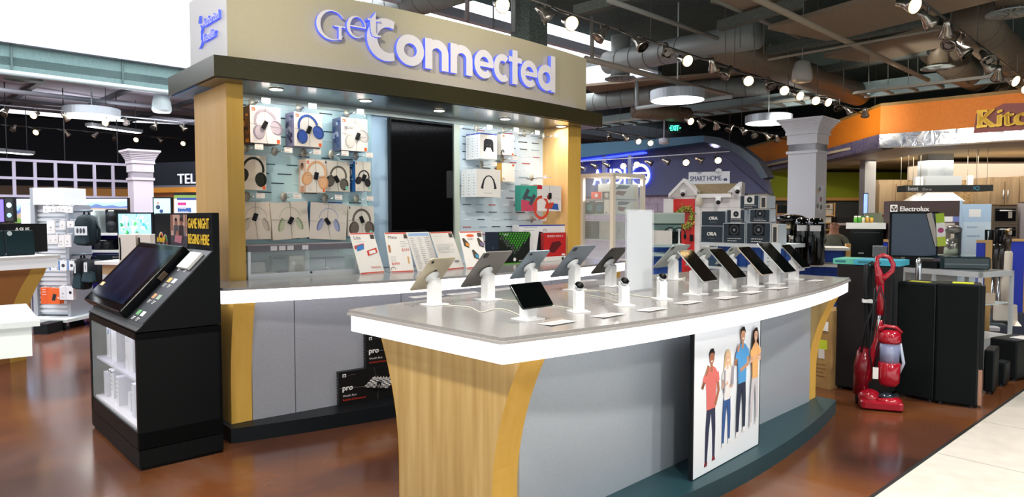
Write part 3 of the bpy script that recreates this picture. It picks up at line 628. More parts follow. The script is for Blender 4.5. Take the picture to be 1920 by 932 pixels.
HB((666.4,303,695,359), .42, .17, 'narrow box with black headphones and a blue side panel', '#D2CCC0', '#2F6FB0', senn('#2F2D2E', '#1B1A1B', .12, -.2), (.5,.45,.4), sideart=lambda a: (a.rect(0,0,1,1,m('#2A6AAE')), a.lines(.2,.3,.8,.95,7,WHT), a.disc(.5,.65,.2,WHT)))
def maxb(col, dark): 
    return lambda a: hp(a, .5, .48, .19, m(col, .5), m(dark, .5), 0, False)
HB((452,379,507.5,449), .5, .04, 'beige sleeve with silver headphones partly behind the left post', '#E4D9CB', '#D8CDC0', maxb('#C9BDB0', '#A89C90'), (.45,.6,.35))
HB((509,379,578,448), .485, .04, 'beige sleeve with pale green headphones, hanging tilted left', '#E0D5C7', '#D8CDC0', maxb('#B9C0A0', '#8C9470'), (.5,.5,.5), -.07)
HB((581,381,650,449), .5, .04, 'beige sleeve with lilac blue headphones, hanging tilted right', '#E0D6CA', '#2F6FA0', maxb('#A3A9C8', '#7880A8'), (.45,.5,-.6), .06)
HB((653,386,700.7,443), .49, .05, 'cream box with big brown headphones at the end of the lowest row', '#DCD4C8', '#CFC6B8', senn('#6B6157', '#4A4038', .2), (.5,.55,-.4))
# right hand panel
gg = 'boxed accessories on the right slotted panel'
for k, xx in enumerate((0, .075, .15)):
    x0, z0, x1, z1 = H(900, 252, 931.6, 297, .3)
    carton(x0-.0, z0, x1, z1, .3+k*.075, .07, 'controller_box', 'white box printed with a black game controller, %s of the row on the top hook' % ('front', 'second', 'rear')[k] if True else '', 'controller box', '#EAEAEA', '#D9DCDF', (lambda a: (a.rect(0,.95,1,1,m('#2E3F9E')), a.poly([(.2,.3),(.28,.28),(.38,.45),(.62,.45),(.72,.28),(.8,.3),(.78,.7),(.68,.78),(.32,.78),(.22,.7)], m('#2A2C33')), a.disc(.4,.55,.05,DGRY), a.disc(.6,.55,.05,DGRY))) if k == 0 else None, gg, sideart=lambda a: (a.rect(0,.95,1,1,m('#2E3F9E')), a.lines(.3,.1,.7,.8,8,INKG)))
HB((940,252,964,291), .4, .08, 'narrow white box with black ear hook earphones', '#E6E0D8', '#BFB8AC', lambda a: (a.rect(.08,.86,.26,.95,ORG), a.arc(.6*a.w,.7*a.h,.018,0,4.5,.008,BLKM), a.arc(.45*a.w,.4*a.h,.02,0,5,.009,BLKM), a.rect(.8,.02,.95,.1,ORG)), None, name='earphone_box', cat='earphone box', group=gg)
HB((941,306,965,341), .42, .08, 'narrow white box with pale ear clip earphones and orange corner', '#E9E2D8', '#D9A648', lambda a: (a.arc(.5*a.w,.5*a.h,.02,0,5,.008,m('#E3A94B')), a.rect(.8,.85,.95,.95,ORG), a.arc(.7*a.w,.35*a.h,.016,0,5,.006,INKG)), None, name='earphone_box', cat='earphone box', group=gg)
for k in range(3):
    x0, z0, x1, z1 = H(893.5, 319, 938.5, 369, .26)
    carton(x0, z0, x1, z1, .26+k*.08, .075, 'neck_speaker_box', 'white box with dark horseshoe neck speaker, %s of the row below the controllers' % ('front', 'second', 'rear')[k], 'speaker box', '#E9E5DF', '#D3D9DC', (lambda a: (a.line([(.22,.3),(.25,.45),(.3,.62),(.4,.74),(.5,.77),(.6,.74),(.7,.62),(.75,.45),(.78,.3)],.022,m('#33353A'), lambda u: 1.5-1.0*math.sin(PI*u)), a.lines(.3,.08,.7,.14,1,INKG))) if k == 0 else None, gg, sideart=lambda a: a.lines(.3,.1,.7,.8,8,INKG))
HB((977,348,1007,396), .22, .09, 'teal and pink box printed with two dark hand grips', '#3FA58F', '#2c7d70', lambda a: (a.poly([(0,0),(1,0),(1,.35),(0,.45)], m('#C84A62')), a.line([(.15,.45),(.45,.85)],.045,m('#4A4E58')), a.line([(.55,.25),(.85,.65)],.045,m('#4A4E58')), a.line([(.3,.55),(.7,.5)],.03,m('#4A4E58'))), None, name='game_grip_box', cat='game box', group=gg)
HB((1007,348,1052,396), .22, .12, 'white box printed with a red racing wheel', '#E6E0DC', '#C73A34', lambda a: (a.rect(0,.85,.2,1,m('#C8202A')), a.arc(.48*a.w,.52*a.h,.1,0,2*PI,.03,m('#D2452A'),.11), a.line([(.2,.55),(.75,.55)],.03,WHT), a.disc(.48,.55,.08,m('#B13425')), a.poly([(.35,.1),(.9,.05),(.85,.3),(.55,.3)], m('#2E5AA8')), a.poly([(.3,.1),(.6,.1),(.7,.35),(.35,.3)],m('#D2452A'))), (.5,.6,0), name='racing_wheel_box', cat='game box', group=gg)
# hooks
hookm = m('#A9A699', .35, .3)
hk = [(470,193,'above the lavender headphones box'),(557,203,'above the blue headphones box'),(647,213,'above the noise headphones box'),(512,284,'empty, left of the peach headphones'),(566,287,'above the peach headphones'),(618,290,'above the charcoal headphones'),(664,293,'above the black headphones with blue side'),(457,278,'beside the left post in the second row'),(529,369,'above the pale green headphones'),(606,371,'above the lilac headphones'),(665,373,'above the brown headphones'),(460,368,'beside the left post above the beige sleeve'),(890,241,'above the controller boxes'),(940,246,'above the ear hook earphones'),(980,251,'empty, top row of the right panel'),(1016,256,'empty, beside the right post'),(899,309,'above the neck speaker boxes'),(938,298,'above the orange cornered box'),(993,333,'above the racing wheel box'),(993,411,'empty, above the console boxes')]
for i, (px, py, lb) in enumerate(hk):
    x, z = WALLF.hit(px, py, .5); t = thing('display_hook', 'grey disc hook with white tag, '+lb, 'hook', WALLF.w(x, .5, z), WALLF.a, 'display hooks')
    b = MB(); b.tube([(0,.055,-.01),(0,-.32 if i == 18 else -.16,-.01)], .004, CHR, 6); b.tube([(.02,.055,-.02),(.02,-.14,.0)], .003, CHR, 6); b.build('prong', t)
    b = MB(); b.lathe([(.001,-.003),(.032,-.003),(.032,.003),(.001,.003)], hookm, 14, TR(0, -.03, .0) @ RX(PI/2) @ Matrix.Diagonal((.85,1.15,1,1))); b.build('disc', t)
    b = MB(); b.box(.02, -.17, -.018, .085, -.168, .022, m('#F3ECE6', .5)); a = Art(b, TR(.02,-.17,-.018), .065, .04); a.lines(.1, .25, .8, .8, 2, m('#C98F84')); b.build('price_tag', t)
# TV
x0, z0, x1, z1 = H(732, 218, 850, 441, .5)
z1 = 2.385; z0 = 1.31
t = thing('television', 'tall black unlit television mounted upright between the slotted panels', 'television', WALLF.w(x0, .5, z0), WALLF.a)
b = MB(); b.box(0, 0, 0, x1-x0, .05, z1-z0, m('#101214', .3), None, .006); b.build('bezel', t)
b = MB(); b.box(.012, -.002, .012, x1-x0-.012, .0, z1-z0-.012, m('#020203', .05)); b.build('screen', t); b = MB(); b.box(.2, .05, .3, x1-x0-.2, .1, z1-z0-.3, DGRY); b.build('wall_bracket', t)
# glass case on the counter
t = thing('glass_case', 'small lit glass showcase with sliding doors on the back counter by the left post', 'showcase', WALLF.w(.275, .18, 1.03), WALLF.a)
cw, ch, cdp = .9, .25, .36
b = MB(); b.box(0, 0, ch-.045, cw, cdp, ch, m('#6E6A72', .5)); b.build('top', t)
b = MB(); al = m('#DDE2E6', .3, .3)
b.box(0,0,0,cw,cdp,.012,al); b.box(0,0,.012,cw,.018,.04,al); b.box(0,0,.04,.02,.018,ch-.045,al); b.box(cw-.02,0,.04,cw,.018,ch-.045,al); b.box(0,cdp-.01,.012,cw,cdp,ch-.045,m('#CFE6EC',.4)); b.build('frame', t)
b = MB(); b.box(.02,.004,.04,cw/2+.03,.008,ch-.045,GLASS); b.build('sliding_door', t); b = MB(); b.box(cw/2,.01,.04,cw-.02,.014,ch-.045,GLASS); d2 = b.build('sliding_door', t); b = MB(); b.cyl(0,0,-.01,.006,.009,DGRY,12,TR(cw/2+.04,.0,.03) @ RX(PI/2)); b.build('lock', t)
for i, xx in enumerate((.17,.235,.3,.42)): b = MB(); b.box(xx,-.002,ch-.04,xx+.05,0,ch-.006,m('#E3DEE0')); b.build('price_tag', t)
for (a0, w_, h_, y_, col, lb, f) in [(.04,.2,.03,.06,'#E6DDD4','flat cream box lying in the glass case',None),(.06,.15,.1,.2,'#E2E4E0','pale upright box at the left of the glass case',None),(.22,.12,.15,.1,'#5F6770','grey gadget box with dark foot in the glass case',lambda a:(a.rect(0,0,1,.25,m('#4A4038')),a.rect(.05,.85,.9,.97,m('#26303A')))),(.35,.13,.15,.08,'#B9B4AC','box with coloured product picture in the glass case',lambda a:(a.disc(.6,.3,.3,m('#8C7E70')),a.disc(.25,.6,.12,WHT),a.rect(.05,.8,.9,.95,m('#D9D4CC')))),(.5,.17,.12,.12,'#AEB9C2','grey box with white earphones picture in the glass case',lambda a:(a.arc(.35*a.w,.5*a.h,.03,3.5,6.5,.012,WHT),a.rect(0,.9,1,1,m('#55606A')))),(.68,.17,.12,.13,'#A9B6BF','grey box with white ear hook picture in the glass case',lambda a:(a.arc(.2*a.w,.55*a.h,.03,0,5.6,.01,WHT),a.rect(0,.9,1,1,m('#55606A'))))]:
    x0 = .275+a0; carton(x0, 1.043, x0+w_, 1.043+h_, .18+y_, .06, 'gadget_box', lb, 'small box', col, None, f, 'boxes in the glass case')
# price cards
def card(px0, px1, title, label, fn, w_=None):
    a = WALLF.loc(G(px0[0], px0[1], 1.03)); c = WALLF.loc(G(px1[0], px1[1], 1.03)); w_ = w_ or (c.x-a.x); d2 = math.atan2(c.y-a.y, c.x-a.x)
    t = thing('sign_card', label, 'sign card', WALLF.w(a.x, a.y, 1.031), WALLF.a+d2, 'leaning sign cards on the back counter')
    h_ = .36; R = RX(-.42); mb = MB(); mb.box(0, 0, 0, w_, .002, h_, m('#F1EBE5', .4), R); A_ = Art(mb, R, w_, h_); fn(A_); mb.build('card', t)
    mb = MB(); mb.box(-.002,.003,0,w_+.002,.006,h_,ACR,R); mb.box(0,.003,0,w_,.2,.004,ACR); mb.build('acrylic_holder', t)
RED = m('#CE3A22', .5); BLU = m('#3A7FC4', .5)
def std(a, t, bl=.02): a.rect(.02,.965,.98,.995,RED); a.rect(.02,.005,.98,.03,RED); a.rect(.8,.84,.97,.95,m('#4A4038')); a.text(t, .12, .84, bl, INK)
card((676,514.5), (721.5,511), 'Lite', 'leaning white card headed Lite with blue and red console pictures', lambda a: (std(a,'Lite',.032), a.poly([(.05,.6),(.45,.66),(.45,.74),(.05,.68)],RED), a.poly([(.12,.55),(.42,.6),(.42,.72),(.12,.66)],BLU), a.poly([(.5,.42),(.93,.5),(.93,.62),(.5,.55)],RED), a.poly([(.58,.46),(.86,.5),(.86,.57),(.58,.54)],WHT), a.text('Nintendo', .5, .12, .018, RED), a.lines(.2,.76,.7,.78,1,INKG)))
card((733,511.5), (777.5,509.5), 'Meta', 'leaning white card headed Meta with red prices', lambda a: (std(a,'Meta',.028), a.rect(.06,.5,.15,.68,m('#B8784A')), a.text('$349', .62, .52, .024, RED), a.text('$499', .1, .18, .024, RED), a.lines(.6,.64,.9,.76,3,INKG), a.lines(.1,.28,.4,.38,3,INKG), a.arc(.6*a.w,.2*a.h,.02,0,3.5,.004,INK), a.rect(.8,.2,.86,.38,m('#D9A45A'))))
card((783.5,509.5), (826,506), 'chart', 'leaning pale card printed with a comparison chart under a blue heading', lambda a: (a.rect(.06,.9,.94,.97,m('#9FC0E4')), [a.lines(.08+.3*k,.08,.28+.3*k,.84,16,INKG,.3) for k in range(3)]))
card((831,507.5), (872.5,503), 'specs', 'leaning white card with grey drawing and small glasses picture', lambda a: (std(a,'',.02), a.lines(.08,.45,.9,.62,6,INKG), a.lines(.1,.86,.6,.88,1,INKG), a.line([(.05,.66),(.9,.66)],.002,INKG), a.disc(.75,.2,.12,m('#8C8C90'),.03), a.arc(.35*a.w,.12*a.h,.02,.4,3.6,.003,INK)))
def mart(a):
    a.rect(.02,.965,.98,.995,RED); a.rect(.02,.005,.75,.03,RED); a.rect(.78,.84,.97,.95,m('#4A4038')); a.disc(.45,.88,.17,ORG,.04); a.text('KART', .32, .76, .018, INK)
    for (x, z, c) in ((.1,.6,'#E0932E'),(.75,.6,'#7A6E9A'),(.42,.28,'#3A9AC4')): a.poly([(x,z),(x+.2,z-.06),(x+.24,z+.06),(x+.05,z+.22),(x-.03,z+.2)],m('#4A3C30')); a.poly([(x+.08,z+.01),(x+.2,z-.02),(x+.22,z+.06),(x+.08,z+.1)],m(c))
card((875,504), (918,502), 'kart', 'leaning white card with three small racing game pictures', mart)
# console boxes on the counter
def xbox(a):
    a.poly([(0,1),(1,1),(1,.85),(.5,.22),(0,.8)], m('#232A22'))
    for r in range(9):
        for c in range(12):
            x = .05+c*.083+(r % 2)*.04; z = .95-r*.075
            if z > .30+abs(x-.5)*1.1: a.disc(x, z, .03, m('#3F9A2A', .5, 0, 0) if r+abs(c-6) < 7 else m('#4E5A50'), n=6); 
    a.rect(0, 0, 1, .03, m('#5AA63A')); a.text('XBOX', .12, .9, .016, WHT); a.disc(.47,.13,.045,WHT); a.text('XBOX', .6, .06, .014, WHT)
x0, z0, x1, z1 = H(934.6, 434.5, 993, 497, .16); carton(x0, 1.031, x1, z1, .16, .2, 'console_box', 'black game console box with a green honeycomb pattern, on the back counter', 'console box', '#1B1F1C', '#1D2430', xbox, sideart=lambda a: (a.rect(0,0,1,1,m('#232B3A')), a.disc(.3,.2,.02,WHT), a.disc(.6,.5,.015,WHT)))
def ps5(a): a.rect(0,.965,1,1,m('#2F3F9E')); a.text('PS5', .52, .82, .026, INK); a.poly([(.1,.1),(.18,.06),(.24,.78),(.1,.8)],m('#24262C')); a.poly([(.34,.06),(.44,.04),(.5,.8),(.42,.82)],m('#24262C')); a.lines(.1,.85,.4,.93,2,INKG)
x0, z0, x1, z1 = H(1000, 421, 1062, 494, .22); x0 = WALLF.hit(973, 450, .22)[0]; carton(x0, 1.031, 3.675, z1, .22, .1, 'console_box', 'white game console box with blue top stripe beside the right post', 'console box', '#E9E8E8', '#DADADC', ps5)
x0, z0, x1, z1 = H(1020, 436, 1061, 479, .15); carton(x0, 1.08, x1, z1, .15, .05, 'game_box', 'red game box leaning on the white console box', 'game box', '#C01C1E', '#8A1416', lambda a: (a.text('SPIDER-MAN 2', .14, .82, .02, WHT, a.w*.72), a.poly([(.2,.2),(.45,.15),(.8,.5),(.7,.65),(.35,.6)], m('#5A0E14')), a.rect(.8,.03,.95,.1,WHT)))
x0, z0, x1, z1 = H(1020, 479, 1061, 496, .15); carton(x0, 1.031, x1, 1.08, .15, .05, 'game_box', 'small white box under the red game box', 'game box', '#EDEAE6', None, lambda a: a.rect(.8,.1,.9,.8,INK))
# chess sets on the plinth
def chess(a):
    a.rect(.05,.84,.1,.93,WHT); a.rect(.06,.855,.09,.9,BLKM); a.lines(.13,.87,.25,.88,1,INKG); a.text('pro', .05, .44, .04, WHT, bold=.06); a.lines(.05,.39,.1,.39,1,WHT,.1); a.text("World's First", .05, .25, .014, WHT); a.text('Rollable E-Chessboard', .05, .13, .014, RED)
    A, B_ = Vector((.35,.42)), None
    def bd(u, v): return (.34+u*.34+v*.14, .45+v*.27-u*.12)
    for i in range(8):
        for j in range(8): a.poly([bd(i/8,j/8), bd((i+1)/8,j/8), bd((i+1)/8,(j+1)/8), bd(i/8,(j+1)/8)], WHT if (i+j) % 2 else m('#4a4644'))
    for i in range(8):
        for j in (0,1,6,7): x, z = bd((i+.5)/8, (j+.5)/8); a.poly([(x-.01,z),(x+.01,z),(x+.006,z+.06),(x-.006,z+.06)], m('#C9C5C0') if j > 3 else m('#8a8580'))
def chess_box(x, z, w_, label):
    carton(x, z, x+w_, z+.255, -.31+.0, .08, 'chess_set_box', label, 'board game box', '#131110', '#24262a', chess, 'boxed chess sets', sideart=lambda a: a.lines(.2,.1,.8,.9,10,INKG), tag=(.55,.45,.4))
p = WALLF.loc(G(636, 762, .1))
_bx = Frame(WALLF.w(p.x, p.y+.0, 0)[:2], WALLF.a-.1)
def cb(x, z, w_, yo, label):
    t = carton(x, z, x+w_, z+.25, yo, .075, 'chess_set_box', label, 'board game box', '#131110', '#24262a', chess, 'boxed chess sets', frame=_bx, sideart=lambda a: a.lines(.2,.1,.8,.9,10,INKG), tag=(.55,.45,.4)); return t
cb(0, .101, .56, 0, 'black chess set box standing on the plinth of the display wall')
cb(.22, .352, .5, .01, 'black chess set box stacked upon the lower chess set box')
# ================================================================ THE ISLAND
IS = thing('display_island', 'large boat shaped island counter with glowing white edge and curved maple ends, in front', 'display counter', ISL.o, ISL.a)
L_ = 3.66; ff = bulge(L_, .185); fb = lambda x: 1.1-bulge(L_, .12)(x)
def ring_pts(o, n=40):
    P = [(-o, -o*.3)]+[(x, ff(x)-o) for x, _ in curve_pts(0, L_, ff, n)]+[(L_+o, -o*.3), (L_+o, 1.1+o*.3)]+[(x, fb(x)+o) for x, _ in reversed(curve_pts(0, L_, ff, n))]+[(-o, 1.1+o*.3)]
    return P
b = MB(); b.prism(ring_pts(.012), 1.016, 1.03, COUNT); b.prism(ring_pts(.02), 1.004, 1.016, m('#A7A4A1', .2)); b.build('countertop', IS)
b = MB(); P = ring_pts(0); Q = ring_pts(-.04); n = len(P)
vs = [(a,c,z) for z in (.922,1.004) for a, c in P]+[(a,c,z) for z in (.922,1.004) for a, c in Q]
fs = [(i,(i+1)%n,n+(i+1)%n,n+i) for i in range(n)]+[(2*n+i,3*n+i,3*n+(i+1)%n,2*n+(i+1)%n) for i in range(n)]+[(i,2*n+i,2*n+(i+1)%n,(i+1)%n) for i in range(n)]
b.add(vs, fs, GLOW); b.build('light_band', IS)
b = MB(); b.box(.06, .06, .93, L_-.06, 1.04, 1.0, m('#77797d')); b.build('counter_core', IS)
def vase(w0, base_in, n=16):
    pts = []
    for i in range(n+1):
        z = .1+.87*i/n; k = max(0, (z-.3)/.62); pts.append((w0+base_in*(1-min(1, k)**2), z))
    return pts
for x0 in (.1, 3.36):
    fr = vase(.0, .17); bk = [(1.1-.13-y+.0-(-.035), z) for y, z in vase(0, .19)]
    out = fr+[(1.0-y*.95, z) for y, z in reversed(fr)]
    b = MB(); b.sideslab(out, x0+.002, x0+.148, WOOD)
    # edge banding on the two curved edges, one strip each
    n = len(fr)
    for P in (fr, [(1.0-y*.95, z) for y, z in fr]):
        s_ = -1 if P is fr else 1
        vs = [(x0, y+s_*.001, z) for y, z in P]+[(x0+.15, y+s_*.001, z) for y, z in P]
        e = MB(); e.add(vs, [(i, i+1, n+i+1, n+i) if s_ > 0 else (i, n+i, n+i+1, i+1) for i in range(n-1)], MUST)
        b.v += []; o_ = len(b.v); b.v += e.v; k = b.mi(MUST)
        for f in e.f: b.f.append(tuple(o_+i for i in f)); b.k.append(k); b.sm.append(False)
    b.build('end_panel', IS)
PANELG = noisy('brushed_blue_grey_panel', ['#A3ADB7', '#AEB8C2'], (1,1,1), 160, 2, .35, .25)
b = MB(); b.box(.25, .155, .1, 1.79, .17, .96, PANELG); b.box(1.8, .155, .1, 3.36, .17, .96, PANELG); b.box(.25, .93, .1, 3.36, .945, .96, PANELG); b.build('side_panel', IS)
b = MB(); P = [(x, ff(x)+.05) for x, _ in curve_pts(.28, 3.55, ff, 24)]; b.prism(P+[(3.55, 1.0), (.28, 1.0)], 0, .1, m('#22424A', .4)); b.build('base_platform', IS)
# small lamp glow on the body comes from the light band itself
# ---- poster of four young people
a = ISL.loc(G(1297, 903, .1)); c = ISL.loc(G(1423, 833, .1)); a.y -= .0; pw = (c-a).length; ang = math.atan2(c.y-a.y, c.x-a.x); ph = .79
t = thing('poster_board', 'tall white poster board of four young people, standing on the island plinth', 'poster', ISL.w(a.x, a.y, .101), ISL.a+ang)
b = MB(); b.box(0, 0, 0, pw, .02, ph, BLKM); b.build('frame', t)
b = MB(); b.box(.012, -.001, .004, pw-.012, .001, ph-.004, m('#E6ECF2', .45)); A_ = Art(b, I4, pw, ph, -.0012)
SK = [m('#A86B4E', .6), m('#E0B59C', .6), m('#C4906F', .6), m('#D9A98E', .6)]
def person2d(cx, z0, z1, skin, hair, top, pants, shoe, pose, longh=False, female=False, W_=1.0):
    h = z1-z0
    def P(x, z): return (cx+x*h*W_*ph/pw*.5, z0+z*h)
    def pl(pts, mt): A_.poly([P(*q) for q in pts], mt)
    def li(pts, wd, mt, wf=None): A_.line([P(*q) for q in pts], wd*h, mt, wf)
    if longh: pl([(-.11,.97),(.02,1.0),(.13,.95),(.17,.82),(.19,.7),(.12,.68),(.1,.8),(-.08,.8),(-.13,.7),(-.17,.72),(-.14,.88)], hair)
    # legs
    pl([(-.15,.5),(.15,.5),(.17,.3),(.15,.05),(.07,.05),(.05,.28),(.0,.44),(-.06,.28),(-.12,.03),(-.2,.03),(-.19,.3)], pants)
    pl([(-.22,.0),(-.12,.0),(-.1,.035),(-.2,.04)], shoe); pl([(.05,.02),(.17,.02),(.15,.06),(.07,.06)], shoe)
    # torso
    tw = .17 if female else .21
    pl([(-tw*.75,.48),(tw*.75,.48),(tw*.8,.6),(tw,.79),(tw*.6,.83),(.05,.845),(-.05,.845),(-tw*.6,.83),(-tw,.79),(-tw*.8,.6)], top)
    pl([(-.04,.8),(.04,.8),(.04,.88),(-.04,.88)], skin)
    for k, pts in enumerate(pose): li(pts, .032, skin)
    for k, pts in enumerate(pose): li(pts[:1]+[((pts[0][0]*.5+pts[1][0]*.5), (pts[0][1]*.5+pts[1][1]*.5))], .05, top)
    A_.disc(*P(0,.925), .048*h*ph/pw*.9, skin, .062*h, 16)
    pl([(-.09,.93),(-.1,.97),(-.04,1.0),(.05,1.0),(.1,.96),(.09,.93),(.06,.96),(-.05,.965)], hair)
    li([(-.035,.895),(0,.888),(.035,.895)], .008, WHT); 
    for q in (-.035, .035): A_.disc(*P(q,.93), .004*h*ph/pw, m('#2a1c16'), .004*h, 8)
    li([(.0,.925),(.01,.91)], .004, m('#8a5a44'))
DJ = m('#1F2A44', .7); BJ = m('#2F5590', .7)
person2d(.24, .05, .86, SK[0], m('#1b1513'), m('#D9706A'), m('#27304C'), m('#7A2430'), [[(-.19,.78),(-.32,.68),(-.1,.86)], [(.19,.78),(.26,.62),(.14,.5)]])
person2d(.46, .13, .82, SK[1], m('#D9B98A'), m('#E8E4E4'), BJ, m('#E9E9EC'), [[(-.16,.78),(-.2,.62),(.02,.66)], [(.16,.78),(.22,.6),(.08,.62)]], True, True)
A_.poly([(.5,.55),(.545,.56),(.55,.68),(.52,.70)], m('#9A97A4')); A_.poly([(.40,.52),(.42,.52),(.425,.68),(.405,.68)], m('#9A97A4'))
person2d(.675, .16, .96, SK[2], m('#15110f'), m('#4C9AD6'), DJ, m('#ECECEE'), [[(-.19,.78),(-.28,.66),(-.14,.84)], [(.19,.78),(.22,.64),(-.08,.6)]])
person2d(.875, .19, .93, SK[3], m('#2a1712'), m('#E6B070'), m('#C9C6CC'), m('#E2DFE2'), [[(-.16,.78),(-.22,.66),(.0,.7)], [(.16,.78),(.22,.66),(.04,.7)]], True, True)
b.build('print', t)
# ---- device stands
DZ = 1.03
def stand_thing(px, py, label, rz, hgt=.12, watch=False):
    p = G(px, py, DZ); t = thing('watch_stand' if watch else 'tablet_stand', label, 'display stand', p, rz, 'white device stands')
    s = .045 if not watch else .035
    b = MB(); b.box(-s-.012, -s-.012, 0, s+.012, s+.012, .006, WHTG, None, .006); b.build('base_plate', t)
    q = s*.62; b = MB(); b.sideslab([(-q, .006), (q, .006), (q, hgt), (q*.2, hgt+.012), (-q, hgt-q)] if not watch else [(-q,.006),(q,.006),(q,hgt+.01),(-q,hgt-.02)], -q, q, WHTG); b.build('post', t)
    return t, p
def tablet(px, py, w_, h_, tilt, col, label, slabel, rz, zc=.17, off=.0, hgt=.12, scr='#020303', cam_=True, name='tablet'):
    st, p = stand_thing(px, py, slabel, rz, hgt)
    b = MB(); R = TR(0, 0, hgt) @ RX(-(PI/2-tilt)); b.lathe([(.04,.0),(.04,.012),(.022,.02),(.022,.03)] if False else [(.001,-.03),(.02,-.03),(.02,.0),(.042,.012),(.042,.018),(.001,.018)], WHTG, 20, TR(0,-.004,hgt+.005) @ RX(tilt)); b.build('swivel_joint', st)
    F_ = Frame((p.x, p.y), rz)
    t = thing(name, label, 'tablet', F_.w(0, -off, DZ+hgt+.03), rz)
    R = TR(0, -.01, 0) @ RX(tilt)          # plane xy tilted, top side faces up and -y
    b = MB(); b.box(-w_/2, -h_/2, 0, w_/2, h_/2, .007, m(col, .35, .6), R, .012); b.build('body', t)
    b = MB(); b.box(-w_/2+.004, -h_/2+.004, .0066, w_/2-.004, h_/2-.004, .0082, m(scr, .06), R, .01); b.build('screen', t)
    if cam_:
        b = MB(); b.box(w_/2-.042, h_/2-.042, -.003, w_/2-.012, h_/2-.012, .001, m('#3a3b3d', .3, .4), R, .006) if w_ > .18 else b.cyl(w_/2-.025, h_/2-.025, -.002, .001, .009, m('#2a2b2d', .2), 14, R); b.build('camera_lens', t)
        b = MB(); b.lathe([(.001,-.0008),(.014,-.0008)], m('#77797c', .2, .8), 14, R @ TR(0, .02, 0)); b.build('emblem', t)
    return t
RB = ISL.a+PI
gs = 'white stand of the %s'
def TB(px, py, w_, h_, tl, col, what, hgt=.12, rz=RB, **k): return tablet(px, py, w_, h_, math.radians(tl), col, what, 'white stand of the '+what.split(',')[0], rz, hgt=hgt, **k)
TB(814.5, 571, .175, .25, 45, '#D6CBB0', 'gold backed tablet leaning away, nearest the left end of the island', .13, RB+.05)
TB(915, 562, .215, .29, 45, '#87837F', 'large space grey backed tablet, second from the left end', .14)
TB(996, 549, .18, .25, 45, '#93A1AB', 'pale blue backed tablet behind the small black tablet', .14)
TB(1077, 543.5, .215, .29, 45, '#87909A', 'large blue grey backed tablet right of the pale blue backed one', .15)
TB(1145, 537, .18, .25, 45, '#4A4844', 'dark charcoal backed tablet just left of the white upright sign', .14)
TB(1262, 524, .25, .24, 45, '#B4BAB8', 'pale grey backed tablet just right of the white upright sign', .14)
TB(1318, 520, .25, .2, 45, '#BEC4C2', 'pale tablet seen between the first two black screened tablets', .13)
TB(1372, 514, .25, .2, 45, '#BEC4C2', 'pale tablet farthest back, left of the tallest black screened tablet', .12)
RF = ISL.a
TB(1304, 552, .175, .25, 45, '#B9BBBD', 'black screened tablet facing the front, nearest the white upright sign', .14, RF, cam_=False)
TB(1360, 545, .175, .25, 45, '#A4A6A8', 'black screened tablet facing the front, second right of the upright sign', .14, RF, cam_=False)
TB(1412, 537, .175, .25, 45, '#C9B7A8', 'black screened tablet facing the front, middle of the row of five', .14, RF, cam_=False)
TB(1452, 532, .2, .28, 45, '#D6D7D8', 'tall black screened tablet facing the front, fourth of the row of five', .15, RF, cam_=False)
TB(1488, 524, .16, .23, 45, '#8E8E8C', 'black screened tablet facing the front, nearest the right end', .14, RF, cam_=False)
TB(990, 599, .205, .135, 50, '#26302C', 'small black landscape tablet nearest the camera', .08, RF, cam_=False, off=.01)
for (px, py, lb) in [(1085, 584.5, 'nearest the small black tablet'), (1170, 573, 'middle one of the three'), (1241, 561, 'farthest right of the three')]:
    st, p = stand_thing(px, py, 'white stand of the watch, '+lb, RF-.5, .115, True); F_ = Frame((p.x, p.y), RF-.5)
    t = thing('smart_watch', 'round smart watch on a white stand, '+lb, 'watch', F_.w(0, -.004, DZ+.128), RF-.5)
    R = RX(math.radians(50)); b = MB(); b.lathe([(.001,-.012),(.018,-.012),(.023,-.004),(.023,.004),(.020,.007)], CHR, 20, R); b.build('case', t); b = MB(); b.lathe([(.001,.0078),(.021,.0076)], m('#0B0D0F',.45), 20, R); b.build('screen', t)
    b = MB(); b.box(.022,-.004,-.003,.027,.004,.003,CHR,R); b.build('crown', t)
# upright translucent sign
a = ISL.loc(G(1177, 549, DZ)); c = ISL.loc(G(1225, 542, DZ))
t = thing('upright_sign', 'tall white blank acrylic sign standing in the middle of the island', 'sign', ISL.w(a.x, a.y, DZ), ISL.a+math.atan2(c.y-a.y, c.x-a.x))
w_ = (c-a).length; b = MB(); b.box(.01,.006,.008,w_-.01,.016,.5,m('#E9EDF2', .25)); b.build('insert', t); b = MB(); b.box(0,0,0,w_,.004,.51,ACR); b.box(0,.018,0,w_,.022,.51,ACR); b.box(0,-.03,0,w_,.05,.006,ACR); b.build('acrylic_sleeve', t)
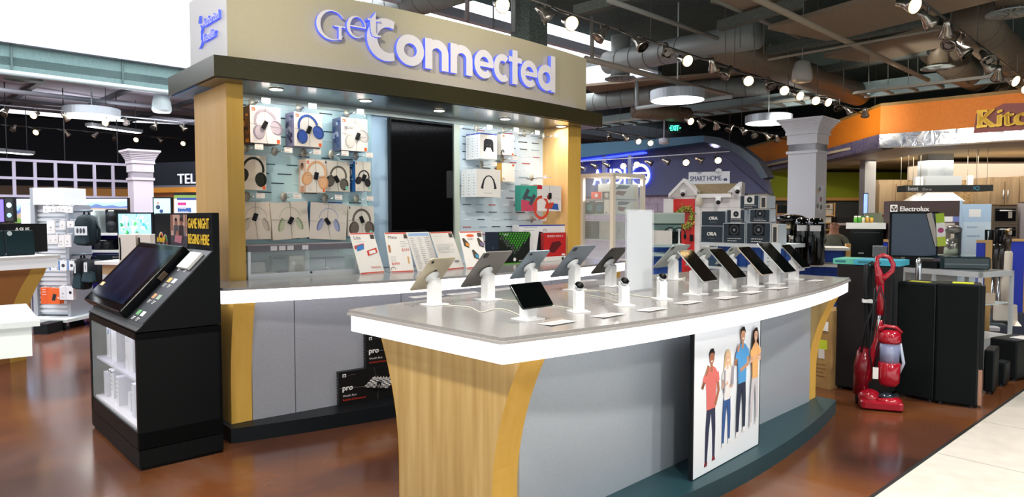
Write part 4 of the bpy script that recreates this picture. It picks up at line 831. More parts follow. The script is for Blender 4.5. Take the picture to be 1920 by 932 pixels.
# printed cards lying on the counter, with lifted corner
def flatcard(px, py, w_, d_, label, rz=0, z=DZ):
    p = G(px, py, z); mb = MB(); T = TR(-w_/2, -d_/2, 0); mb.add([(0,0,.004),(w_,0,.004),(w_,d_,.001),(0,d_,.001),(0,0,.0052),(w_,0,.0052),(w_,d_,.0022),(0,d_,.0022)], [(0,3,2,1),(4,5,6,7),(0,1,5,4),(1,2,6,5),(2,3,7,6),(3,0,4,7)], m('#DCD9D9', .3), False, T)
    for k in range(4): mb.add([(w_*.1-w_/2, d_*(.2+k*.15)-d_/2, .0056-.003*(.2+k*.15)), (w_*.8-w_/2, d_*(.2+k*.15)-d_/2, .0056-.003*(.2+k*.15)), (w_*.8-w_/2, d_*(.25+k*.15)-d_/2, .0056-.003*(.25+k*.15)), (w_*.1-w_/2, d_*(.25+k*.15)-d_/2, .0056-.003*(.25+k*.15))], [(0,1,2,3)], m('#A9A7AA'))
    mb.box(0,0,0,w_*.1,.006,.004,BLKM,T); return solo(mb, 'price_card', label, 'price card', p, ISL.a+rz, 'price cards lying on the island')
for i, (px, py, lb) in enumerate([(1045,606,'in front of the small black tablet'),(1140,592,'in front of the nearest watch'),(1222,581,'in front of the middle watch'),(1290,568,'in front of the right watch'),(1362,559,'below the first black screened tablet'),(1408,549,'below the second black screened tablet'),(1458,541,'below the middle black screened tablet'),(1530,527,'below the last black screened tablet')]):
    flatcard(px, py, .17, .085, 'pale printed card lying '+lb)
for px, py, lb in [(800,556,'behind the gold backed tablet'),(868,551,'behind the large grey backed tablet'),(940,543,'behind the pale blue backed tablet'),(1100,527,'behind the large blue grey tablet')]: flatcard(px, py, .22, .06, 'pale printed card lying on the far edge '+lb, PI)
def cable(pts, label):
    b = MB(); P = [G(px, py, DZ+.003) for px, py in pts]; Q = []
    for i in range(len(P)-1):
        p0, p1, p2, p3 = P[max(i-1,0)], P[i], P[i+1], P[min(i+2,len(P)-1)]
        for k in range(6):
            s = k/6; Q.append(.5*((2*p1)+(p2-p0)*s+(2*p0-5*p1+4*p2-p3)*s*s+(3*p1-p0-3*p2+p3)*s**3))
    Q.append(P[-1]); b.tube(Q, .0025, m('#E2E0D2', .5), 6); solo(b, 'charging_cable', label, 'cable', group='white cables on the island')
cable([(828,571),(850,573),(880,576),(895,583),(905,585),(925,580),(945,580),(968,588),(980,595)], 'white cable curling from the gold tablet stand to the small black tablet')
cable([(925,561),(965,564),(1000,568),(1020,572),(1050,575),(1072,580)], 'white cable running to the nearest watch stand')
cable([(1090,544),(1120,545),(1145,550),(1153,553),(1160,551)], 'white cable curving beside the large blue grey tablet stand')
cable([(1095,552),(1130,558),(1158,566)], 'white cable running to the middle watch stand')
cable([(1182,553),(1205,556),(1228,558)], 'white cable running to the right watch stand')
cable([(1273,523),(1285,520),(1282,527),(1295,530)], 'thin white cable beside the first pale tablet')
# ================================================================ THE GAME KIOSK
K = thing('game_kiosk', 'black demo kiosk with slanted touch screen and lit glass doors, left of the display wall', 'kiosk', KIO.o, KIO.a)
KB = m('#05090B', .45); KE = m('#050708', .3)
kw, kd = 1.17, .484
b = MB(); b.box(.012,.012,0,kw-.012,kd,.02,KE); b.box(0,0,.02,kw,kd,.122,KB); b.build('plinth', K)
b = MB(); b.box(0,.0,.127,.045,kd,.815,KB); b.box(kw-.03,0,.127,kw,kd,.815,KB); b.box(0,kd-.02,.127,kw,kd,.815,KB); b.box(0,0,.127,kw,kd,.225,KB); b.box(0,0,.775,kw,kd,.815,KB); b.build('cabinet', K)
b = MB(); b.box(.045,.02,.225,kw-.03,kd-.02,.24,m('#E8E6EE',.4)); b.box(.045,kd-.03,.24,kw-.03,kd-.02,.775,m('#CFCDE0',.5)); b.box(.045,.03,.50,kw-.03,kd-.03,.515,m('#CFCDE0',.4)); b.build('shelf', K)
b = MB(); b.box(.05,.035,.76,kw-.05,.06,.774,m('#F6F4FF',.4,0,3)); b.box(.05,.05,.49,kw-.05,.07,.499,m('#F6F4FF',.4,0,3)); b.build('light_strip', K)
mid = .60
for x0, x1 in ((.05, mid-.003), (mid+.003, kw-.035)):
    b = MB(); b.box(x0,.004,.232,x1,.010,.768,GLASS); d_ = b.build('glass_door', K); b = MB(); b.cyl(0,0,0,.018,.01,CHR,12,TR((mid-.03) if x0 < .3 else (mid+.03), .004, .505) @ RX(PI/2)); b.build('knob', d_)
# upper console
b = MB()
prof = [(0,.822),(0,.83),(.02,.845),(.445,1.285),(.445,1.52),(kd,1.52),(kd,.822)]
b.sideslab(prof, 0, kw, KB); b.build('console', K)
sa = math.atan2(1.285-.845, .425)
SLT = TR(0, .02, .846) @ RX(sa) # local: x right, y up the slope, z out
def sart(mb, T): return Art(mb, T @ RX(-PI/2) @ I4, 1, 1)
# info strip on the slope (right part)
b = MB(); b.box(.84,.03,0,kw-.01,.60,.002,m('#24282E',.3),SLT)
for (x, y, c) in [(.90,.07,'#4FA34C'),(.99,.07,'#D9DDE0'),(.90,.2,'#C98B4A'),(.99,.2,'#9BB59A'),(.90,.33,'#D9B33A'),(.99,.33,'#D9DDE0'),(.90,.46,'#D9843A'),(1.02,.46,'#D9DDE0')]:
    b.box(x,y,.002,x+.06,y+.035,.0026,m(c),SLT)
    for k in range(3): b.box(x+.0, y-.018-k*.009, .002, x+.05-.01*k, y-.014-k*.009, .0026, WHT, SLT)
b.build('info_strip', K)
b = MB(); T = TR(0,.445,0)
b.box(.0,-.004,1.285,kw,.0,1.51,m('#15171B',.35),T); b.build('marquee', K)
b = MB(); A_ = Art(b, TR(0,.4405,1.287), kw, .222)
cx = .16
for (x, r, c1, c2) in ((cx-.03,.055,'#D8322A','#F4F4F2'),(cx+.055,.04,'#2E9A55','#F4F4F2')):
    A_.arc(x,.135,r,0,2*PI,.012,WHT,r*1.15)
    for k, c in enumerate((c1,'#E8B92C','#3A8FD0','#D8322A')): A_.arc(x,.135,r*.86,k*PI/2,(k+1)*PI/2,.016,m(c,.5),r)
A_.text('INFINITY', (cx-.1)/kw, .1, .035, m('#F0C21F'), .2, bold=.08)
A_.rect(.33,0,.62,1,m('#C9A090')); A_.rect(.33,0,.62,.35,m('#3D3440')); A_.rect(.38,.35,.6,.65,m('#7A7078')); A_.rect(.34,.5,.37,1,m('#8A4A34')); A_.rect(.585,.45,.61,1,m('#9A6A50')); A_.rect(.5,.78,.56,1,m('#4a3a38'))
for (x, c) in ((.43,'#4A4246'),(.52,'#3A2A2A')): A_.poly([(x-.04,.25),(x+.04,.25),(x+.035,.68),(x-.035,.68)], m(c)); A_.disc(x,.78,.022,m('#9A6248'),.1); A_.disc(x,.85,.02,m('#1f1614'),.05)
A_.poly([(.4,.15),(.52,.12),(.54,.35),(.42,.38)], m('#B97080')); A_.disc(.46,.42,.02,m('#A86B50'),.09)
YL = m('#EFC42A', .5)
A_.text('GAME NIGHT', .645, .6, .065, YL, .385, bold=.05); A_.text('BEGINS HERE', .645, .14, .065, YL, .385, bold=.05)
b.build('marquee_print', K)
# monitor
T = TR(-.16, .0, .9) @ RX(math.atan2(.42, .40))
b = MB(); b.box(0, 0, -.06, .96, .56, 0, m('#090B0D',.25), T, .01); b.build('monitor', K)
SCR = noisy('deep_blue_screen', ['#0B0F1E', '#161D36', '#27314F'], (1,1,1), 3, 4, .06)
b = MB(); b.box(.012,.012,0,.948,.548,.002,m('#040506',.04),T); b.box(.07,.06,.002,.89,.51,.0026,SCR,T); b.box(.05,.14,.0026,.13,.17,.003,m('#D9A070',.4,0,.6),T); b.build('touch_screen', K)
b = MB(); b.box(.2,.05,-.12,.76,.45,-.06,KE,T); b.box(.965,.3,-.05,.985,.36,-.02,m('#5A4A3A'),T); b.build('monitor_mount', K)
b = MB(); b.box(0,0,0,.2,.13,.02,m('#EDEBE8'),None,.004); A_ = None; o = b.build('leaflet_stack'); p = KIO.w(.93,.30,0); M_ = KIO.M @ SLT @ TR(.9,.44,.003); o.matrix_world = M_; o['label'] = 'stack of white leaflets lying at the top of the kiosk slope'; o['category'] = 'leaflets'
# goods behind the glass doors
gi = 'boxed goods in the kiosk'
def gbox(x, y, z, w_, d_, h_, label, col='#E6E6EC', fn=None):
    carton(x, z, x+w_, z+h_, y, d_, 'boxed_product', label, 'product box', col, '#D2D3DC', fn, gi, frame=KIO)
circ = lambda a: (a.arc(.5*a.w,.45*a.h,a.w*.35,0,2*PI,.004,INKG), a.lines(.15,.78,.8,.92,3,INKG))
ivid = lambda a: (a.poly([(.3,.75),(.7,.8),(.6,.95),(.3,.9)], m('#3A7FC4')), a.lines(.1,.1,.6,.3,4,INKG))
gbox(.12,.08,.516,.1,.12,.21,'white box with blue corner mark at the left of the upper kiosk shelf',fn=ivid)
gbox(.24,.08,.516,.14,.16,.23,'plain white box beside the blue marked one on the upper kiosk shelf','#F0F0F4')
gbox(.64,.07,.516,.17,.14,.24,'white box with round product outline on the upper kiosk shelf',fn=circ)
gbox(.83,.09,.516,.13,.14,.23,'light box with two lines of print on the upper kiosk shelf',fn=lambda a: a.lines(.1,.2,.9,.9,6,INKG))
b_ = 'YO IS POWER'
gbox(.98,.07,.516,.13,.14,.13,'small white box at the right of the upper kiosk shelf',fn=lambda a: a.lines(.2,.3,.8,.8,3,INK))
carton(.98,.65,1.12,.755,.075,.13,'boxed_product','white box lettered power lying on the small box in the kiosk','product box','#EDEDF2','#D2D3DC',lambda a: a.text('IS POWER',.05,.4,.022,INK,a.w*.85,bold=.05),gi,frame=KIO)
for i, (x, h_, lb) in enumerate([(.10,.17,'far left of'),(.20,.2,'second from the left on'),(.31,.16,'third from the left on'),(.42,.19,'left of the door gap on'),(.63,.12,'low one right of the door gap on'),(.72,.2,'fifth from the right on'),(.80,.21,'fourth from the right on'),(.885,.19,'third from the right on'),(.965,.2,'second from the right on'),(1.05,.18,'far right of')]):
    gbox(x,.06+.02*(i % 3),.241,.065,.16,h_,'white boxed item, %s the lower kiosk shelf' % lb,'#EDEDF2' if i % 2 else '#DCDCE6',(lambda a: a.lines(.15,.3,.85,.9,5,INKG)) if i % 2 else None)
# kiosk foot bracket that sticks out at the back left
# ================================================================ RIGHT BACKGROUND
def px_box(x0, x1, yb, yt, Y, dep, rz=None):       # returns (origin, width, height) of an upright box whose front face covers these pixels
    a, c = W(x0, yb, Y), W(x1, yb, Y); return a, (c-a).length, W(x0, yt, Y).z-a.z
# ---- audio wall with arched right shoulder, and its blue lit canopy rail
AW = noisy('audio_wall_plum', ['#3C3F60', '#454868'], (1,1,1), 30, 3, .6)
def awp(px, py):
    f_ = (px-1085)/(1440-1085); Y = 19.0+(15.8-19.0)*f_; return W(px, py, Y)
aA, aB = awp(1060, 405), awp(1440, 405); AF = Frame((aA.x, aA.y), math.atan2(aB.y-aA.y, aB.x-aA.x))
def AH(px, py, n=0): return AF.hit(px, py, n)
t = thing('audio_sign_wall', 'plum coloured department wall with arched shoulder and blue lit ledge behind the shelves', 'wall feature', (AF.o.x, AF.o.y, 0), AF.a)
top = [AH(px, py) for px, py in [(1060,292),(1150,280),(1240,270),(1318,258),(1350,262),(1385,278),(1415,302),(1436,335),(1443,366)]]
b = MB(); zb = AH(1250, 366)[1]; b.slab([(top[0][0], zb), (top[-1][0], zb)]+top[::-1], 0, .3, AW); b.build('arched_panel', t)
b = MB(); lo = [AH(px, py, -.5) for px, py in [(1060,299),(1320,266)]]; hi = [AH(px, py, -.5) for px, py in [(1060,272),(1320,254)]]
b.slab([lo[0], lo[1], hi[1], hi[0]], -.5, 0, noisy('audio_ledge_blue', ['#2C5873','#35627C'], (1,1,1), 30, 3, .6)); b.build('ledge', t)
b = MB(); P = [AH(px, py, -.5) for px, py in [(1318,254),(1350,258),(1388,275),(1420,300),(1440,332)]]; Q = [AH(px, py, -.5) for px, py in [(1318,266),(1350,273),(1385,290),(1412,312),(1428,336)]]
b.slab(Q+P[::-1], -.5, 0, noisy('audio_arch_grey', ['#3A4450','#434D5A'], (1,1,1), 30, 3, .7)); b.build('arch_rim', t)
b = MB(); p, q = AH(1085, 301, -.2), AH(1210, 285, -.2); b.slab([(p[0], p[1]-.04), (q[0], q[1]-.04), q, p], -.3, -.1, m('#3B4CFF', .4, 0, 1.6)); b.build('blue_light_strip', t)
pB = m('#8F8490', .8)
b = MB(); zb2 = .0; x0, x1 = AH(1205, 400)[0], AH(1262, 400)[0]; b.box(x0-3, .1, 0, x1+1.5, .3, zb, noisy('painted_brick_mauve', ['#857683','#978895'], (1,1,1), 9, 3, .8))
for k in range(12):
    b.box(x0-3, .095, k*.2, x1+1.5, .1, k*.2+.012, m('#6d606b'))
    for j in range(14): b.box(x0-3+j*.42+(k%2)*.21, .095, k*.2, x0-2.988+j*.42+(k%2)*.21, .1, k*.2+.2, m('#6d606b'))
b.build('brick_panel', t)
NEON = m('#E9EEFF', .4, 0, 1.6); NS = m('#3B5BFF', .4, 0, 1.2)
b = MB(); x0, z0 = AH(1112, 347, -.1); x1, z1 = AH(1222, 313, -.1); hh = .42
wd = AH(1173, 330, -.1)[0]-x0; b.text('AUDI', x0, z0, hh, NEON, -.05, wd, I4, .06, NS, .012); wd += .08
vs, fs = ringpoly(x0+wd+.33, z0+hh/2, .29, .22, 0, 2*PI, 40, .30, .23); b.extr(vs, fs, -.11, -.05, NEON, NS)
for zz in (-.06, .06): vs, fs = rect2(x0+wd+.08, z0+hh/2+zz-.02, x0+wd+.58, z0+hh/2+zz+.02); b.extr(vs, fs, -.1, -.05, NEON, NS)
b.build('lettering', t)
for xx in (1132, 1180):
    b = MB(); x, z = AH(xx, 330, -.3); b.box(x-.05, -.3, z-.2, x+.05, -.2, AH(xx, 290, -.3)[1], m('#8C92A8')); b.build('sign_bracket', t)
p, q = AH(1085, 303, -.7), AH(1368, 284, -.7); TRK[0] = (AF.w(p[0], -.7, p[1]), AF.w(q[0], -.7, q[1])); track3(TRK[0][0], TRK[0][1], 'pale spotlight track in front of the plum audio wall', m('#C9C9D4'))
for i, (px, py, lit) in enumerate([(1093,312,0),(1115,308,0),(1138,306,0),(1168,307,1),(1193,304,1),(1218,302,0),(1250,300,0),(1285,300,1),(1313,297,0),(1345,296,1)]):
    h_ = AH(px, py+3, -.7); head(0, 0, 1, lit, .0 if lit else 1.2, -1.1, '%s spotlight from the left on the pale track at the audio wall, %s' % (ORD[i], 'lit' if lit else 'unlit'), 1.25, loc=AF.w(h_[0], -.7, h_[1]))
# exit sign
p = W(1265, 240, 15.5); t = thing('exit_sign', 'green lit exit sign hanging from the cable tray', 'exit sign', p, -.15); b = MB(); b.box(-.13,0,-.1,.13,.05,.1,m('#14302C',.4)); b.build('housing', t)
b = MB(); b.text('EXIT', -.09, -.06, .12, m('#3DF0B0', .4, 0, 2.0), -.002, .18, bold=.04); b.text('<', -.125, -.03, .06, m('#3DF0B0', .4, 0, 2.0), -.002); b.text('>', .1, -.03, .06, m('#3DF0B0', .4, 0, 2.0), -.002); b.build('lettering', t); b = MB(); b.tube([(0,.02,.1),(0,.02,.6)], .01, DGRY, 6); b.build('stem', t)
p = W(1245, 265, 15.5); t = thing('ceiling_camera', 'small white device on a rod hanging left below the exit sign', 'device', p); b = MB(); b.lathe([(.001,-.08),(.1,-.06),(.12,0),(.12,.06),(.03,.08)], m('#B9B9C2'), 16); b.build('body', t); b = MB(); b.tube([(0,0,.08),(0,0,.9)], .015, m('#B9B9C2'), 6); b.build('rod', t)
# ---- kitchen department fascia : built along real ground points
KP = [(12.6, 8.9), (9.0, 12.0), (7.28, 13.6), (7.62, 16.8), (7.56, 20.6), (7.5, 22)]
ORNG = noisy('orange_paint', ['#E07A10', '#EA8414'], (1,1,1), 20, 3, .6)
HAM = noisy('hammered_metal', ['#8F95A0', '#B9BCC2', '#DEDCD6'], (1,1,1), 5, 2, .25, .85, .6, None, 1.5)
HAM2 = noisy('etched_purple_metal', ['#6B5B86', '#8C8196', '#5B4E86'], (1,1,1), 7, 6, .5, .3, .3)
def along(pts, off, z0, z1, th, mt, mb=None):
    mb = mb or MB(); 
    def offp(i, o):
        p = Vector(pts[i]); d1 = (Vector(pts[i])-Vector(pts[i-1])).normalized() if i else None; d2 = (Vector(pts[i+1])-Vector(pts[i])).normalized() if i < len(pts)-1 else None
        d = ((d1 or d2)+(d2 or d1)).normalized(); n = Vector((-d.y, d.x)); return p+n*o
    A = [offp(i, off) for i in range(len(pts))]; Bq = [offp(i, off-th) for i in range(len(pts))]
    mb.prism([(v.x, v.y) for v in A]+[(v.x, v.y) for v in reversed(Bq)], z0, z1, mt); return mb
t = thing('kitchen_fascia', 'curved orange department fascia with hammered metal band across the upper right', 'fascia', (0,0,0))
along(KP, 0, 3.11, 3.66, .3, ORNG).build('orange_panel', t)
along(KP, .0, 3.66, 3.72, .5, noisy('fascia_top_wood', ['#8C6A36','#9C783E'], (1,1,1), 9, 3, .6)).build('top_cap', t)
along(KP[:3], .03, 2.84, 3.11, .33, HAM).build('metal_band', t)
along(KP[2:], .03, 2.84, 3.11, .33, HAM2).build('metal_band', t)
along(KP, -.3, 2.84, 2.86, 1.2, m('#B7A998')).build('soffit', t)
KF = Frame((7.28, 13.6), math.atan2(12.0-13.6, 9.0-7.28))
b = MB(); x0, z0 = KF.hit(1836, 247, -.05); x1, z1 = KF.hit(1836, 205, -.05); Ltot = 3.4
T = KF.M
MAR = m('#8E4B45', .6)
b.slab([(x0-.08, z0-.02), (x0+Ltot, z0-.02), (x0+Ltot, z1+.12), (x0+1.0, z1+.1), (x0+.9, z1+.02), (x0+.35, z1+.06), (x0+.2, z1-.02), (x0-.05, z1-.08)], -.08, 0, MAR, T); b.build('sign_backing', t)
b = MB(); h_ = (z1-z0)*.78; YEL = m('#F4C21A', .5); YS = m('#C98A10', .5)
b.text('Kitchens', x0, z0+.06, h_, YEL, -.1, None, T, .06, YS, .06)
for k in (0,): 
    for dz in (0, h_-.045): vs, fs = rect2(x0-.03, z0+.06+dz, x0+.13, z0+.105+dz); b.extr(vs, fs, -.161, -.1, YEL, YS, T)
    for dx in (.2, ): vs, fs = rect2(x0+dx, z0+.06, x0+dx+.14, z0+.105); b.extr(vs, fs, -.161, -.1, YEL, YS, T)
b.build('sign_lettering', t)
# ---- kitchen interior
GRN = noisy('lime_green_wall', ['#8F9A10', '#99A51A'], (1,1,1), 30, 3, .7)
b = MB(); b.box(7.9, 21.0, 0, 12.2, 21.2, 2.84, GRN); b.box(11.2, 18.2, 0, 22, 18.4, 2.84, m('#8C8074', .7)); b.box(7.2, 20.9, 0, 7.9, 21.1, 2.84, m('#C9C4B8')); struct(b, 'wall_kitchen')
b = MB(); a, c = W(1546, 372, 20.9), W(1622, 366, 20.9); b.box(7.9, 20.7, a.z-.07, 12.1, 21, a.z+.02, m('#C9964A', .5)); b.box(7.9, 20.85, 0, 12.1, 21, a.z-.07, m('#3A3D3E', .7)); struct(b, 'trim_2')
b = MB(); b.box(7.4, 14, 2.95, 22, 22, 3.0, m('#D6C6A6', .8)); struct(b, 'ceiling')
b = MB(); b.box(7.9, 13.6, 2.45, 22, 18.2, 2.5, m('#B9A898', .8)) if False else b.box(10.5, 17.0, 2.35, 22, 18.2, 2.84, m('#B3A494', .8)); struct(b, 'wall_bulkhead')
area('kitchen_ceiling_light', (11, 16.5, 2.8), 5, 4, 160, (1, .93, .8))
p = W(1625, 400, 16.5); b = MB(); b.box(-.13,-.13,0,.13,.13,2.84,m('#B3AFAC',.6)); solo(b, 'column', 'slim grey square column at the edge of the lime green wall', 'column', (p.x, p.y, 0))
# white panelled columns with capitals
def column(px, yb, Y, w_, ztop, label, col='#D8DADF'):
    p = W(px, 400, Y); t = thing('column', label, 'column', (p.x, p.y, 0), PI/4); mt = m(col, .6); h_ = w_/2
    b = MB(); b.box(-h_,-h_,0,h_,h_,ztop-.45,mt); b.build('shaft', t)
    b = MB()
    k_ = w_*1.25
    for (e, z0, z1) in ((.05, -.62, -.57), (.0, -.57, -.45), (.03, -.45, -.28), (.07, -.28, -.24)): e *= k_; b.box(-h_-e,-h_-e,ztop+z0,h_+e,h_+e,ztop+z1,mt)
    for k in range(6):
        e = (.06+.16*(k/5)**1.3)*k_; z0 = ztop-.24+k*.035; b.box(-h_-e,-h_-e,z0,h_+e,h_+e,z0+.036,mt)
    b.box(-h_-.26*k_,-h_-.26*k_,ztop-.04,h_+.26*k_,h_+.26*k_,ztop,mt); b.build('capital', t); return t
t = column(1512, 430, 12.5, .5, 3.24, 'white square column with stepped capital, beside the orange kitchen fascia')
b = MB(); 
for (x, z, c) in [(-.12,1.95,'#D9B25A'),(-.06,1.98,'#4A6FA8'),(.0,1.8,'#B0567A'),(-.14,1.68,'#7a7a80'),(.02,1.66,'#5a5a60')]: b.cyl(0,0,0,.004,.045,m(c),10,TR(x,-.251,z) @ RX(PI/2))
b.quad((-.17,-.2515,1.55),(.12,-.2515,1.55),(.12,-.2515,2.05),(-.17,-.2515,2.05),m('#E4E6EA')); b.build('pasted_picture', t)
# white box speakers / generic helper for a box thing seen straight on with art
def bbox(name, label, cat, x0, x1, yb, yt, Y, dep, col, side=None, art=None, rz=-.25, group=None, z=None, r=0, rough=.5):
    a, w_, h_ = px_box(x0, x1, yb, yt, Y, dep)
    if z is not None: h_ += a.z-z; a.z = z
    w_ = w_/math.cos(abs(rz))*1.0 if abs(rz) < .6 else w_*1.2
    mb = MB(); mb.box(0,0,0,w_,dep,h_,m(side or col,rough),None,r)
    if not r: mb.box(0,-.001,0,w_,.0005,h_,m(col,rough))
    if art: art(Art(mb, I4, w_, h_, -.0014))
    return solo(mb, name, label, cat, a, rz, group)
def gondola(name, label, cat, x0, x1, Y, dep, shelves, zt, frame='#D9D3C8', back='#2C62C0', rz=-.2, posts=True, shelf='#D9D3C8'):
    a, c = W(x0, 450, Y), W(x1, 450, Y); w_ = (c-a).length/math.cos(rz); t = thing(name, label, cat, (a.x, a.y, 0), rz)
    b = MB(); b.box(0,dep-.03,.1,w_,dep,zt,m(back,.6))
    for k in range(int(w_/.12)): b.box(k*.12,dep-.036,.1,k*.12+.008,dep-.03,zt,m('#1D3F8A'))
    for k in range(int(zt/.12)): b.box(0,dep-.036,.1+k*.12,w_,dep-.03,.108+k*.12,m('#1D3F8A'))
    b.build('grid_back', t)
    for z in shelves: b = MB(); b.box(0,0,z-.03,w_,dep-.04,z,m(shelf,.45)); b.build('shelf', t)
    if posts:
        for x in (-.05, w_): b = MB(); b.box(x,dep-.12,0,x+.05,dep,zt+.03,m(frame,.5)); b.build('post', t)
    b = MB(); b.box(0,.02,0,w_,dep,.1,m('#3a3c40')); b.build('kick_base', t)
    return t, Frame((a.x, a.y), rz), w_
# ---- tall glass showcase right of the display wall
c_ = W(1149, 480, 7.5); F1 = Frame((c_.x, c_.y), .764); w_ = .6; dd = .48; zt = W(1149, 323, 7.5).z; F1L = Frame(F1.w(0, dd)[:2], .764-PI/2)
t = thing('tall_showcase', 'tall cream framed glass showcase seen corner on, right of the display wall', 'showcase', (c_.x, c_.y, 0), F1.a)
CR = m('#DED3C2', .4); s4 = .045
b = MB()
for x, y in ((0,0),(w_-s4,0),(0,dd-s4),(w_-s4,dd-s4)): b.box(x,y,.1,x+s4,y+s4,zt-.03,CR)
for z in (zt-.04, .1, .95):
    b.box(0,0,z,w_,s4,z+.04,CR); b.box(0,dd-s4,z,w_,dd,z+.04,CR); b.box(0,s4,z,s4,dd-s4,z+.04,CR); b.box(w_-s4,s4,z,w_,dd-s4,z+.04,CR)
b.box(0,0,.1,w_,dd,.5,CR); b.build('frame', t)
b = MB(); b.box(s4,.01,.5,w_-s4,.014,zt-.04,GLASS); b.build('glass_door', t); b = MB(); b.box(.01,s4,.5,.014,dd-s4,zt-.04,GLASS); b.build('glass_side', t)
for z in (1.24, 1.52): b = MB(); b.box(.03,.03,z-.01,w_-.03,dd-.03,z,m('#B9C4C4',.3)); b.build('shelf', t)
b = MB(); b.box(.05,.05,1.685,w_-.05,dd-.05,1.69,m('#B9C4C4',.3)); b.build('shelf', t)
area('showcase_light', F1.w(w_/2, .24, zt-.05), .4, .05, 5, (1,1,1), (0,0,F1.a))
def inF(F_, x, z, w2, h2, d2, y, name, label, cat, col, art=None, side=None, group=None, rough=.5):
    mb = MB(); mb.box(0,0,0,w2,d2,h2,m(side or col,rough)); mb.box(0,-.001,0,w2,.0005,h2,m(col,rough))
    if art: art(Art(mb, I4, w2, h2, -.0014))
    return solo(mb, name, label, cat, F_.w(x, y, z), F_.a, group)
gs_ = 'boxes in the tall glass showcase'
def lap(a): a.poly([(.1,.62),(.55,.68),(.7,.9),(.25,.92)], m('#5a5f66')); a.poly([(.1,.3),(.4,.2),(.55,.5),(.2,.55)], m('#8a5a50')); a.rect(.82,0,1,1,m('#D8CDBB'))
inF(F1, .06, 1.692, .48, .17, .2, .06, 'laptop_box', 'cream box with a slim laptop picture, upper one in the showcase', 'laptop box', '#DCDCD4', lap, None, gs_)
inF(F1, .06, 1.521, .48, .155, .2, .06, 'laptop_box', 'cream box with a slim laptop picture, lower one in the showcase', 'laptop box', '#DCDCD4', lap, None, gs_)
def il(x, z, w2_, h2_, nm, lb, ct, col, art): inF(F1L, x, z, w2_, h2_, .1, .06, nm, lb, ct, col, art, None, gs_)
il(.03, 1.521, .13, .15, 'game_gear_box', 'dark blue green box at the left of the showcase', 'product box', '#1F4450', lambda a: (a.disc(.5,.5,.3,m('#4FA0B0')), a.rect(.1,.9,.5,.97,WHT)))
il(.165, 1.521, .14, .155, 'game_gear_box', 'dark box with teal figure outlines in the showcase', 'product box', '#22323C', lambda a: (a.disc(.5,.45,.3,m('#3A6A8A')), a.rect(.1,.9,.9,.97,WHT), a.rect(0,0,1,.05,m('#3F9A4A'))))
il(.315, 1.521, .05, .16, 'white_box', 'narrow white box in the middle of the showcase', 'product box', '#E4DFD8', lambda a: a.rect(.3,.05,.7,.15,INK))
il(.372, 1.521, .05, .16, 'white_box', 'narrow white box right beside its twin in the showcase', 'product box', '#DAD5CE', lambda a: a.rect(.3,.05,.7,.15,INK))
il(.12, 1.692, .15, .08, 'red_box', 'orange red box near the top of the showcase', 'product box', '#E2452C', lambda a: a.disc(.5,.5,.15,WHT))
il(.28, 1.692, .1, .08, 'dark_box', 'dark box with pale ring near the top of the showcase', 'product box', '#4A4448', lambda a: a.disc(.6,.5,.3,m('#C9B9B4')))
il(.03, 1.241, .17, .2, 'black_box', 'black box low in the showcase at the left', 'product box', '#22262A', lambda a: a.lines(.2,.1,.8,.9,6,m('#4a5058')))
il(.24, 1.241, .18, .2, 'grey_box', 'grey box with a teardrop outline in the lower showcase', 'product box', '#A7A49B', lambda a: (a.arc(.5*a.w,.5*a.h,.05,0,2*PI,.003,INK,.08), a.lines(.4,.4,.6,.6,3,INK)))
inF(F1, .08, 1.241, .2, .19, .15, .06, 'grey_box', 'grey box with a round gadget outline in the lower showcase', 'product box', '#B1AEA6', lambda a: (a.arc(.5*a.w,.5*a.h,.05,0,2*PI,.003,INK,.07), a.lines(.4,.35,.6,.65,4,INK)), None, gs_)
inF(F1, .32, 1.241, .17, .18, .15, .08, 'white_box', 'white box with pale blue panel beside the grey boxes', 'product box', '#D9D6D2', lambda a: a.rect(.1,.3,.9,.8,m('#7FB0D8')), None, gs_)
# ---- headphone stand table between showcase and play house
t, F2, w2 = gondola('headphone_display', 'pale green and black headphone shelf unit in front of the red door', 'display shelf', 1222, 1287, 8.3, .45, [1.04, 1.15], 1.12, posts=False, shelf='#B9D0D0', rz=-.1)
inF(F2, 0, 1.40, w2*.93, .14, .3, .02, 'header_board', 'green grey header board above the black headphones', 'board', '#9DB0A6', lambda a: (a.rect(0,.88,1,1,m('#B8BFB8')), a.rect(0,0,1,.06,BLKM)))
inF(F2, 0, 1.151, w2*.93, .25, .02, .3, 'demo_board', 'black back board behind the two headphones', 'board', '#16211F', lambda a: a.rect(0,.62,1,.97,m('#9CBDB6')))
inF(F2, 0, 1.151, .25, .17, .2, .05, 'white_carton', 'cream white carton left of the black headphones', 'carton', '#E8E2DC')
for k, xx in enumerate((w2*.55, w2*.8)):
    p = F2.w(xx, .1, 1.151); t = thing('headphones', 'black headphones on a white stand, %s of two' % ('left','right')[k], 'headphones', p, F2.a, None)
    b = MB(); b.tube([(.075*math.cos(a_), 0, .13+.075*math.sin(a_)) for a_ in [PI*i/12 for i in range(13)]], .007, BLKM, 6); b.build('headband', t)
    for sx in (-1,1): b = MB(); b.ball((sx*.072,0,.10), (.018,.03,.038), BLKM); b.build('ear_cup', t)
    b = MB(); b.lathe([(.001,0),(.04,0),(.01,.02),(.012,.18),(.03,.19)], WHTG, 12); b.build('stand', t)
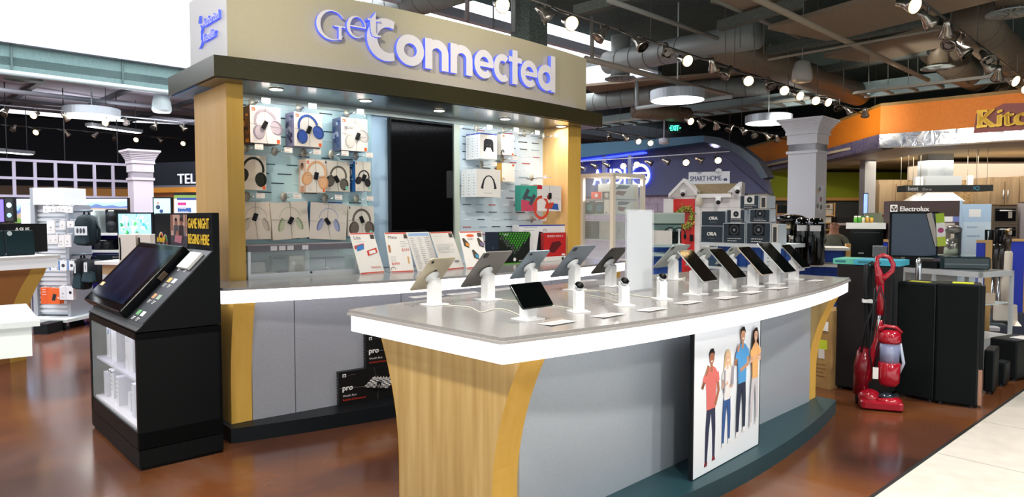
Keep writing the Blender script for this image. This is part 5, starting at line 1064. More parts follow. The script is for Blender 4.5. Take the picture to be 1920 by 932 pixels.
# ---- smart home play house
a = W(1243, 475, 11.2); c = W(1388, 475, 10.7); HF = Frame((a.x, a.y), math.atan2(c.y-a.y, c.x-a.x)); hw = (c-a).length
def HHt(px, py, n=0): return HF.hit(px, py, n)
t = thing('play_house', 'small white model house front with red door and brown shingle roof', 'model house', (a.x, a.y, 0), HF.a)
SID = noisy('white_siding', ['#DDDCDA','#E6E4E2'], (1,1,1), 20, 3, .6)
ez = HHt(1300, 372)[1]
b = MB(); b.box(0,.0,0,hw,.5,ez,SID)
for k in range(18): b.box(HHt(1306,400)[0],-.004,.1+k*.09,hw,.0,.108+k*.09,m('#C4C2C0'))
pk = HHt(1284, 342); l_ = HHt(1256, 371); r_ = HHt(1309, 366)
b.slab([l_, r_, (pk[0], pk[1])], -.06, .4, SID); b.build('wall', t)
b = MB(); 
for (p, q) in ((l_, pk), (pk, r_)): b.slab([(p[0], p[1]), (q[0], q[1]), (q[0], q[1]+.06), (p[0], p[1]+.06)], -.12, .4, m('#ECEAE8',.5))
q = HHt(1378, 366); s_ = HHt(1388, 341); b.slab([(hw-.3, ez), (hw, ez), (hw+.01, s_[1]), (hw-.03, s_[1])], -.02, .5, SID); b.build('gable_trim', t)
SH = noisy('brown_shingles', ['#6B5A42','#8A7556','#58492F'], (1,1,6), 22, 3, .85)
b = MB(); p0 = HHt(1286, 343); p1 = HHt(1386, 341); e0 = HHt(1309, 364); e1 = HHt(1372, 363)
b.add([(e0[0],-.08,e0[1]),(e1[0],-.08,e1[1]),(p1[0],.5,p1[1]+.0),(p0[0],.5,p0[1]+.0),(e0[0],-.06,e0[1]-.03),(e1[0],-.06,e1[1]-.03),(p1[0],.5,p1[1]-.05),(p0[0],.5,p0[1]-.05)], [(0,1,2,3),(7,6,5,4),(0,4,5,1),(1,5,6,2),(2,6,7,3),(3,7,4,0)], SH); b.build('roof', t)
b = MB(); b.box(e0[0],-.1,e0[1]-.06,e1[0],-.02,e0[1],WHT); b.build('gutter', t)
dx0, dx1 = HHt(1263, 420)[0], HHt(1303, 420)[0]; dz = HHt(1283, 373)[1]
RD = m('#D8221E', .35)
b = MB(); b.box(dx0,-.03,.02,dx1,-.005,dz,RD)
for (u0,u1,v0,v1) in ((.15,.45,.8,.93),(.55,.85,.8,.93),(.15,.45,.45,.74),(.55,.85,.45,.74),(.15,.45,.1,.38),(.55,.85,.1,.38)):
    b.box(dx0+(dx1-dx0)*u0,-.036,dz*v0,dx0+(dx1-dx0)*u1,-.03,dz*v1,m('#B91A18',.35))
d_ = b.build('door', t); b = MB(); hx = HHt(1298, 445)[0]; b.box(hx-.03,-.06,HHt(1298,452)[1],hx+.02,-.036,HHt(1298,440)[1],BLKM); b.build('smart_lock', d_)
b = MB(); b.box(dx0-.08,-.025,0,dx0,.0,dz+.05,WHT); b.box(dx1,-.025,0,dx1+.08,.0,dz+.05,WHT); b.box(dx0-.08,-.025,dz,dx1+.08,0,dz+.08,WHT); b.build('door_frame', t)
p = HHt(1285, 408); t2 = thing('wreath', 'green leafy wreath hanging on the red door', 'wreath', HF.w(p[0], -.07, p[1]), HF.a); rnd = random.Random(4)
b = MB(); b.tube([(.125*math.cos(2*PI*k/24),0,.15*math.sin(2*PI*k/24)) for k in range(24)], .014, m('#5A4A26'), 6, True); b.build('ring', t2)
b = MB(); LC = [m('#5C7A22',.6), m('#8AA03A',.6), m('#C9BB4A',.6)]
for k in range(260):
    a_ = rnd.uniform(0, 2*PI); rr = rnd.gauss(1, .17); x, z = .125*rr*math.cos(a_), .15*rr*math.sin(a_); L = rnd.uniform(.025,.05); th = rnd.uniform(0,6.28); y = rnd.uniform(-.04,.01)
    dx, dz_ = math.cos(th)*L, math.sin(th)*L; b.add([(x,y,z),(x+dx*.5-dz_*.25,y-.01,z+dz_*.5+dx*.25),(x+dx,y-.02,z+dz_),(x+dx*.5+dz_*.25,y-.005,z+dz_*.5-dx*.25)], [(0,1,2,3)], LC[k % 3])
lf = b.build('foliage', t2); lf['kind'] = 'stuff'
for (px, py, lb) in [(1281,362,'under the gable peak above the red door'),(1347,377,'on the siding right of the red door'),(1383,357,'at the right roof corner')]:
    p = HHt(px, py, -.08); t2 = thing('security_camera', 'small white security camera '+lb, 'security camera', HF.w(p[0], -.08, p[1]), HF.a); b = MB(); b.box(-.04,-.04,0,.04,.05,.06,WHTG,None,.01); b.build('mount', t2); b = MB(); b.ball((0,-.03,-.02), .035, BLKG); b.build('lens', t2)
p = HHt(1311, 374, -.06); b = MB(); b.lathe([(.001,-.12),(.05,-.1),(.06,0),(.04,.06),(.001,.1)], m('#D9D2BE',.5), 12); b.tube([(0,.0,.1),(0,.05,.14)], .01, m('#D9D2BE'), 6); solo(b, 'porch_lantern', 'cream porch lantern right of the red door', 'lantern', HF.w(p[0], -.06, p[1]), HF.a)
# smart home sign
p0 = HHt(1291, 343, -.05); p1 = HHt(1368, 340, -.05); p2 = HHt(1291, 323, -.05); w_ = p1[0]-p0[0]
t = thing('smart_home_sign', 'white sign board reading Smart Home on the roof of the model house', 'sign', HF.w(p0[0], -.05, p0[1]-.02), HF.a)
b = MB(); hh = p2[1]-p0[1]+.02; b.box(0,0,0,w_,.04,hh,m('#E4E6EA',.5)); b.cyl(0,0,0,.04,.05,m('#E4E6EA',.5),16,TR(w_*.73,.04,hh) @ RX(PI/2)); b.build('board', t)
NV = m('#33406E', .5); b = MB(); b.text('SMART HOME', w_*.04, hh*.25, hh*.42, NV, -.002, w_*.76, bold=.02); b.box(w_*.8,-.004,hh*.3,w_*.88,-.001,hh*.33,NV); b.box(w_*.86,-.004,hh*.22,w_*.94,-.001,hh*.42,NV)
for r_ in (.03,.05,.07): vs, fs = ringpoly(w_*.27, hh*.72, r_, r_-.01, PI*.25, PI*.75, 8); b.flat(vs, fs, -.002, NV)
b.build('lettering', t)
# ---- speaker boxes on white shelf
a, c = W(1312, 456, 7.9), W(1462, 460, 7.2); SF = Frame((a.x, a.y), math.atan2(c.y-a.y, c.x-a.x)); sw = (c-a).length+.05
t = thing('speaker_shelf', 'white shelf with blue grid back holding the navy speaker boxes', 'shelf', (a.x, a.y, 0), SF.a)
sz = W(1380, 456, 7.55).z
b = MB(); b.box(0,-.02,sz-.04,sw,.5,sz,m('#DDE4E8',.4)); b.build('shelf', t); b = MB(); b.box(0,-.02,sz-.3,sw,.5,sz-.27,m('#DDE4E8',.4)); b.build('shelf', t); b = MB(); b.box(.02,.2,.1,sw-.02,.22,sz-.04,m('#2458B0',.5))
for k in range(11): b.box(.02+k*.09,.195,.1,.028+k*.09,.2,sz-.04,m('#14347A'))
for k in range(8): b.box(.02,.195,.2+k*.09,sw-.02,.2,.208+k*.09,m('#14347A'))
b.build('grid_back', t)
for x in (0, sw-.04): b = MB(); b.box(x,.2,0,x+.04,.24,sz-.04,m('#D9DDE0')); b.build('post', t)
NVB = '#20303F'
def spk(big=True, white=False):
    def f(a):
        if white: a.poly([(.22,.32),(.75,.32),(.75,1),(.22,1)], WHT)
        cx, cz = .5, .66; rr = .2 if not white else .15
        a.rect(cx-.25, .38, cx+.25, .98, BLKM) if not white else None
        a.disc(cx, cz, rr, m('#3E444C')); a.disc(cx, cz, rr*.75, m('#15181C')); a.disc(cx, cz, rr*.3, m('#8A9098')); a.lines(.2,.1,.9,.22,2,WHT,.5); a.rect(0,0,.02,1,m('#C9D2DA')); a.rect(0,.97,1,1,m('#C9D2DA')); a.rect(.97,0,1,1,m('#C9D2DA'))
    return f
def ora(a): a.text('ORA', .5, .42, a.h*.22, WHT, bold=.1, center=True); a.lines(.35,.18,.65,.24,1,INKG); a.arc(.12*a.w,.5*a.h,a.w*.1,-1.2,1.2,.003,m('#41556A'))
def sb(px0, px1, yb, yt, label, art, d=.12, y=.02, col=NVB, side='#C4CCD2'):
    x0 = SF.hit(px0, (yb+yt)/2, y)[0]; x1 = SF.hit(px1, (yb+yt)/2, y)[0]; xm = (px0+px1)/2; z0 = SF.hit(xm, yb, y)[1]; z1 = SF.hit(xm, yt, y)[1]
    if yb > 449: z0 = sz+.001
    inF(SF, x0, z0, x1-x0-.003, z1-z0-.002, d, y, 'speaker_box', label, 'speaker box', col, art, side, 'navy speaker boxes stacked on the white shelf')
sb(1315,1355,452,424,'navy box lettered with three white letters, lower of the two', ora)
sb(1316,1360,423.5,396,'navy box lettered with three white letters, upper of the two', ora)
sb(1356,1398,453,418,'large navy box with a round driver picture, left one of the bottom row', spk())
sb(1400,1446,454,417,'large navy box with a round driver picture, right one of the bottom row', spk())
sb(1363,1398,417,393,'navy and white box with small driver picture, left one of the middle row', spk(False,True))
sb(1406,1445,416,392,'navy and white box with driver picture, right one of the middle row', spk())
sb(1388,1424,391,366,'navy and white box topmost of the speaker box stack', spk(False,True))
sb(1447,1459,455,420,'cream side box with dark window at the right end of the shelf', lambda a: a.rect(.25,.1,.8,.85,INK), .2, .03, '#D9CFC4')
sb(1425,1438,391,367,'narrow cream box right of the topmost speaker box', lambda a: a.rect(.25,.1,.8,.85,INK), .2, .03, '#D9CFC4')
b = MB(); x0 = SF.hit(1318, 470, .0)[0]; b.box(0,0,0,.3,.15,.09,m('#2A4A66')); b.box(.2,-.02,.01,.3,0,.08,BLKM); solo(b, 'soundbar_box', 'blue grey low box on the lower shelf under the speaker boxes', 'box', SF.w(x0, .0, sz-.269), SF.a)
t_, F5, w5 = gondola('blue_shelf_unit', 'maple framed gondola with blue grid and black coffee machines', 'shelf unit', 1468, 1575, 7.9, .5, [.95, 1.14], 1.14, '#D9A85C', '#1E50B8', rz=-.35)
# white listing board beside the gondola
bbox('info_board', 'pale printed info board on the end of the speaker shelf', 'board', 1432, 1460, 500, 456, 7.0, .03, '#D6DEE4', None, lambda a: a.lines(.2,.75,.8,.97,8,INKG), -.3, None, 0)
# tall glossy air fryers / juicers
def machine(px, Y, zb, h_, r_, label):
    p = W(px, 440, Y); t = thing('air_fryer', label, 'air fryer', (p.x, p.y, zb), -.4)
    g = m('#08090A', .08)
    b = MB(); b.lathe([(.001,0),(r_*.9,0),(r_,.02),(r_,h_*.7),(r_*.97,h_*.85),(r_*.8,h_*.97),(r_*.4,h_),(.001,h_)], g, 24, Matrix.Diagonal((1,1.3,1,1))); b.build('body', t)
    b = MB(); b.tube([(-r_*.3,-r_*1.3,h_*.62),(-r_*.3,-r_*1.6,h_*.55),(-r_*.3,-r_*1.6,h_*.3),(-r_*.3,-r_*1.3,h_*.25)], .014, m('#2A2C2E',.2,.5), 8); b.build('handle', t)
    b = MB(); b.box(-.06,-r_*1.32-.01,h_*.72,.05,-r_*1.32,h_*.84,m('#D6D2D2')); b.build('price_label', t)
    b = MB(); b.box(-r_*.8,-r_*1.1,h_*.88,r_*.8,r_*.6,h_*.91,m('#5A5D60',.1,.8)); b.build('chrome_band', t)
machine(1505, 7.7, .96, .52, .098, 'tall glossy black air fryer on the maple gondola, left one'); machine(1529, 7.55, .96, .52, .098, 'tall glossy black air fryer on the maple gondola, right one')
p = W(1483, 450, 7.9); t = thing('coffee_machine', 'black coffee machine with steel cup left of the air fryers', 'coffee machine', (p.x, p.y, 1.141), -.3)
b = MB(); b.box(-.13,-.1,0,.13,.18,.03,BLKG); b.box(-.13,.05,.03,.13,.18,.3,BLKG); b.ball((0,.02,.32),(.17,.16,.06),BLKG); b.build('body', t); b = MB(); b.lathe([(.05,.03),(.055,.13),(.05,.14)], m('#B9B4A8',.2,.9), 16, TR(.02,-.04,0)); b.build('carafe', t); b = MB(); b.lathe([(.06,.2),(.06,.28)], m('#B9A98C',.2,.9), 16, TR(-.02,-.03,0)); b.build('grinder', t)
# person seated at the counter behind
p = W(1564, 425, 12.0); px_, py_ = p.x, p.y
me = D.meshes.new('person_skeleton'); J = [(0,0,.62),(0,0,.80),(0,-.02,1.0),(0,-.03,1.10),(0,-.03,1.17),(0,-.045,1.24),(0,-.05,1.31),(0,-.04,1.36),
   (-.17,-.02,1.07),(-.24,-.08,.86),(-.17,-.28,.80),(.17,-.02,1.07),(.24,-.08,.86),(.17,-.28,.80),(-.1,0,.58),(-.13,-.42,.56),(-.13,-.42,.12),(-.13,-.55,.06),(.1,0,.58),(.13,-.42,.56),(.13,-.42,.12),(.13,-.55,.06)]
Eg = [(0,1),(1,2),(2,3),(3,4),(4,5),(5,6),(6,7),(3,8),(8,9),(9,10),(3,11),(11,12),(12,13),(0,14),(14,15),(15,16),(16,17),(0,18),(18,19),(19,20),(20,21)]
RR = [.15,.16,.17,.1,.058,.078,.085,.055,.07,.05,.035,.07,.05,.035,.09,.07,.05,.045,.09,.07,.05,.045]
me.from_pydata(J, Eg, []); ob = D.objects.new('person_skeleton', me); COL.objects.link(ob); md = ob.modifiers.new('s', 'SKIN'); 
for i, v in enumerate(me.skin_vertices[0].data): v.radius = (RR[i], RR[i]*.85 if i < 4 else RR[i]); v.use_root = i == 0
md2 = ob.modifiers.new('u', 'SUBSURF'); md2.levels = 2; md2.render_levels = 2
dg = bpy.context.evaluated_depsgraph_get(); me2 = D.meshes.new_from_object(ob.evaluated_get(dg)); D.objects.remove(ob); me2.name = 'body'
t = thing('person', 'bald man in an olive grey shirt seated behind the gondola, looking towards the camera', 'person', (px_, py_, .03), -.44)
for q in (m('#B98468', .55), m('#6A6A58', .8), m('#2C3038', .8)): me2.materials.append(q)
for pl_ in me2.polygons:
    c_ = pl_.center; pl_.use_smooth = True; pl_.material_index = 0 if c_.z > 1.135 or (c_.y < -.24 and .72 < c_.z < .86 and abs(c_.x) < .25) else (1 if c_.z > .66 else 2)
o = D.objects.new('body', me2); COL.objects.link(o); o.parent = t
SKN = m('#B98468', .55); b = MB(); b.ball((0,-.15,1.29),(.014,.022,.024),SKN)
for sx in (-1,1): b.ball((sx*.082,-.045,1.29),(.012,.02,.03),SKN); b.ball((sx*.03,-.125,1.315),(.012,.008,.006),m('#2a211c')); b.box(sx*.03-.018,-.136,1.332,sx*.03+.018,-.125,1.338,m('#5a4030'))
b.box(-.022,-.136,1.243,.022,-.125,1.249,m('#8a4f44')); b.build('face_features', t)
b = MB()
for sx in (-1,1):
    for k in range(5): x = sx*(.15+.0)+(k-2)*.014; b.tube([(x,-.29,.79),(x,-.33,.79-.005),(x,-.36-.008*(2-abs(k-2)),.78)], [.009,.008,.006], SKN, 6)
b.build('fingers', t)
b = MB(); b.cyl(0,0,0,.45,.16,m('#3a3c3e'),16); solo(b, 'stool', 'dark round stool under the seated man', 'stool', (px_, py_, 0))
# ---- kitchen furniture behind
WC = noisy('oak_cabinet', ['#8C7455','#9C8362','#A68D6B'], (8,8,.6), 2, 5, .5)
def cab(label, x0, x1, yb, yt, Y, doors, handles=True, z=None):
    a, w_, h_ = px_box(x0, x1, yb, yt, Y, .5); h_ += a.z-(z if z is not None else a.z); 
    if z is not None: a.z = z
    t = thing('kitchen_cabinet', label, 'cabinet', a, 0); b = MB(); b.box(0,.02,0,w_,.6,h_,WC); b.build('body', t); n = len(doors)
    for i in range(n):
        q = w_*sum(doors[:i])+.01; e = w_*sum(doors[:i+1])-.01; b = MB(); b.box(q,0,.02,e,.02,h_-.1,WC); d_ = b.build('door', t)
        if handles: b = MB(); hx = e-.04 if i % 2 == 0 else q+.04; b.tube([(hx,-.03,.08),(hx,-.03,.34)], .012, CHR, 8); b.build('handle', d_)
cab('tall oak cabinet left of the range hood', 1645, 1708, 480, 337, 17.0, [.5,.5], False, 0)
cab('oak wall cabinet with chrome handles right of the range hood', 1856, 1910, 385, 332, 15.5, [.5,.5])
cab('oak cabinet at the right edge above the steel refrigerator', 1911, 1990, 380, 330, 15.5, [.5,.5])
bbox('refrigerator', 'stainless steel refrigerator at the right edge of the picture', 'refrigerator', 1911, 1990, 480, 381, 15.4, .7, '#A9A2A6', None, lambda a: (a.rect(.48,0,.5,1,m('#6d686a')), a.rect(.4,.3,.43,.9,CHR)), 0, None, 0, 0, .3)
def oven(x0, x1, yb, yt, Y, label, z=None):
    a, w_, h_ = px_box(x0, x1, yb, yt, Y, .5); t = thing('wall_oven', label, 'oven', a, 0); b = MB(); b.box(0,0,0,w_,.5,h_,m('#7E6F5E',.4,.5)); b.build('body', t); b = MB(); b.box(.05,-.02,.08,w_-.05,0,h_-.05,BLKG); d_ = b.build('door', t); b = MB(); b.tube([(.1,-.07,h_-.1),(w_-.1,-.07,h_-.1)], .02, CHR, 8); b.build('handle', d_); b = MB(); b.box(w_*.6,-.03,h_*.35,w_*.75,-.02,h_*.8,m('#C9C2B4',.3)); b.build('brochure', d_)
oven(1861, 1907, 421, 387, 15.3, 'upper wall oven right of the electrolux panel'.replace('electrolux','brown brand')); oven(1861, 1907, 450, 422, 15.3, 'lower wall oven right of the brown brand panel')
a = W(1646, 520, 12); t = thing('cream_oven', 'cream green oven panel with red knobs behind the brown panel', 'oven', (a.x, a.y, 0), 0); b = MB(); zt = W(1646, 399, 12).z; wc = W(1664,400,12).x-W(1646,400,12).x+.2; b.box(0,0,0,wc,.5,zt,m('#B7C29A',.5)); b.build('body', t); b = MB(); b.box(.09,-.01,zt-.38,wc,0,zt-.18,BLKG); b.build('window', t); b = MB(); [MB().cyl(0,0,0,.03,.022,m('#B0261E'),12,TR(x,0,zt-.05) @ RX(PI/2)).build('knob', t) for x in (.07,.16)]; b = MB(); b.tube([(.04,-.04,zt-.11),(wc,-.04,zt-.11)], .01, CHR, 6); b.build('handle', t)
# range hood and hanging brand shelf
a = W(1763, 340, 16.0); t = thing('range_hood', 'steel range hood with square chimney above the brown brand panel', 'range hood', (a.x, a.y, 0), 0)
zz = lambda y, Y=16.0: W(1763, y, Y).z
HS = noisy('brushed_steel', ['#B5BCC2','#D0D6DA'], (1,1,1), 3, 3, .25, .7)
b = MB(); b.box(-.3,0,zz(346),.3,.4,2.95,HS); b.build('chimney', t); b = MB(); b.box(-.37,-.05,zz(349),.47,.45,zz(330),m('#BCC3C8',.4,.4)); b.box(-.58,-.05,zz(349),-.43,.0,zz(332),WHT); b.box(.61,-.05,zz(349),.74,.0,zz(329),WHT); b.build('motor_box', t)
b = MB(); b.sideslab([(0,0),(0,.01)], 0, 0, HS) if False else b.add([(-.62,-.1,zz(378)),(.55,-.1,zz(378)),(.55,.5,zz(378)),(-.62,.5,zz(378)),(-.3,0,zz(361)),(.3,0,zz(361)),(.3,.4,zz(361)),(-.3,.4,zz(361))], [(0,1,5,4),(1,2,6,5),(2,3,7,6),(3,0,4,7),(0,3,2,1)], HS); b.build('canopy', t)
a0 = W(1698, 359, 14.7); c0 = W(1862, 360, 14.4); t = thing('hanging_shelf', 'dark hanging shelf with white brand lettering, hung on wires over the brown panel', 'hanging shelf', a0, math.atan2(c0.y-a0.y, c0.x-a0.x)); L = (c0-a0).length
b = MB(); b.box(0,0,0,L,.5,.13,m('#3E4340',.5)); b.build('board', t); b = MB(); b.text('best', .05, .022, .085, WHT, -.002, bold=.04); b.text('Cirrus', .33, .022, .05, WHT, -.002); b.text('IQ', L*.78, .025, .08, m('#58B0D0'), -.002, bold=.05); b.build('lettering', t)

for x in (.06,L*.18,L*.82,L-.1):
    for y in (.05,.45): b = MB(); b.tube([(x,y,.1),(x,y,2.95-a0.z)], .006, m('#C9BFA8'), 5); b.build('wire', t)
b = MB(); x0, x1 = W(1700, 370, 16.8).x, W(1860, 370, 16.8).x; b.box(x0,16.8,1.2,x1,16.85,W(1763,338,16.8).z,noisy('woven_tile', ['#5A4630','#B09468','#7A6242'], (1,1,2), 14, 2, .5, .2, .4)); struct(b, 'wall_backsplash')
# brown brand panel with monitor
a, w_, h_ = px_box(1664, 1834, 520, 375, 9.0, .1); a2 = W(1830, 520, 8.4); F6 = Frame((a.x, a.y), math.atan2(8.75-9.0, a2.x-a.x)); w_ = (Vector((a2.x-a.x, .25))).length
t = thing('brand_panel', 'dark brown free standing brand panel with white round emblem', 'display panel', (a.x, a.y, 0), F6.a); zt = W(1700, 377, 9.0).z
b = MB(); b.box(0,0,0,w_,.35,zt,m('#43322F',.55)); b.box(w_,-.01,0,w_+.03,.36,zt,m('#A9C0DA',.5)); b.build('panel', t)
hx = F6.hit(1668, 398, 0); b = MB(); A_ = Art(b, I4, 1, 1); q0 = F6.hit(1669, 398.5, 0); q1 = F6.hit(1683, 384, 0); A_.rect(q0[0], q0[1], q1[0], q1[1], WHT); cx, cz, r_ = (q0[0]+q1[0])/2, (q0[1]+q1[1])/2, (q1[0]-q0[0])*.42
A_.disc(cx, cz, r_, m('#43322F',.55)); [A_.poly([(cx,cz),(cx+r_*.9*math.cos(t0),cz+r_*.9*math.sin(t0)),(cx+r_*.9*math.cos(t0+.8),cz+r_*.9*math.sin(t0+.8))], WHT) for t0 in (.2,2.3,4.4)]
q = F6.hit(1688, 396, 0); A_.text('Electrolux', q[0], q[1], .062, WHT, F6.hit(1742, 396, 0)[0]-q[0], bold=.04); b.build('lettering', t)
q0 = F6.hit(1764, 416, 0); q1 = F6.hit(1800, 406, 0); b = MB(); A_ = Art(b, I4, 1, 1); A_.rect(q0[0], q0[1], q1[0], q1[1], WHT); A_.rect(q1[0]-.08, q0[1], q1[0]+.0, q1[1], m('#6F78B8')); q0 = F6.hit(1769, 465, 0); q1 = F6.hit(1790, 418, 0); A_.rect(q0[0], q0[1], q1[0], q1[1], m('#C9BEB0')); A_.rect(q0[0]+.02, q0[1]+.02, q1[0]-.04, q1[1]-.12, m('#6b6258')); b.build('poster', t)
inF(F6, w_+.05, 0, .33, W(1845,382,8.6).z, .25, .1, 'pale_blue_stand', 'pale blue display stand right of the brown panel', 'display stand', '#AFC9E2', lambda a: (a.rect(0,.0,1,.86,m('#C9DAE8')), a.lines(.2,.75,.7,.82,2,m('#8FA9C4')), a.rect(.25,.9,.65,.96,WHT)))
q = F6.hit(1790, 468, -.12); p = W(1790, 478, 7.75); p.z = W(1690, 478, 8.0).z+.001; p = p+Vector((.05, .15, 0))
t = thing('stand_mixer', 'steel stand mixer gadget on the glass shelf before the brown panel', 'kitchen machine', p, 0); b = MB(); b.lathe([(.001,0),(.07,0),(.075,.12),(.07,.2)], m('#A9A49C',.2,.8), 16); b.build('bowl', t); b = MB(); b.box(.06,-.03,0,.11,.05,.3,DGRY,None,.02); b.ball((.02,0,.3),(.1,.05,.05),m('#8a8580',.3,.6)); b.build('head', t)
# glass counter shelf in front of the panel
a = W(1690, 478, 8.0); c = W(1842, 472, 7.6); t = thing('glass_shelf', 'thick green edged glass shelf in front of the brown panel', 'shelf', a, math.atan2(c.y-a.y, c.x-a.x)); L = (c-a).length; b = MB(); b.box(0,0,-.04,L,.4,.0,m('#A9BFB4',.2)); b.build('shelf_board', t); b = MB(); b.box(.1,.35,-a.z,.14,.39,-.04,DGRY); b.build('leg', t); b = MB(); b.box(L-.14,.35,-a.z,-.1+L,.39,-.04,DGRY); b.build('leg', t)
# display counter with aluminium frame
a = W(1688, 560, 7.3); c = W(1836, 545, 6.6); F7 = Frame((a.x, a.y), math.atan2(c.y-a.y, c.x-a.x)); w7 = (c-a).length; z7 = F7.hit(1760, 506, 0)[1]
t = thing('glass_counter', 'low glass showcase with rounded aluminium rim behind the tower speakers', 'showcase', (a.x, a.y, 0), F7.a)
b = MB(); b.box(0,0,z7-.05,w7,.03,z7,al); b.box(0,.55,z7-.05,w7,.58,z7,al); b.box(0,0,z7-.05,.03,.58,z7,al); b.box(w7-.03,0,z7-.05,w7,.58,z7,al); b.box(0,0,0,w7,.58,.3,al); [b.box(x,y,.3,x+.03,y+.03,z7-.05,al) for x in (0,w7-.03) for y in (0,.55)]; b.build('frame', t)
b = MB(); b.box(.03,.03,z7-.01,w7-.03,.55,z7-.004,GLASS); b.box(.03,.012,.3,w7-.03,.016,z7-.05,GLASS); b.build('glass', t); b = MB(); b.box(.03,.03,.62,w7-.03,.55,.63,m('#C9D6DA')); b.build('shelf', t)
for k, (x, w2_, h2, c_, lb) in enumerate([(.12,.28,.1,'#2A3A4A','dark camera boxes at the left of the low glass showcase'),(.45,.2,.12,'#4FA0B8','teal box in the low glass showcase'),(.7,.25,.1,'#C9B8A4','tan box in the low glass showcase'),(.98,.18,.08,'#E0DCD6','white box in the low glass showcase')]): inF(F7, min(x, w7-.3), .631, w2_, h2, .2, .15, 'camera_box', lb, 'product box', c_)
# monitor seen from the side back
p = W(1710, 485, 7.35); t = thing('monitor', 'large black monitor with blue lit face standing on the glass counter', 'monitor', (p.x, p.y, z7+.002), -.35)
b = MB(); mh = W(1710, 394, 7.35).z-z7-.02; b.box(-.22,0,.1,.24,.05,mh,BLKM); b.build('case', t); b = MB(); b.box(-.20,-.004,.12,.22,0,mh-.02,m('#123450',.2)); b.build('screen', t); b = MB(); b.box(-.06,0,0,.06,.04,.1,BLKM); b.box(-.2,-.1,0,.2,.12,.02,BLKM); b.build('foot', t)
b = MB(); R_ = TR(.12,-.02,mh-.02) @ RY(-.25); b.box(0,0,-.36,.05,.003,0,m('#B9B0A6'),R_); b.build('hang_tag', t)
b = MB(); R_ = TR(.20,-.03,mh-.02) @ RY(-.08); b.box(0,0,-.35,.08,.003,0,WHT,R_); b.box(0,-.002,-.1,.08,0,0,m('#A8C81E'),R_); b.box(0,-.002,-.35,.08,0,-.25,m('#B8CC3A'),R_); b.cyl(0,0,0,.004,.028,m('#B03A70'),12,R_ @ TR(.04,0,-.18) @ RX(PI/2)); b.build('hang_tag', t)
p = W(1722, 520, 6.9); t = thing('steel_post', 'short rounded steel post at the corner of the low glass showcase', 'post', (p.x, p.y, 0)); b = MB(); b.lathe([(.03,0),(.03,.98),(.025,1.06),(.001,1.08)], CHR, 16); b.build('shaft', t); b = MB(); b.lathe([(.06,0),(.06,.02)], CHR, 16); b.build('flange', t)
inF(F7, .02, z7+.002, .3, .06, .2, .1, 'sunglasses_tray', 'black tangled headset tray on the glass counter', 'tray', '#1A1C1E')
p = W(1765, 483, 7.0); b = MB(); b.box(0,0,0,.45,.3,.13,m('#26363A',.15),None,.03); b.box(.03,-.002,.05,.42,0,.06,m('#6a7a80')); solo(b, 'clear_case', 'dark glossy equipment case on the low glass showcase', 'case', (p.x, p.y, z7+.002), -.3)
# blue partitions with wood edge, appliances
def partition(x0, x1, yt, Y, label, rz=-.5):
    a, w_, _ = px_box(x0, x1, 500, 480, Y, .05); zt = W(x0, yt, Y).z; t = thing('blue_partition', label, 'partition', (a.x, a.y, 0), rz); w_ /= math.cos(rz)
    b = MB(); b.box(.0,0,0,w_,.04,zt-.03,m('#2038B8',.6)); b.build('panel', t); b = MB(); b.box(w_,-.01,0,w_+.06,.05,zt,m('#C99F62',.5)); b.box(0,-.01,zt-.03,w_,.05,zt,m('#C99F62',.5)); b.build('maple_frame', t)
partition(1830, 1842, 450, 7.4, 'blue partition with maple edge just left of the stick vacuums'); partition(1892, 1912, 448, 8.8, 'blue partition with maple edge right of the cream stick vacuum')
partition(1655, 1662, 449, 8.6, 'narrow blue partition with maple edge left of the monitor')
bbox('low_platform', 'low dark blue grey plinth carrying the stick vacuums', 'plinth', 1836, 1925, 612, 582, 8.9, 1.2, '#3C4454', None, None, -.75, None, 0)
def stickvac(px, Y, col, label, zb=.18):
    p = W(px, 470, Y); t = thing('stick_vacuum', label, 'vacuum cleaner', (p.x, p.y, zb), -.3); zt = W(px, 432, Y).z-zb
    b = MB(); b.box(-.12,-.14,0,.12,.02,.05,m(col),None,.02); b.lathe([(.03,.03),(.03,.04)], CHR, 8); b.build('floor_head', t); b = MB(); b.tube([(0,0,.05),(.02,.02,zt*.55)], .018, CHR, 10); b.build('tube', t)
    b = MB(); b.lathe([(.001,zt*.5),(.05,zt*.52),(.055,zt*.8),(.045,zt*.86)], m('#2a2624',.15), 16, TR(.02,.02,0)); b.tube([(.02,0,zt*.86),(.02,-.05,zt),(.02,.1,zt),(.02,.08,zt*.82)], .015, BLKM, 8); b.build('motor_unit', t)
stickvac(1850, 7.9, '#C9C9CC', 'stick vacuum with dark clear bin, left of three'); stickvac(1862, 8.1, '#3A4A50', 'stick vacuum with grey tube, middle of three'); stickvac(1873, 8.3, '#2A2C30', 'black stick vacuum standing behind, right of three')
p = W(1886, 500, 8.3); t = thing('stick_vacuum', 'large cream stick vacuum in its dock by the blue partition', 'vacuum cleaner', (p.x, p.y, .18), -.2); zt = W(1886, 440, 8.3).z-.18
b = MB(); b.lathe([(.001,.22),(.06,.24),(.065,.5),(.066,zt*.8),(.05,zt*.82)], m('#DDD3C4',.4), 20); b.build('body', t); b = MB(); b.lathe([(.045,zt*.82),(.05,zt*.95),(.035,zt)], m('#4A3E38',.15), 16); b.tube([(0,0,zt),(-.03,-.05,zt+.04),(.04,.06,zt+.05)], .02, m('#B8925A',.4), 8); b.build('bin', t); b = MB(); b.sideslab([(-.16,0),(.12,0),(.06,.04),(.0,.24),(-.04,.24),(-.06,.05)], -.12, .12, m('#DDD3C4',.4)); b.build('dock', t)
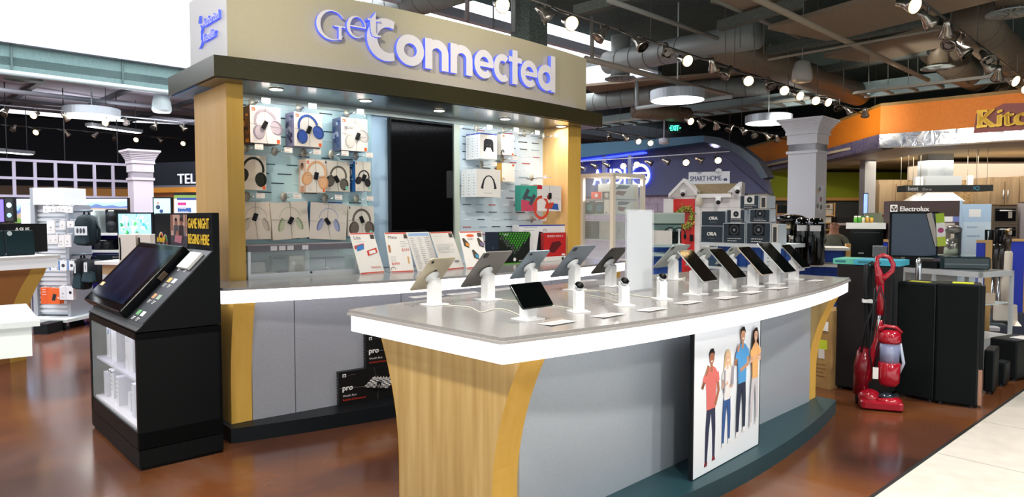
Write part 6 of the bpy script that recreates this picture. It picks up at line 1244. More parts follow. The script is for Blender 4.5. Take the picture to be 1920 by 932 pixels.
# refrigerators/black cabinet behind island tip
bbox('countertop_oven', 'black countertop oven standing under the pale shelf of jars', 'oven', 1594, 1642, 482, 428, 9.3, .35, '#0D100F', None, lambda a: (a.rect(.1,.85,.9,.86,GRYM), a.rect(.25,.12,.42,.17,GRYM)), -.46, None, None, 0, .2)
bbox('jar_shelf', 'white shelf board above the black countertop oven', 'shelf', 1586, 1645, 429, 418, 9.25, .4, '#DCDDD8', None, None, -.46)
for i, (px, c_) in enumerate([(1611,'#3E9A2A'),(1618,'#D9D2B0'),(1626,'#C99A3A'),(1634,'#E0B04A'),(1604,'#5AA83A')]):
    p = W(px, 418, 9.3); t = thing('spice_jar', '%s jar from the left on the white shelf over the black oven' % ORD[sorted([1611,1618,1626,1634,1604]).index(px)], 'jar', (p.x*1.012, p.y*1.012, W(1611,418,9.3).z+.0), 0, 'jars on the white shelf'); b = MB(); b.lathe([(.022,0),(.024,.06),(.018,.075)], m(c_,.3), 12); b.build('glass_body', t); b = MB(); b.lathe([(.02,.075),(.02,.095)], m('#2E7A22' if i % 2 else '#E8E4D8'), 12); b.build('lid', t)
bbox('grey_box', 'grey appliance box right of the black countertop oven', 'box', 1637, 1657, 482, 462, 8.6, .3, '#74797E', None, None, -.46)
b = MB(); a, w_, h_ = px_box(1618, 1626, 402, 362, 15, .05); b.box(0,0,0,w_,.05,h_,BLKM); b.box(.01,-.003,.02,w_-.01,0,h_-.02,m('#7E9BE8',.4,0,1.0)); solo(b, 'wall_screen', 'narrow blue lit screen on the grey column', 'screen', a, -.5)
for (x0,x1,yb,yt,Y,c_,lb,ar) in [(1543,1562,403,382,18,'#B9AF9E','stack of printed boxes on the wooden shelf left of the dark wall',lambda a:(a.rect(0,.45,1,.5,INK),a.disc(.5,.75,.2,m('#5a4a3a')))),(1546,1560,417,407,18,'#D6CFC0','white box on the lower wooden shelf',None),(1565,1603,600,407,17,'#2A2624','dark range cooker with bright front rim behind the man',lambda a:a.rect(0,.86,1,.9,m('#C9B8B0'))),(1457,1478,400,385,18,'#1B1E1F','black box left of the white column',None),(1456,1478,410,402,17.6,'#C9A9A0','pale pink boxes below the black box',lambda a:a.lines(.1,.1,.9,.9,3,INK)),(1455,1472,417,409,17.95,'#2A5AC0','blue bag left of the air fryers',None)]:
    bbox('shelf_box', lb, 'box', x0, x1, yb, yt, Y, .3, c_, None, ar, 0, None, 0 if yb > 590 else None)
# ---- foreground right group: towers, vacuum, cartons
def tower(px0, px1, yb, yt, name, label, col='#0B1012', rz=None, side='#101618', dep=.38, extra=None, by=None):
    a = G(px0, yb, 0); c = G(px1, by or yb, 0); F_ = Frame((a.x, a.y), math.atan2(c.y-a.y, c.x-a.x)); w_ = (c-a).length; zt = F_.hit((px0+px1)/2, yt, 0)[1]
    t = thing(name, label, 'speaker', (a.x, a.y, 0), F_.a); b = MB(); b.box(0,.012,.02,w_,dep,zt,m(side,.35),None,.012); b.build('cabinet', t); b = MB(); b.box(.012,0,.03,w_-.012,.012,zt-.012,m(col,.9),None,.004); b.build('grille', t)
    
    for x in (.04,w_-.04):
        for y in (.05,dep-.05): b = MB(); b.cyl(x,y,0,.02,.015,DGRY,8); b.build('foot', t)
    return t, F_, w_, zt
t, F8, w8, z8 = tower(1750, 1832, 757, 533, 'tower_speaker', 'nearest tall black tower speaker at the right of the red vacuum', by=768, dep=.3)
b = MB(); b.box(w8,.06,.3,w8+.03,.22,z8-.01,m('#0A0E10',.35)); b.box(w8,.06,.02,w8+.025,.18,.30,m('#B98A72',.3)); b.build('side_panel', t); b = MB(); b.box(.1,.08,z8,.24,.2,z8+.004,m('#C9D21E')); b.build('sticker', t)
t, F9, w9, z9 = tower(1676, 1748, 741, 530, 'tower_speaker', 'tall black tower speaker in the middle, directly behind the red vacuum', by=756, dep=.3)
b = MB(); b.box(.05,.08,z9,.2,.16,z9+.004,m('#B9B83A')); b.build('sticker', t)
t, F10, w10, z10 = tower(1563, 1668, 728, 497, 'tower_speaker', 'broad dark grey floor speaker behind the island end, with teal boxes on top', '#221F20', None, '#14181A', .35, by=745)
for (px0, px1, lb, c_, yy) in [(1562,1602,'mint green flat box on top of the broad grey speaker','#5FB8A0',.02),(1600,1688,'blue teal flat box on top of the broad grey speaker','#3A9FB8',.0)]:
    x0 = F10.hit(px0, 494, yy)[0]; x1 = F10.hit(px1, 494, yy)[0]; inF(F10, x0, z10+.001, x1-x0, .045, .3, yy, 'flat_box', lb, 'flat box', c_, lambda a: (a.rect(.1,.3,.6,.7,m('#e8f0f0') if False else m('#2a6a78'))))
t = None
a = G(1524, 724, 0); c = G(1556, 731, 0); F11 = Frame((a.x, a.y), math.atan2(c.y-a.y, c.x-a.x)); z11 = F11.hit(1545, 582, 0)[1]; w11 = (c-a).length
t = thing('cardboard_box', 'tall brown cardboard box with yellow note behind the island end', 'cardboard box', (a.x, a.y, 0), F11.a); CB = noisy('cardboard', ['#A07C4A','#AE8A56'], (1,1,1), 10, 4, .8)
b = MB(); b.box(-.25,0,0,w11,.3,z11,CB); A_ = Art(b, TR(-.25,0,0), w11+.25, z11); A_.lines(.65,.15,.95,.3,4,m('#7A5A34')); b.build('carton', t); b = MB(); b.box(w11*.25,-.004,z11*.5,w11*.8,-.001,z11*.62,m('#C9D93A')); b.build('sticky_note', t); b = MB(); b.box(w11*.3,-.004,z11*.38,w11*.65,-.001,z11*.5,m('#E4DEDA')); b.build('barcode_label', t); b = MB(); b.box(w11*.3,-.006,z11*.78,w11*.7,-.001,z11*.88,m('#D0C83A')); b.build('sticky_note', t); b = MB(); b.box(w11*.5,-.01,z11*.74,w11*.85,-.005,z11*.86,m('#ECECEC')); b.build('hang_tag', t)
def sub(px0, px1, yb, yt, dep, label, col='#0C1012', by=None, name='subwoofer'):
    t, F_, w_, z_ = tower(px0, px1, yb, yt, name, label, col, dep=dep, by=by); return t, F_, w_, z_
t, F12, w12, z12 = sub(1842, 1863, 738, 657, .3, 'small rounded black subwoofer beside the nearest tower speaker', by=741)
t, F12, w12, z12 = sub(1864, 1884, 724, 680, .2, 'lowest tiny black subwoofer, between the rounded one and the big one', by=727)
t, F13, w13, z13 = sub(1852, 1904, 706, 636, .45, 'wide low black subwoofer with papers on top', by=716)
b = MB(); b.box(.1,.1,0,.3,.3,.004,WHT); b.box(.3,.2,0,.5,.35,.006,m('#C9C9CC')); solo(b, 'papers', 'loose papers lying on the wide low subwoofer', 'papers', F13.w(0,.05,z13+.001), F13.a)
t, F14, w14, z14 = sub(1906, 1935, 702, 632, .4, 'black subwoofer cut by the right edge of the picture', by=708)
# ---- red upright vacuum
p = G(1643, 762, 0); VA = -.35; V = thing('upright_vacuum', 'red upright vacuum cleaner with clear bin and coiled cord, in front of the speakers', 'vacuum cleaner', p, VA); VF = Frame((p.x, p.y), VA)
RDV = m('#9E1226', .18, 0, 0, 1, 0, .4); RDD = m('#6E0C1A', .2)
def VP(px, py, n=0): x, z = VF.hit(px, py, n); return (x, n, z)
b = MB(); b.box(-.13,-.15,.01,.17,.06,.07,RDV,None,.03); b.ball((-.05,.0,.075),(.085,.09,.06),RDV); b.ball((.08,-.06,.07),(.09,.08,.035),RDV); b.build('floor_head', V)
for x in (-.14,.13): b = MB(); b.cyl(0,0,0,.03,.05,BLKM,16,TR(x,.07,.05) @ RY(PI/2)); b.build('wheel', V)
b = MB(); b.ball((.06,-.06,.10),(.06,.045,.03),m('#1D2430',.1)); b.build('dark_window', V)
q0 = VP(1632, 745); q1 = VP(1640, 618)
b = MB(); b.tube([(-.11,.05,.08),(-.1,.05,.3),(-.085,.05,.45)], [.055,.06,.05], RDD, 12); b.tube([(-.08,.05,.2),VP(1645,640,.05),VP(1650,600,.05)], [.05,.03,.022], RDV, 10); b.build('spine', V)
b = MB(); cx = VP(1668, 660)[0]; zc0 = VP(1668, 722)[2]; zc1 = VP(1668, 680)[2]; zc2 = VP(1668, 643)[2]; zc3 = VP(1668, 618)[2]
b.lathe([(.001,zc0),(.06,zc0),(.075,zc0+.03),(.078,zc1),(.07,zc1+.005)], RDV, 24, TR(cx,.0,0)); b.build('motor_housing', V)
b = MB(); b.lathe([(.068,zc1),(.072,zc2)], m('#9FA8D0',.05,0,0,.55), 24, TR(cx,0,0)); b.lathe([(.001,zc1+.01),(.035,zc1+.01),(.03,zc2),(.001,zc2)], m('#C9CCDA',.3), 16, TR(cx,0,0)); b.build('dust_bin', V)
b = MB(); b.lathe([(.074,zc2),(.08,zc2+.02),(.075,zc3-.03),(.05,zc3-.005),(.001,zc3)], RDV, 24, TR(cx,0,0)); b.tube([(cx-.08,0,zc3-.02),(cx-.04,-.01,zc3+.03),(cx+.04,-.01,zc3+.02),(cx+.08,0,zc3-.02)], .014, RDV, 8); b.build('bin_lid', V)
b = MB(); b.tube([(cx+.07,.0,zc2),(cx+.1,.01,zc1-.0),(cx+.07,.01,zc1-.08)], .012, m('#B9C4D8',.3), 8); b.build('grey_side_trim', V)
hz = VP(1650, 600, .05)
b = MB(); b.tube([VP(1642,640,.04), VP(1652,572,.04)], .012, CHR, 10); b.build('metal_wand', V)
b = MB(); b.tube([VP(1650,590,.04), VP(1651,555,.04), VP(1650,530,.04)], [.028,.026,.03], RDV, 12)
b.tube([VP(1650,533,.04), VP(1648,512,.04), VP(1644,497,.04), VP(1645,483,.04), VP(1655,478,.04), VP(1668,483,.04), VP(1675,496,.04), VP(1673,508,.04), VP(1663,517,.04), VP(1653,523,.04)], [.035,.028,.018,.016,.016,.016,.018,.018,.02,.028], RDV, 10); b.build('loop_handle', V)
b = MB(); hp_ = [VP(*q) for q in [(1645,505,.1),(1634,492,.1),(1624,497,.1),(1623,530,.1),(1624,580,.1),(1628,640,.1),(1630,690,.1),(1632,712,.08)]]; b.tube(hp_, .017, m('#15181A',.5), 10)
b.tube([VP(x-4 if False else x, y, n+.02) for x, y, n in [(1642,500,.1),(1638,495,.1),(1632,504,.1),(1630,560,.1),(1634,620,.1)]], .015, m('#15181A',.5), 10); b.build('hose', V)
b = MB()
for pts in ([(1650,535,.0),(1643,560,.0),(1622,610,.0),(1608,655,.0),(1615,660,.0),(1628,600,.0),(1648,545,.0)], [(1652,538,0),(1660,570,0),(1657,620,0),(1645,650,0),(1640,690,0)], [(1640,540,-.01),(1636,600,-.01),(1630,660,-.01),(1637,700,-.01)]): b.tube([VP(*q) for q in pts], .0055, m('#1B1D22',.45), 6)
b.build('power_cord', V); b = MB(); q = VP(1627, 565, .07); b.box(q[0]-.035,.06,q[2]-.012,q[0]+.035,.13,q[2]+.012,m('#D6D6D8')); q = VP(1640, 698, -.02); b.box(q[0]-.015,-.03,q[2]-.05,q[0]+.025,-.026,q[2]+.04,WHT); b.build('cord_strap', V)

# shelf carcasses that carry the far boxes
def carcass(x0, x1, yt, Y, zs, label, col):
    a, w_, _ = px_box(x0, x1, 450, 440, Y, .4); t = thing('kitchen_shelf', label, 'shelf', (a.x, a.y, 0), 0); zt_ = W(x0, yt, Y).z
    for x in (0, w_-.03): b = MB(); b.box(x,0,0,x+.03,.4,zt_,m('#B98A50',.5)); b.build('side_panel', t)
    for z in zs: b = MB(); b.box(.03,0,z-.03,w_-.03,.4,z,m('#C99A5C',.5)); b.build('shelf_board', t)
carcass(1541, 1565, 380, 17.95, [W(1550,403,18).z, W(1550,417,18).z, W(1550,430,18).z], 'wooden shelf unit holding printed boxes right of the white column', 0)
carcass(1454, 1480, 383, 17.9, [W(1460,400,18).z, W(1460,410,17.9).z, W(1460,417,17.95).z], 'wooden shelf unit with a black box left of the white column', 0)
# ================================================================ LEFT BACKGROUND
MTN = None
def landscape(a):
    a.rect(0,0,1,1,m('#7FA3E0',.4,0,1.0)); a.poly([(0,.6),(.3,.8),(.6,.72),(1,.9),(1,1),(0,1)], m('#C3D3F2',.4,0,1.0))
    a.poly([(0,.4),(.1,.55),(.2,.5),(.35,.68),(.5,.55),(.7,.6),(.85,.5),(1,.55),(1,0),(0,0)], m('#4A5A86',.4,0,1.0)); a.poly([(0,.3),(.3,.42),(.6,.38),(1,.4),(1,0),(0,0)], m('#8A7A68',.4,0,.9)); a.poly([(0,.15),(.2,.22),(.45,.1),(1,.15),(1,0),(0,0)], m('#5A7A3A',.4,0,.8))
def reef(a):
    rnd = random.Random(9); a.rect(0,0,1,1,m('#7FB8E0',.4,0,1.0)); cs = ['#E8F2F8','#4FA060','#C9A0C0','#3A8AC0','#A8D8C0','#D98A9A','#2A7A4A','#F4F8FA']
    for k in range(46): x, z = rnd.random()*.9+.05, rnd.random()*.9+.05; a.disc(x, z, rnd.uniform(.02,.06), m(rnd.choice(cs),.4,0,.95), rnd.uniform(.04,.12), 7)
def tv(x0, x1, yb, yt, Y, label, art, rz=.0, stand=None):
    a, w_, h_ = px_box(x0, x1, yb, yt, Y, .05); w_ /= math.cos(rz); t = thing('television', label, 'television', a, rz); b = MB(); b.box(-.02,0,-.02,w_+.02,.06,h_+.02,m('#101214',.3)); b.build('bezel', t)
    b = MB(); b.box(0,-.002,0,w_,.0,h_,BLKG); art(Art(b, I4, w_, h_, -.003)); b.build('screen', t)
    b = MB(); b.box(w_*.45,.02,-min(a.z,3)+.02,w_*.55,.06,-.02,DGRY); b.build('stand', t); return t
# lattice
a = W(-14, 340, 13.2); c = W(246, 340, 14.8); LF_ = Frame((a.x, a.y), math.atan2(c.y-a.y, c.x-a.x)); lw = (c-a).length; zt = W(120, 304, 14.0).z; zb = W(120, 369, 14.0).z
t = thing('lattice_screen', 'pale grey square lattice frame hanging above the televisions at far left', 'lattice', (a.x, a.y, 0), LF_.a); LM = m('#A9A4B8', .5)
b = MB()
for k in range(8): x = lw*k/7; b.box(x-.028,0,zb,x+.028,.06,zt,LM)
for k in range(3): z = zb+(zt-zb)*k/2; b.box(0,-.005,z-.025,lw,.065,z+.025,LM)
b.build('grid', t); [MB().tube([(lw*k,.04,zt),(lw*k,.04,4.1)], .01, DGRY, 5).build('hanger', t) for k in (.1,.5,.9)]
b = MB(); p, q = W(-60, 372, 17), W(380, 372, 19); F_ = Frame((p.x, p.y), math.atan2(q.y-p.y, q.x-p.x)); L = (q-p).length; zb2 = W(150, 350, 18).z; b.box(-6,0,zb2,L,.2,4.0,m('#1D2026',.8)); b.box(-6,.0,0,L,.2,zb2,m('#6A5240',.7)); b.box(L*.45,-.02,zb2-.3,L,.0,zb2-.05,m('#C98A3A',.6));
o = struct(b, 'wall_left', (p.x, p.y, 0), F_.a)
# television department sign
p = W(284, 350, 15.6); q = W(372, 350, 15.2); TF = Frame((p.x, p.y), math.atan2(q.y-p.y, q.x-p.x)); tw = (q-p).length+1.4
t = thing('television_sign_wall', 'dark header wall lettered for televisions, partly behind the left maple post', 'department sign', (p.x, p.y, 0), TF.a); z0 = TF.hit(330,348,0)[1]; z1 = TF.hit(330,304,0)[1]
b = MB(); b.box(0,0,z0,tw,.2,z1,m('#23262F',.7)); b.build('header', t); b = MB(); b.box(0,-.15,z0-.05,tw,0,z0,m('#8F93A0',.3,.6)); b.box(0,-.2,z0-.16,tw,.2,z0-.05,m('#D08A30',.5)); b.box(0,.0,0,tw,.2,z0-.16,m('#C08A5A',.6)); b.build('ledge', t)
b = MB(); x, z = TF.hit(335, 344.5, -.02); x2, z2 = TF.hit(335, 326, -.02); b.text('TELEVISION', x, z, z2-z, m('#C9CBD6',.4,0,.5), -.02, None, I4, .03, m('#8F93A8'), .03); b.build('lettering', t)
column(265, 400, 14.3, .38, 2.86, 'white square column with stepped capital, left of the display wall', '#C9C3CE')
# televisions
tv(28, 62, 418, 373, 12.6, 'television with a mountain picture left of the white board rack', landscape)
tv(-12, 8, 416, 374, 12.4, 'television cut by the left edge of the picture', lambda a: a.rect(0,0,1,1,m('#6A5AC0',.4,0,.9)))
tv(150, 239, 402, 373, 12.8, 'wide television with a desert mountain picture behind the party speakers', landscape)
tv(223, 284, 441, 401, 9.6, 'television with a bright coral reef picture left of the game kiosk', reef)
tv(289, 320, 402, 372, 12.0, 'television with a pale teal picture right of the column', lambda a: (a.rect(0,0,1,1,m('#8FD0D8',.4,0,1.0)), a.disc(.25,.45,.14,m('#2A3A5A')), a.disc(.25,.7,.08,m('#C98A70')), a.disc(.45,.2,.12,m('#3A4A7A'))))
tv(11, 25, 414, 372, 11.4, 'slim black display with pale blue blossoms at far left', lambda a: (a.disc(.5,.7,.35,m('#9FD0F0',.4,0,1.0)), a.disc(.5,.25,.3,m('#7FC0E8',.4,0,1.0))))
a, w_, h_ = px_box(327, 372, 402, 361, 10.6, .04); mb = MB(); mb.box(0,0,0,w_,.04,h_,m('#E4E8EA')); A_ = Art(mb, I4, w_, h_); A_.rect(0,.88,1,1,BLKM); A_.rect(0,.72,1,.88,m('#7FA04A')); A_.rect(.12,.66,.95,.76,m('#2A4A9A')); A_.rect(.15,.42,.5,.54,m('#D02A8A')); A_.rect(.15,.1,.7,.3,m('#2A5AA8')); A_.lines(.2,.14,.65,.26,2,WHT); mb.box(w_*.45,.04,-a.z+.02,w_*.55,.07,h_*.5,DGRY)
solo(mb, 'promo_poster', 'promotional poster with pink and blue blocks beside the left maple post', 'poster', a)
# white service shelves with party speakers
a = W(152, 437, 9.9); c = W(240, 437, 9.9); SF2 = Frame((a.x, a.y), 0); sw2 = c.x-a.x; z1_ = W(200, 437, 9.9).z; z2_ = W(200, 469, 9.9).z
t = thing('speaker_shelf', 'white shelf unit with violet back holding party speakers', 'shelf', (a.x, a.y, 0), 0)
[MB().box(0,0,z-.035,sw2,.5,z,WHTG).build('shelf', t) for z in (z1_, z2_, .3)]; b = MB(); b.box(0,.5,.1,sw2,.52,z1_+.12,m('#4A44B0',.6)); b.build('back_panel', t); [MB().box(x,.0,0,x+.03,.5,z1_-.035,m('#4A44B0',.6)).build('side_panel', t) for x in (0,sw2-.03)]
def pspk(x0, x1, yb, yt, y, label, col, z, tall=True):
    u0 = SF2.hit(x0, (yb+yt)/2, y)[0]; u1 = SF2.hit(x1, (yb+yt)/2, y)[0]; h_ = SF2.hit(x0, yt, y)[1]-z; w_ = u1-u0
    t = thing('party_speaker', label, 'speaker', SF2.w(u0, y, z+.001), 0, None); b = MB(); b.box(0,0,0,w_,.28,h_,m(col,.5),None,.03); b.build('cabinet', t)
    b = MB()
    for (cx, cz) in (((.5,.3),(.5,.7)) if tall else ((.27,.5),(.73,.5))): b.lathe([(.001,0),(min(w_,h_)*.33,0),(min(w_,h_)*.36,.008)], m('#2C3034' if col < '#5' else '#A9B4B4',.6), 20, TR(w_*cx,-.002,h_*cz) @ RX(PI/2))
    b.build('driver', t); b = MB(); b.box(w_*.3,-.004,h_*.9,w_*.7,-.001,h_*.95,WHT); b.build('badge', t)
pspk(196, 222, 437, 392, .06, 'tall black party speaker with two round drivers on the upper white shelf', '#15181A', z1_)
pspk(160, 187, 437, 393, .06, 'tall grey speaker beside the black party speaker', '#9AA5A6', z1_)
pspk(174, 211, 469, 450, .05, 'black party speaker lying on its side on the lower white shelf', '#15181A', z2_, False)
inF(SF2, sw2*.5, z2_-.17, sw2*.75, .12, .12, -.25, 'soundbar_box', 'long dark soundbar box with pale print under the white shelf', 'box', '#1A2430', lambda a: a.lines(.5,.4,.95,.7,2,WHT))
t_ = thing('display_counter', 'white topped counter with tan front between the backpacks and the kiosk', 'counter', W(177, 500, 8.2), -.2); p = W(177, 490, 8.2); t_.location = (p.x, p.y, 0)
b = MB(); b.box(0,0,p.z-.04,1.3,.8,p.z+.0,WHTG); b.build('countertop', t_); b = MB(); b.box(.06,.05,p.z-.16,1.25,.75,p.z-.04,m('#C9A882')); b.box(.06,.05,0,1.25,.75,p.z-.16,m('#D5D6DC')); b.build('base', t_)
for (x0,x1,yb,yt,lb) in [(223,257,473,440,'cream curved back box left of the kiosk, larger one'),(260,284,470,440,'cream box beside the kiosk header, smaller one')]:
    bbox('cream_box', lb, 'box', x0, x1, yb, yt, 7.9, .25, '#D9CFC4', None, lambda a: a.line([(.08,.1),(.1,.5),(.06,.9)], .02, BLKM), -.1, None, p.z)
# slatwall gondola
p = W(72, 614, 9.2); SG = Frame((p.x, p.y), -.08); q = SG.hit(128, 500, 0); gw = q[0]; t = thing('slatwall_rack', 'white slatwall rack on wheels with blank header board, hung with small packets', 'display rack', (p.x, p.y, 0), SG.a)
zt = SG.hit(100, 352, 0)[1]; zm = SG.hit(100, 384, 0)[1]; SW = m('#B9C0C8', .4, .2)
b = MB(); b.box(0,.06,.16,gw-.03,.4,zm,SW)
for k in range(int((zm-.2)/.062)): b.box(0,.045,.19+k*.062,gw-.03,.06,.225+k*.062,m('#D3D8DD',.35,.1))
b.build('slat_panel', t); b = MB(); b.box(-.06,.0,.14,0,.44,zt,m('#A3A8B0',.4,.4)); b.build('upright', t); b = MB(); b.box(gw-.03,.0,.14,gw+.02,.44,zm,m('#A3A8B0',.4,.4)); b.build('upright', t)
b = MB(); b.box(0,-.02,zm,gw-.03,.42,zt,m('#E0E4E6',.5)); b.build('header_board', t); b = MB(); b.box(-.06,-.25,.1,gw+.15,.5,.14,m('#D3DCDC',.4)); b.build('base_tray', t)
for x in (0,gw+.1):
    for y in (-.2,.42): b = MB(); b.cyl(0,0,-.02,.02,.045,BLKM,14,TR(x,y,.046) @ RY(PI/2)); b.box(x-.02,y-.02,.05,x+.02,y+.02,.1,CHR); b.build('caster', t)
def pk(px0, px1, yb, yt, label, col='#E6E4E4', art=None, y=-.12, name='hanging_packet', cat='packet', d=.02, grp='packets hanging on the slatwall rack'):
    x0, z0 = SG.hit(px0, yb, y); x1, z1 = SG.hit(px1, yt, y); mb = MB(); mb.box(0,0,0,x1-x0,d,z1-z0,m(col,.45)); mb.tube([((x1-x0)/2,0,z1-z0+.01),((x1-x0)/2,-y+.05,z1-z0+.012)], .004, CHR, 5); A_ = Art(mb, I4, x1-x0, z1-z0); 
    (art or (lambda a: (a.disc(.5,.45,.12,INKG), a.lines(.2,.1,.8,.2,1,INKG))))(A_); return solo(mb, name, label, cat, SG.w(x0, y, z0), SG.a, grp)
for (x0,x1,yb,yt,lb) in [(81,91,399,386,'top row, left'),(91,103,398,387,'top row, second'),(106,115,397,386,'top row, third'),(114,123,398,386,'top row, fourth'),(123,135,399,387,'top row, right'),(88,102,437,414,'second row, large with a dark dot'),(112,121,430,414,'second row, middle'),(126,138,427,414,'second row, right'),(82,90,457,441,'third row, left'),(90,99,458,441,'third row, second'),(99,110,457,441,'third row, third'),(109,120,463,441,'third row, middle'),(121,132,463,440,'third row, right')]:
    pk(x0, x1, yb, yt, 'small white packet hanging on the slatwall rack, '+lb)
for (x0,x1,yb,yt,lb) in [(93,106,507,490,'left'),(110,124,507,489,'middle'),(127,139,507,489,'right')]: pk(x0, x1, yb, yt, 'blue edged white pouch in the lower row of the rack, '+lb, '#E9EDF0', lambda a: (a.rect(0,0,.18,1,m('#3A78C0')), a.disc(.6,.5,.22,m('#3A3C44'))))
pk(77, 90, 570, 540, 'orange package at the left foot of the slatwall rack', '#E0581A', lambda a: a.lines(.2,.6,.8,.9,3,WHT), d=.08); pk(91, 111, 570, 541, 'orange package with a black drive picture on the slatwall rack', '#E8621C', lambda a: (a.poly([(.3,.25),(.6,.2),(.75,.6),(.45,.68)],m('#2A3038')), a.disc(.88,.4,.07,WHT)), d=.08)
pk(112, 124, 562, 537, 'white package right of the orange packages', '#E4E4E8', d=.05); pk(124, 137, 562, 538, 'white package with a dark round picture at the right side of the rack', '#ECECF0', lambda a: a.disc(.6,.55,.2,m('#2A2C38')), d=.05)
for (x0,x1,yb,yt,lb) in [(40,63,424,384,'white blank board standing left of the slatwall rack'),(125,139,386,373,'small pale board right of the rack header')]:
    a, w_, h_ = px_box(x0, x1, yb, yt, 9.6, .03); t = thing('white_board', lb, 'board', (a.x, a.y, 0), -.05); b = MB(); b.box(0,0,a.z,w_,.03,a.z+h_,m('#D9DEE2')); b.build('panel', t); b = MB(); b.box(w_*.45,.03,0,w_*.55,.06,a.z+h_*.6,STEEL); b.build('post', t)
# backpacks
def pack(px0, px1, yb, yt, Y, label, tag, col='#16252B', rz=.0, skew=0):
    a = W(px0, yb, Y); c = W(px1, yt, Y); w_, h_ = c.x-a.x, c.z-a.z; t = thing('backpack', label, 'backpack', a, rz); d = .2
    b = MB(); n = 14; prof = [(0.0,.0),(.42,.02),(.5,.12),(.5,.55),(.46,.78),(.34,.94),(.15,1.0)]
    pts = [(w_*(.5+x), h_*z) for x, z in prof]+[(w_*(.5-x), h_*z) for x, z in reversed(prof[1:])]
    vs = []; m_ = len(pts)
    for (y, s_) in ((.0,.8),(.03,.95),(.1,1),(.17,.95),(.2,.8)): vs += [(w_/2+(x-w_/2)*s_+skew*z, y, h_/2+(z-h_/2)*s_) for x, z in pts]
    fs = [tuple(range(m_)), tuple(range(4*m_,5*m_))[::-1]]+[(k*m_+i, (k+1)*m_+i, (k+1)*m_+(i+1)%m_, k*m_+(i+1)%m_) for k in range(4) for i in range(m_)]
    b.add(vs, fs, m(col,.6), True); b.build('bag', t)
    b = MB(); b.add([(w_/2+(x-w_/2)*.7, -.05 if z < h_*.5 else -.02, h_*.08+z*.45) for x, z in pts]+[(w_/2+(x-w_/2)*.78, .02, h_*.06+z*.48) for x, z in pts], [tuple(range(m_))]+[(i, m_+i, m_+(i+1)%m_, (i+1)%m_) for i in range(m_)], m('#1C3038',.6)); b.build('front_pocket', t)
    b = MB(); b.tube([(w_*.35,.1,h_*.97),(w_*.4,.1,h_*1.1),(w_*.6,.1,h_*1.1),(w_*.65,.1,h_*.97)], .012, m(col,.7), 6); b.tube([(w_*.9,.12,h_*.8),(w_*1.12,.12,h_*.5),(w_*1.1,.12,h_*.2),(w_*.95,.12,h_*.1)], .016, m('#0E181C',.7), 6); b.build('strap', t)
    b = MB(); (x, z, ww, hh) = tag; b.box(w_*x,-.06,h_*z,w_*(x+ww),-.055,h_*(z+hh),m('#D9DDE2')); A_ = Art(b, TR(w_*x,-.06,h_*z), w_*ww, h_*hh); [A_.disc(k,.5,.1,m('#3A4048'),.3) for k in ((.25,.5,.75) if ww > .4 else (.5,))]; b.build('hang_tag', t)
    return t
pack(137, 171, 462, 402, 8.9, 'dark teal backpack with white picture tag hanging right of the slatwall rack', (.25,.35,.65,.28))
pack(152, 183, 532, 487, 8.9, 'black laptop bag with white tag hanging below the backpack', (.35,.5,.18,.4), '#12181E')
pack(136, 158, 545, 484, 9.0, 'dark backpack behind the black laptop bag', (.4,.55,.12,.3), '#0E1318')
for (y, lb) in ((397, 'upper'),(478, 'lower')):
    b = MB(); p0 = W(128, y, 9.3); p1 = W(172, y-2, 8.9); b.tube([p0, p1], .016, m('#6A7680',.4,.6), 8); b.box(p0.x-.03,p0.y-.02,p0.z-.05,p0.x+.03,p0.y+.03,p0.z+.05,DGRY); solo(b, 'bag_rail', '%s steel arm that the bags hang from' % lb, 'rail')
p = W(139, 577, 9.4); t = thing('floor_stand', 'small black floor stand foot right of the slatwall rack', 'stand', (p.x, p.y, 0)); b = MB(); b.lathe([(.16,0),(.15,.02),(.03,.2),(.02,.9)], BLKM, 4); b.build('foot_cone', t)
bbox('black_box', 'small black box on the floor behind the white counter corner', 'box', 63, 89, 624, 608, 8.6, .3, '#15181A', None, None, 0, None, 0)
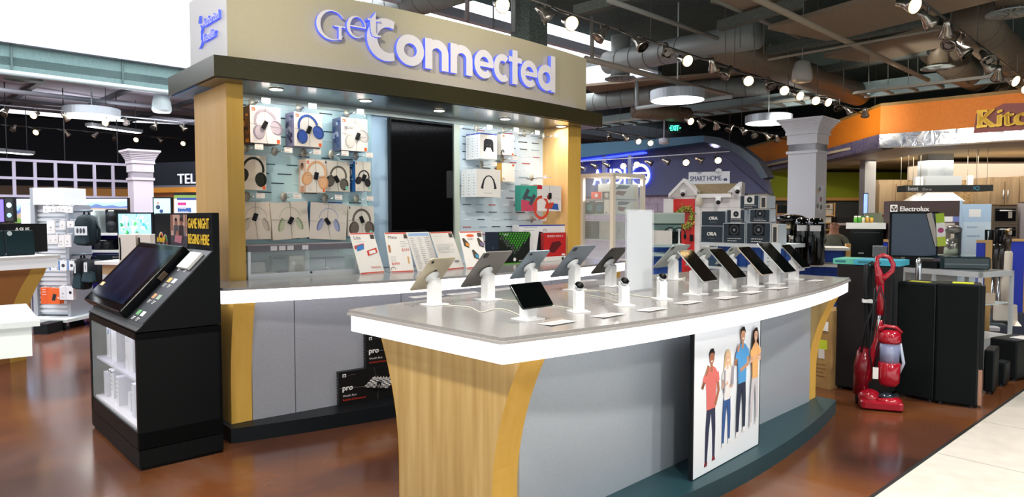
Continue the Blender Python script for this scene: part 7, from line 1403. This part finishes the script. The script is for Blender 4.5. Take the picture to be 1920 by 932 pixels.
# maple pedestal counter with laptops
pA = W(108, 488, 7.4); pB = W(-60, 496, 6.6); CF = Frame((pB.x, pB.y), math.atan2(pA.y-pB.y, pA.x-pB.x)); cw_ = (pA-pB).length
zt = CF.hit(60, 480, 0)[1]; t = thing('maple_counter', 'white topped counter on a curved maple pedestal at far left', 'counter', (pB.x, pB.y, 0), CF.a)
zt = 1.08
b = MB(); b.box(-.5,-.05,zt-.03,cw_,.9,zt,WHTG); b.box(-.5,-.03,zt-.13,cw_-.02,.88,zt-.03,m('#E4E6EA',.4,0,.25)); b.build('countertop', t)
b = MB(); xr = CF.hit(88, 520, 0)[0]; xl = xr-.36
prof = [(xr-.30*(1-min(1,max(0,(z-.3)/.62))**2)*.8, z) for z in [.0+.95*i/12 for i in range(13)]]
b.slab([(-.4,0)]+[(x, z) for x, z in prof]+[(-.4,.95)], .0, .1, m('#A9713C',.5)); b.slab([(x-.16, z) for x, z in prof]+[(x, z) for x, z in reversed(prof)], -.004, .0, MUST); b.build('pedestal', t); b = MB(); b.box(-.4,.1,0,xr-.5,.8,.95,m('#A9713C',.5)); b.build('core', t)
def laptop(px0, px1, yb, yt, label, y=.2):
    x0 = CF.hit(px0, (yb+yt)/2, y)[0]; x1 = CF.hit(px1, (yb+yt)/2, y)[0]; w_ = x1-x0; h_ = CF.hit((px0+px1)/2, yt, y)[1]-zt; t = thing('laptop', label, 'laptop', CF.w(x0, y, zt+.001), CF.a)
    b = MB(); R = TR(0,0,.012) @ RX(-.12); b.box(0,0,0,w_,.012,h_,m('#14282C',.4),R,.004); b.build('lid', t); b = MB(); b.box(0,.012,0,w_,.3,.015,m('#1A2A2E',.4),None,.004); b.build('keyboard_base', t); b = MB(); b.cyl(0,0,0,.003,.025,m('#B9C4C4'),12,R @ TR(w_*.15,0,h_*.88) @ RX(PI/2)); b.build('emblem', t)
laptop(13, 66, 471, 434, 'open dark green grey laptop seen from behind on the maple counter'); laptop(-30, 10, 472, 435, 'open dark laptop cut by the left edge, on the maple counter')
inF(CF, CF.hit(-20,430,.75)[0], zt+.001, .62, CF.hit(20,420,.75)[1]-zt, .1, .75, 'laptop_display', 'black display riser lettered in white behind the laptops', 'display board', '#0B0D0E', lambda a: a.text('ASUS', .42, .72, .05, WHT, bold=.05))
# nearest white counter slab at the left edge
pA = G(74, 600, 1.03); pB = G(-90, 613, 1.03); NF = Frame((pA.x, pA.y), math.atan2(pA.y-pB.y, pA.x-pB.x)); t = thing('white_counter', 'white counter end jutting in at the left edge in front of the rack', 'counter', (pA.x, pA.y, 0), NF.a)
b = MB(); b.box(-1.6,-.02,1.005,.0,.75,1.03,m('#DCE4E6',.25)); b.build('countertop', t); b = MB(); b.box(-1.6,0,.87,-.03,.7,1.005,m('#DDE6E4',.35,0,.12)); b.build('apron', t); b = MB(); b.box(-1.6,.1,0,-.62,.6,.87,m('#C9B890')); b.build('pedestal', t)
# fills that stand for the store's other lamps, over the departments
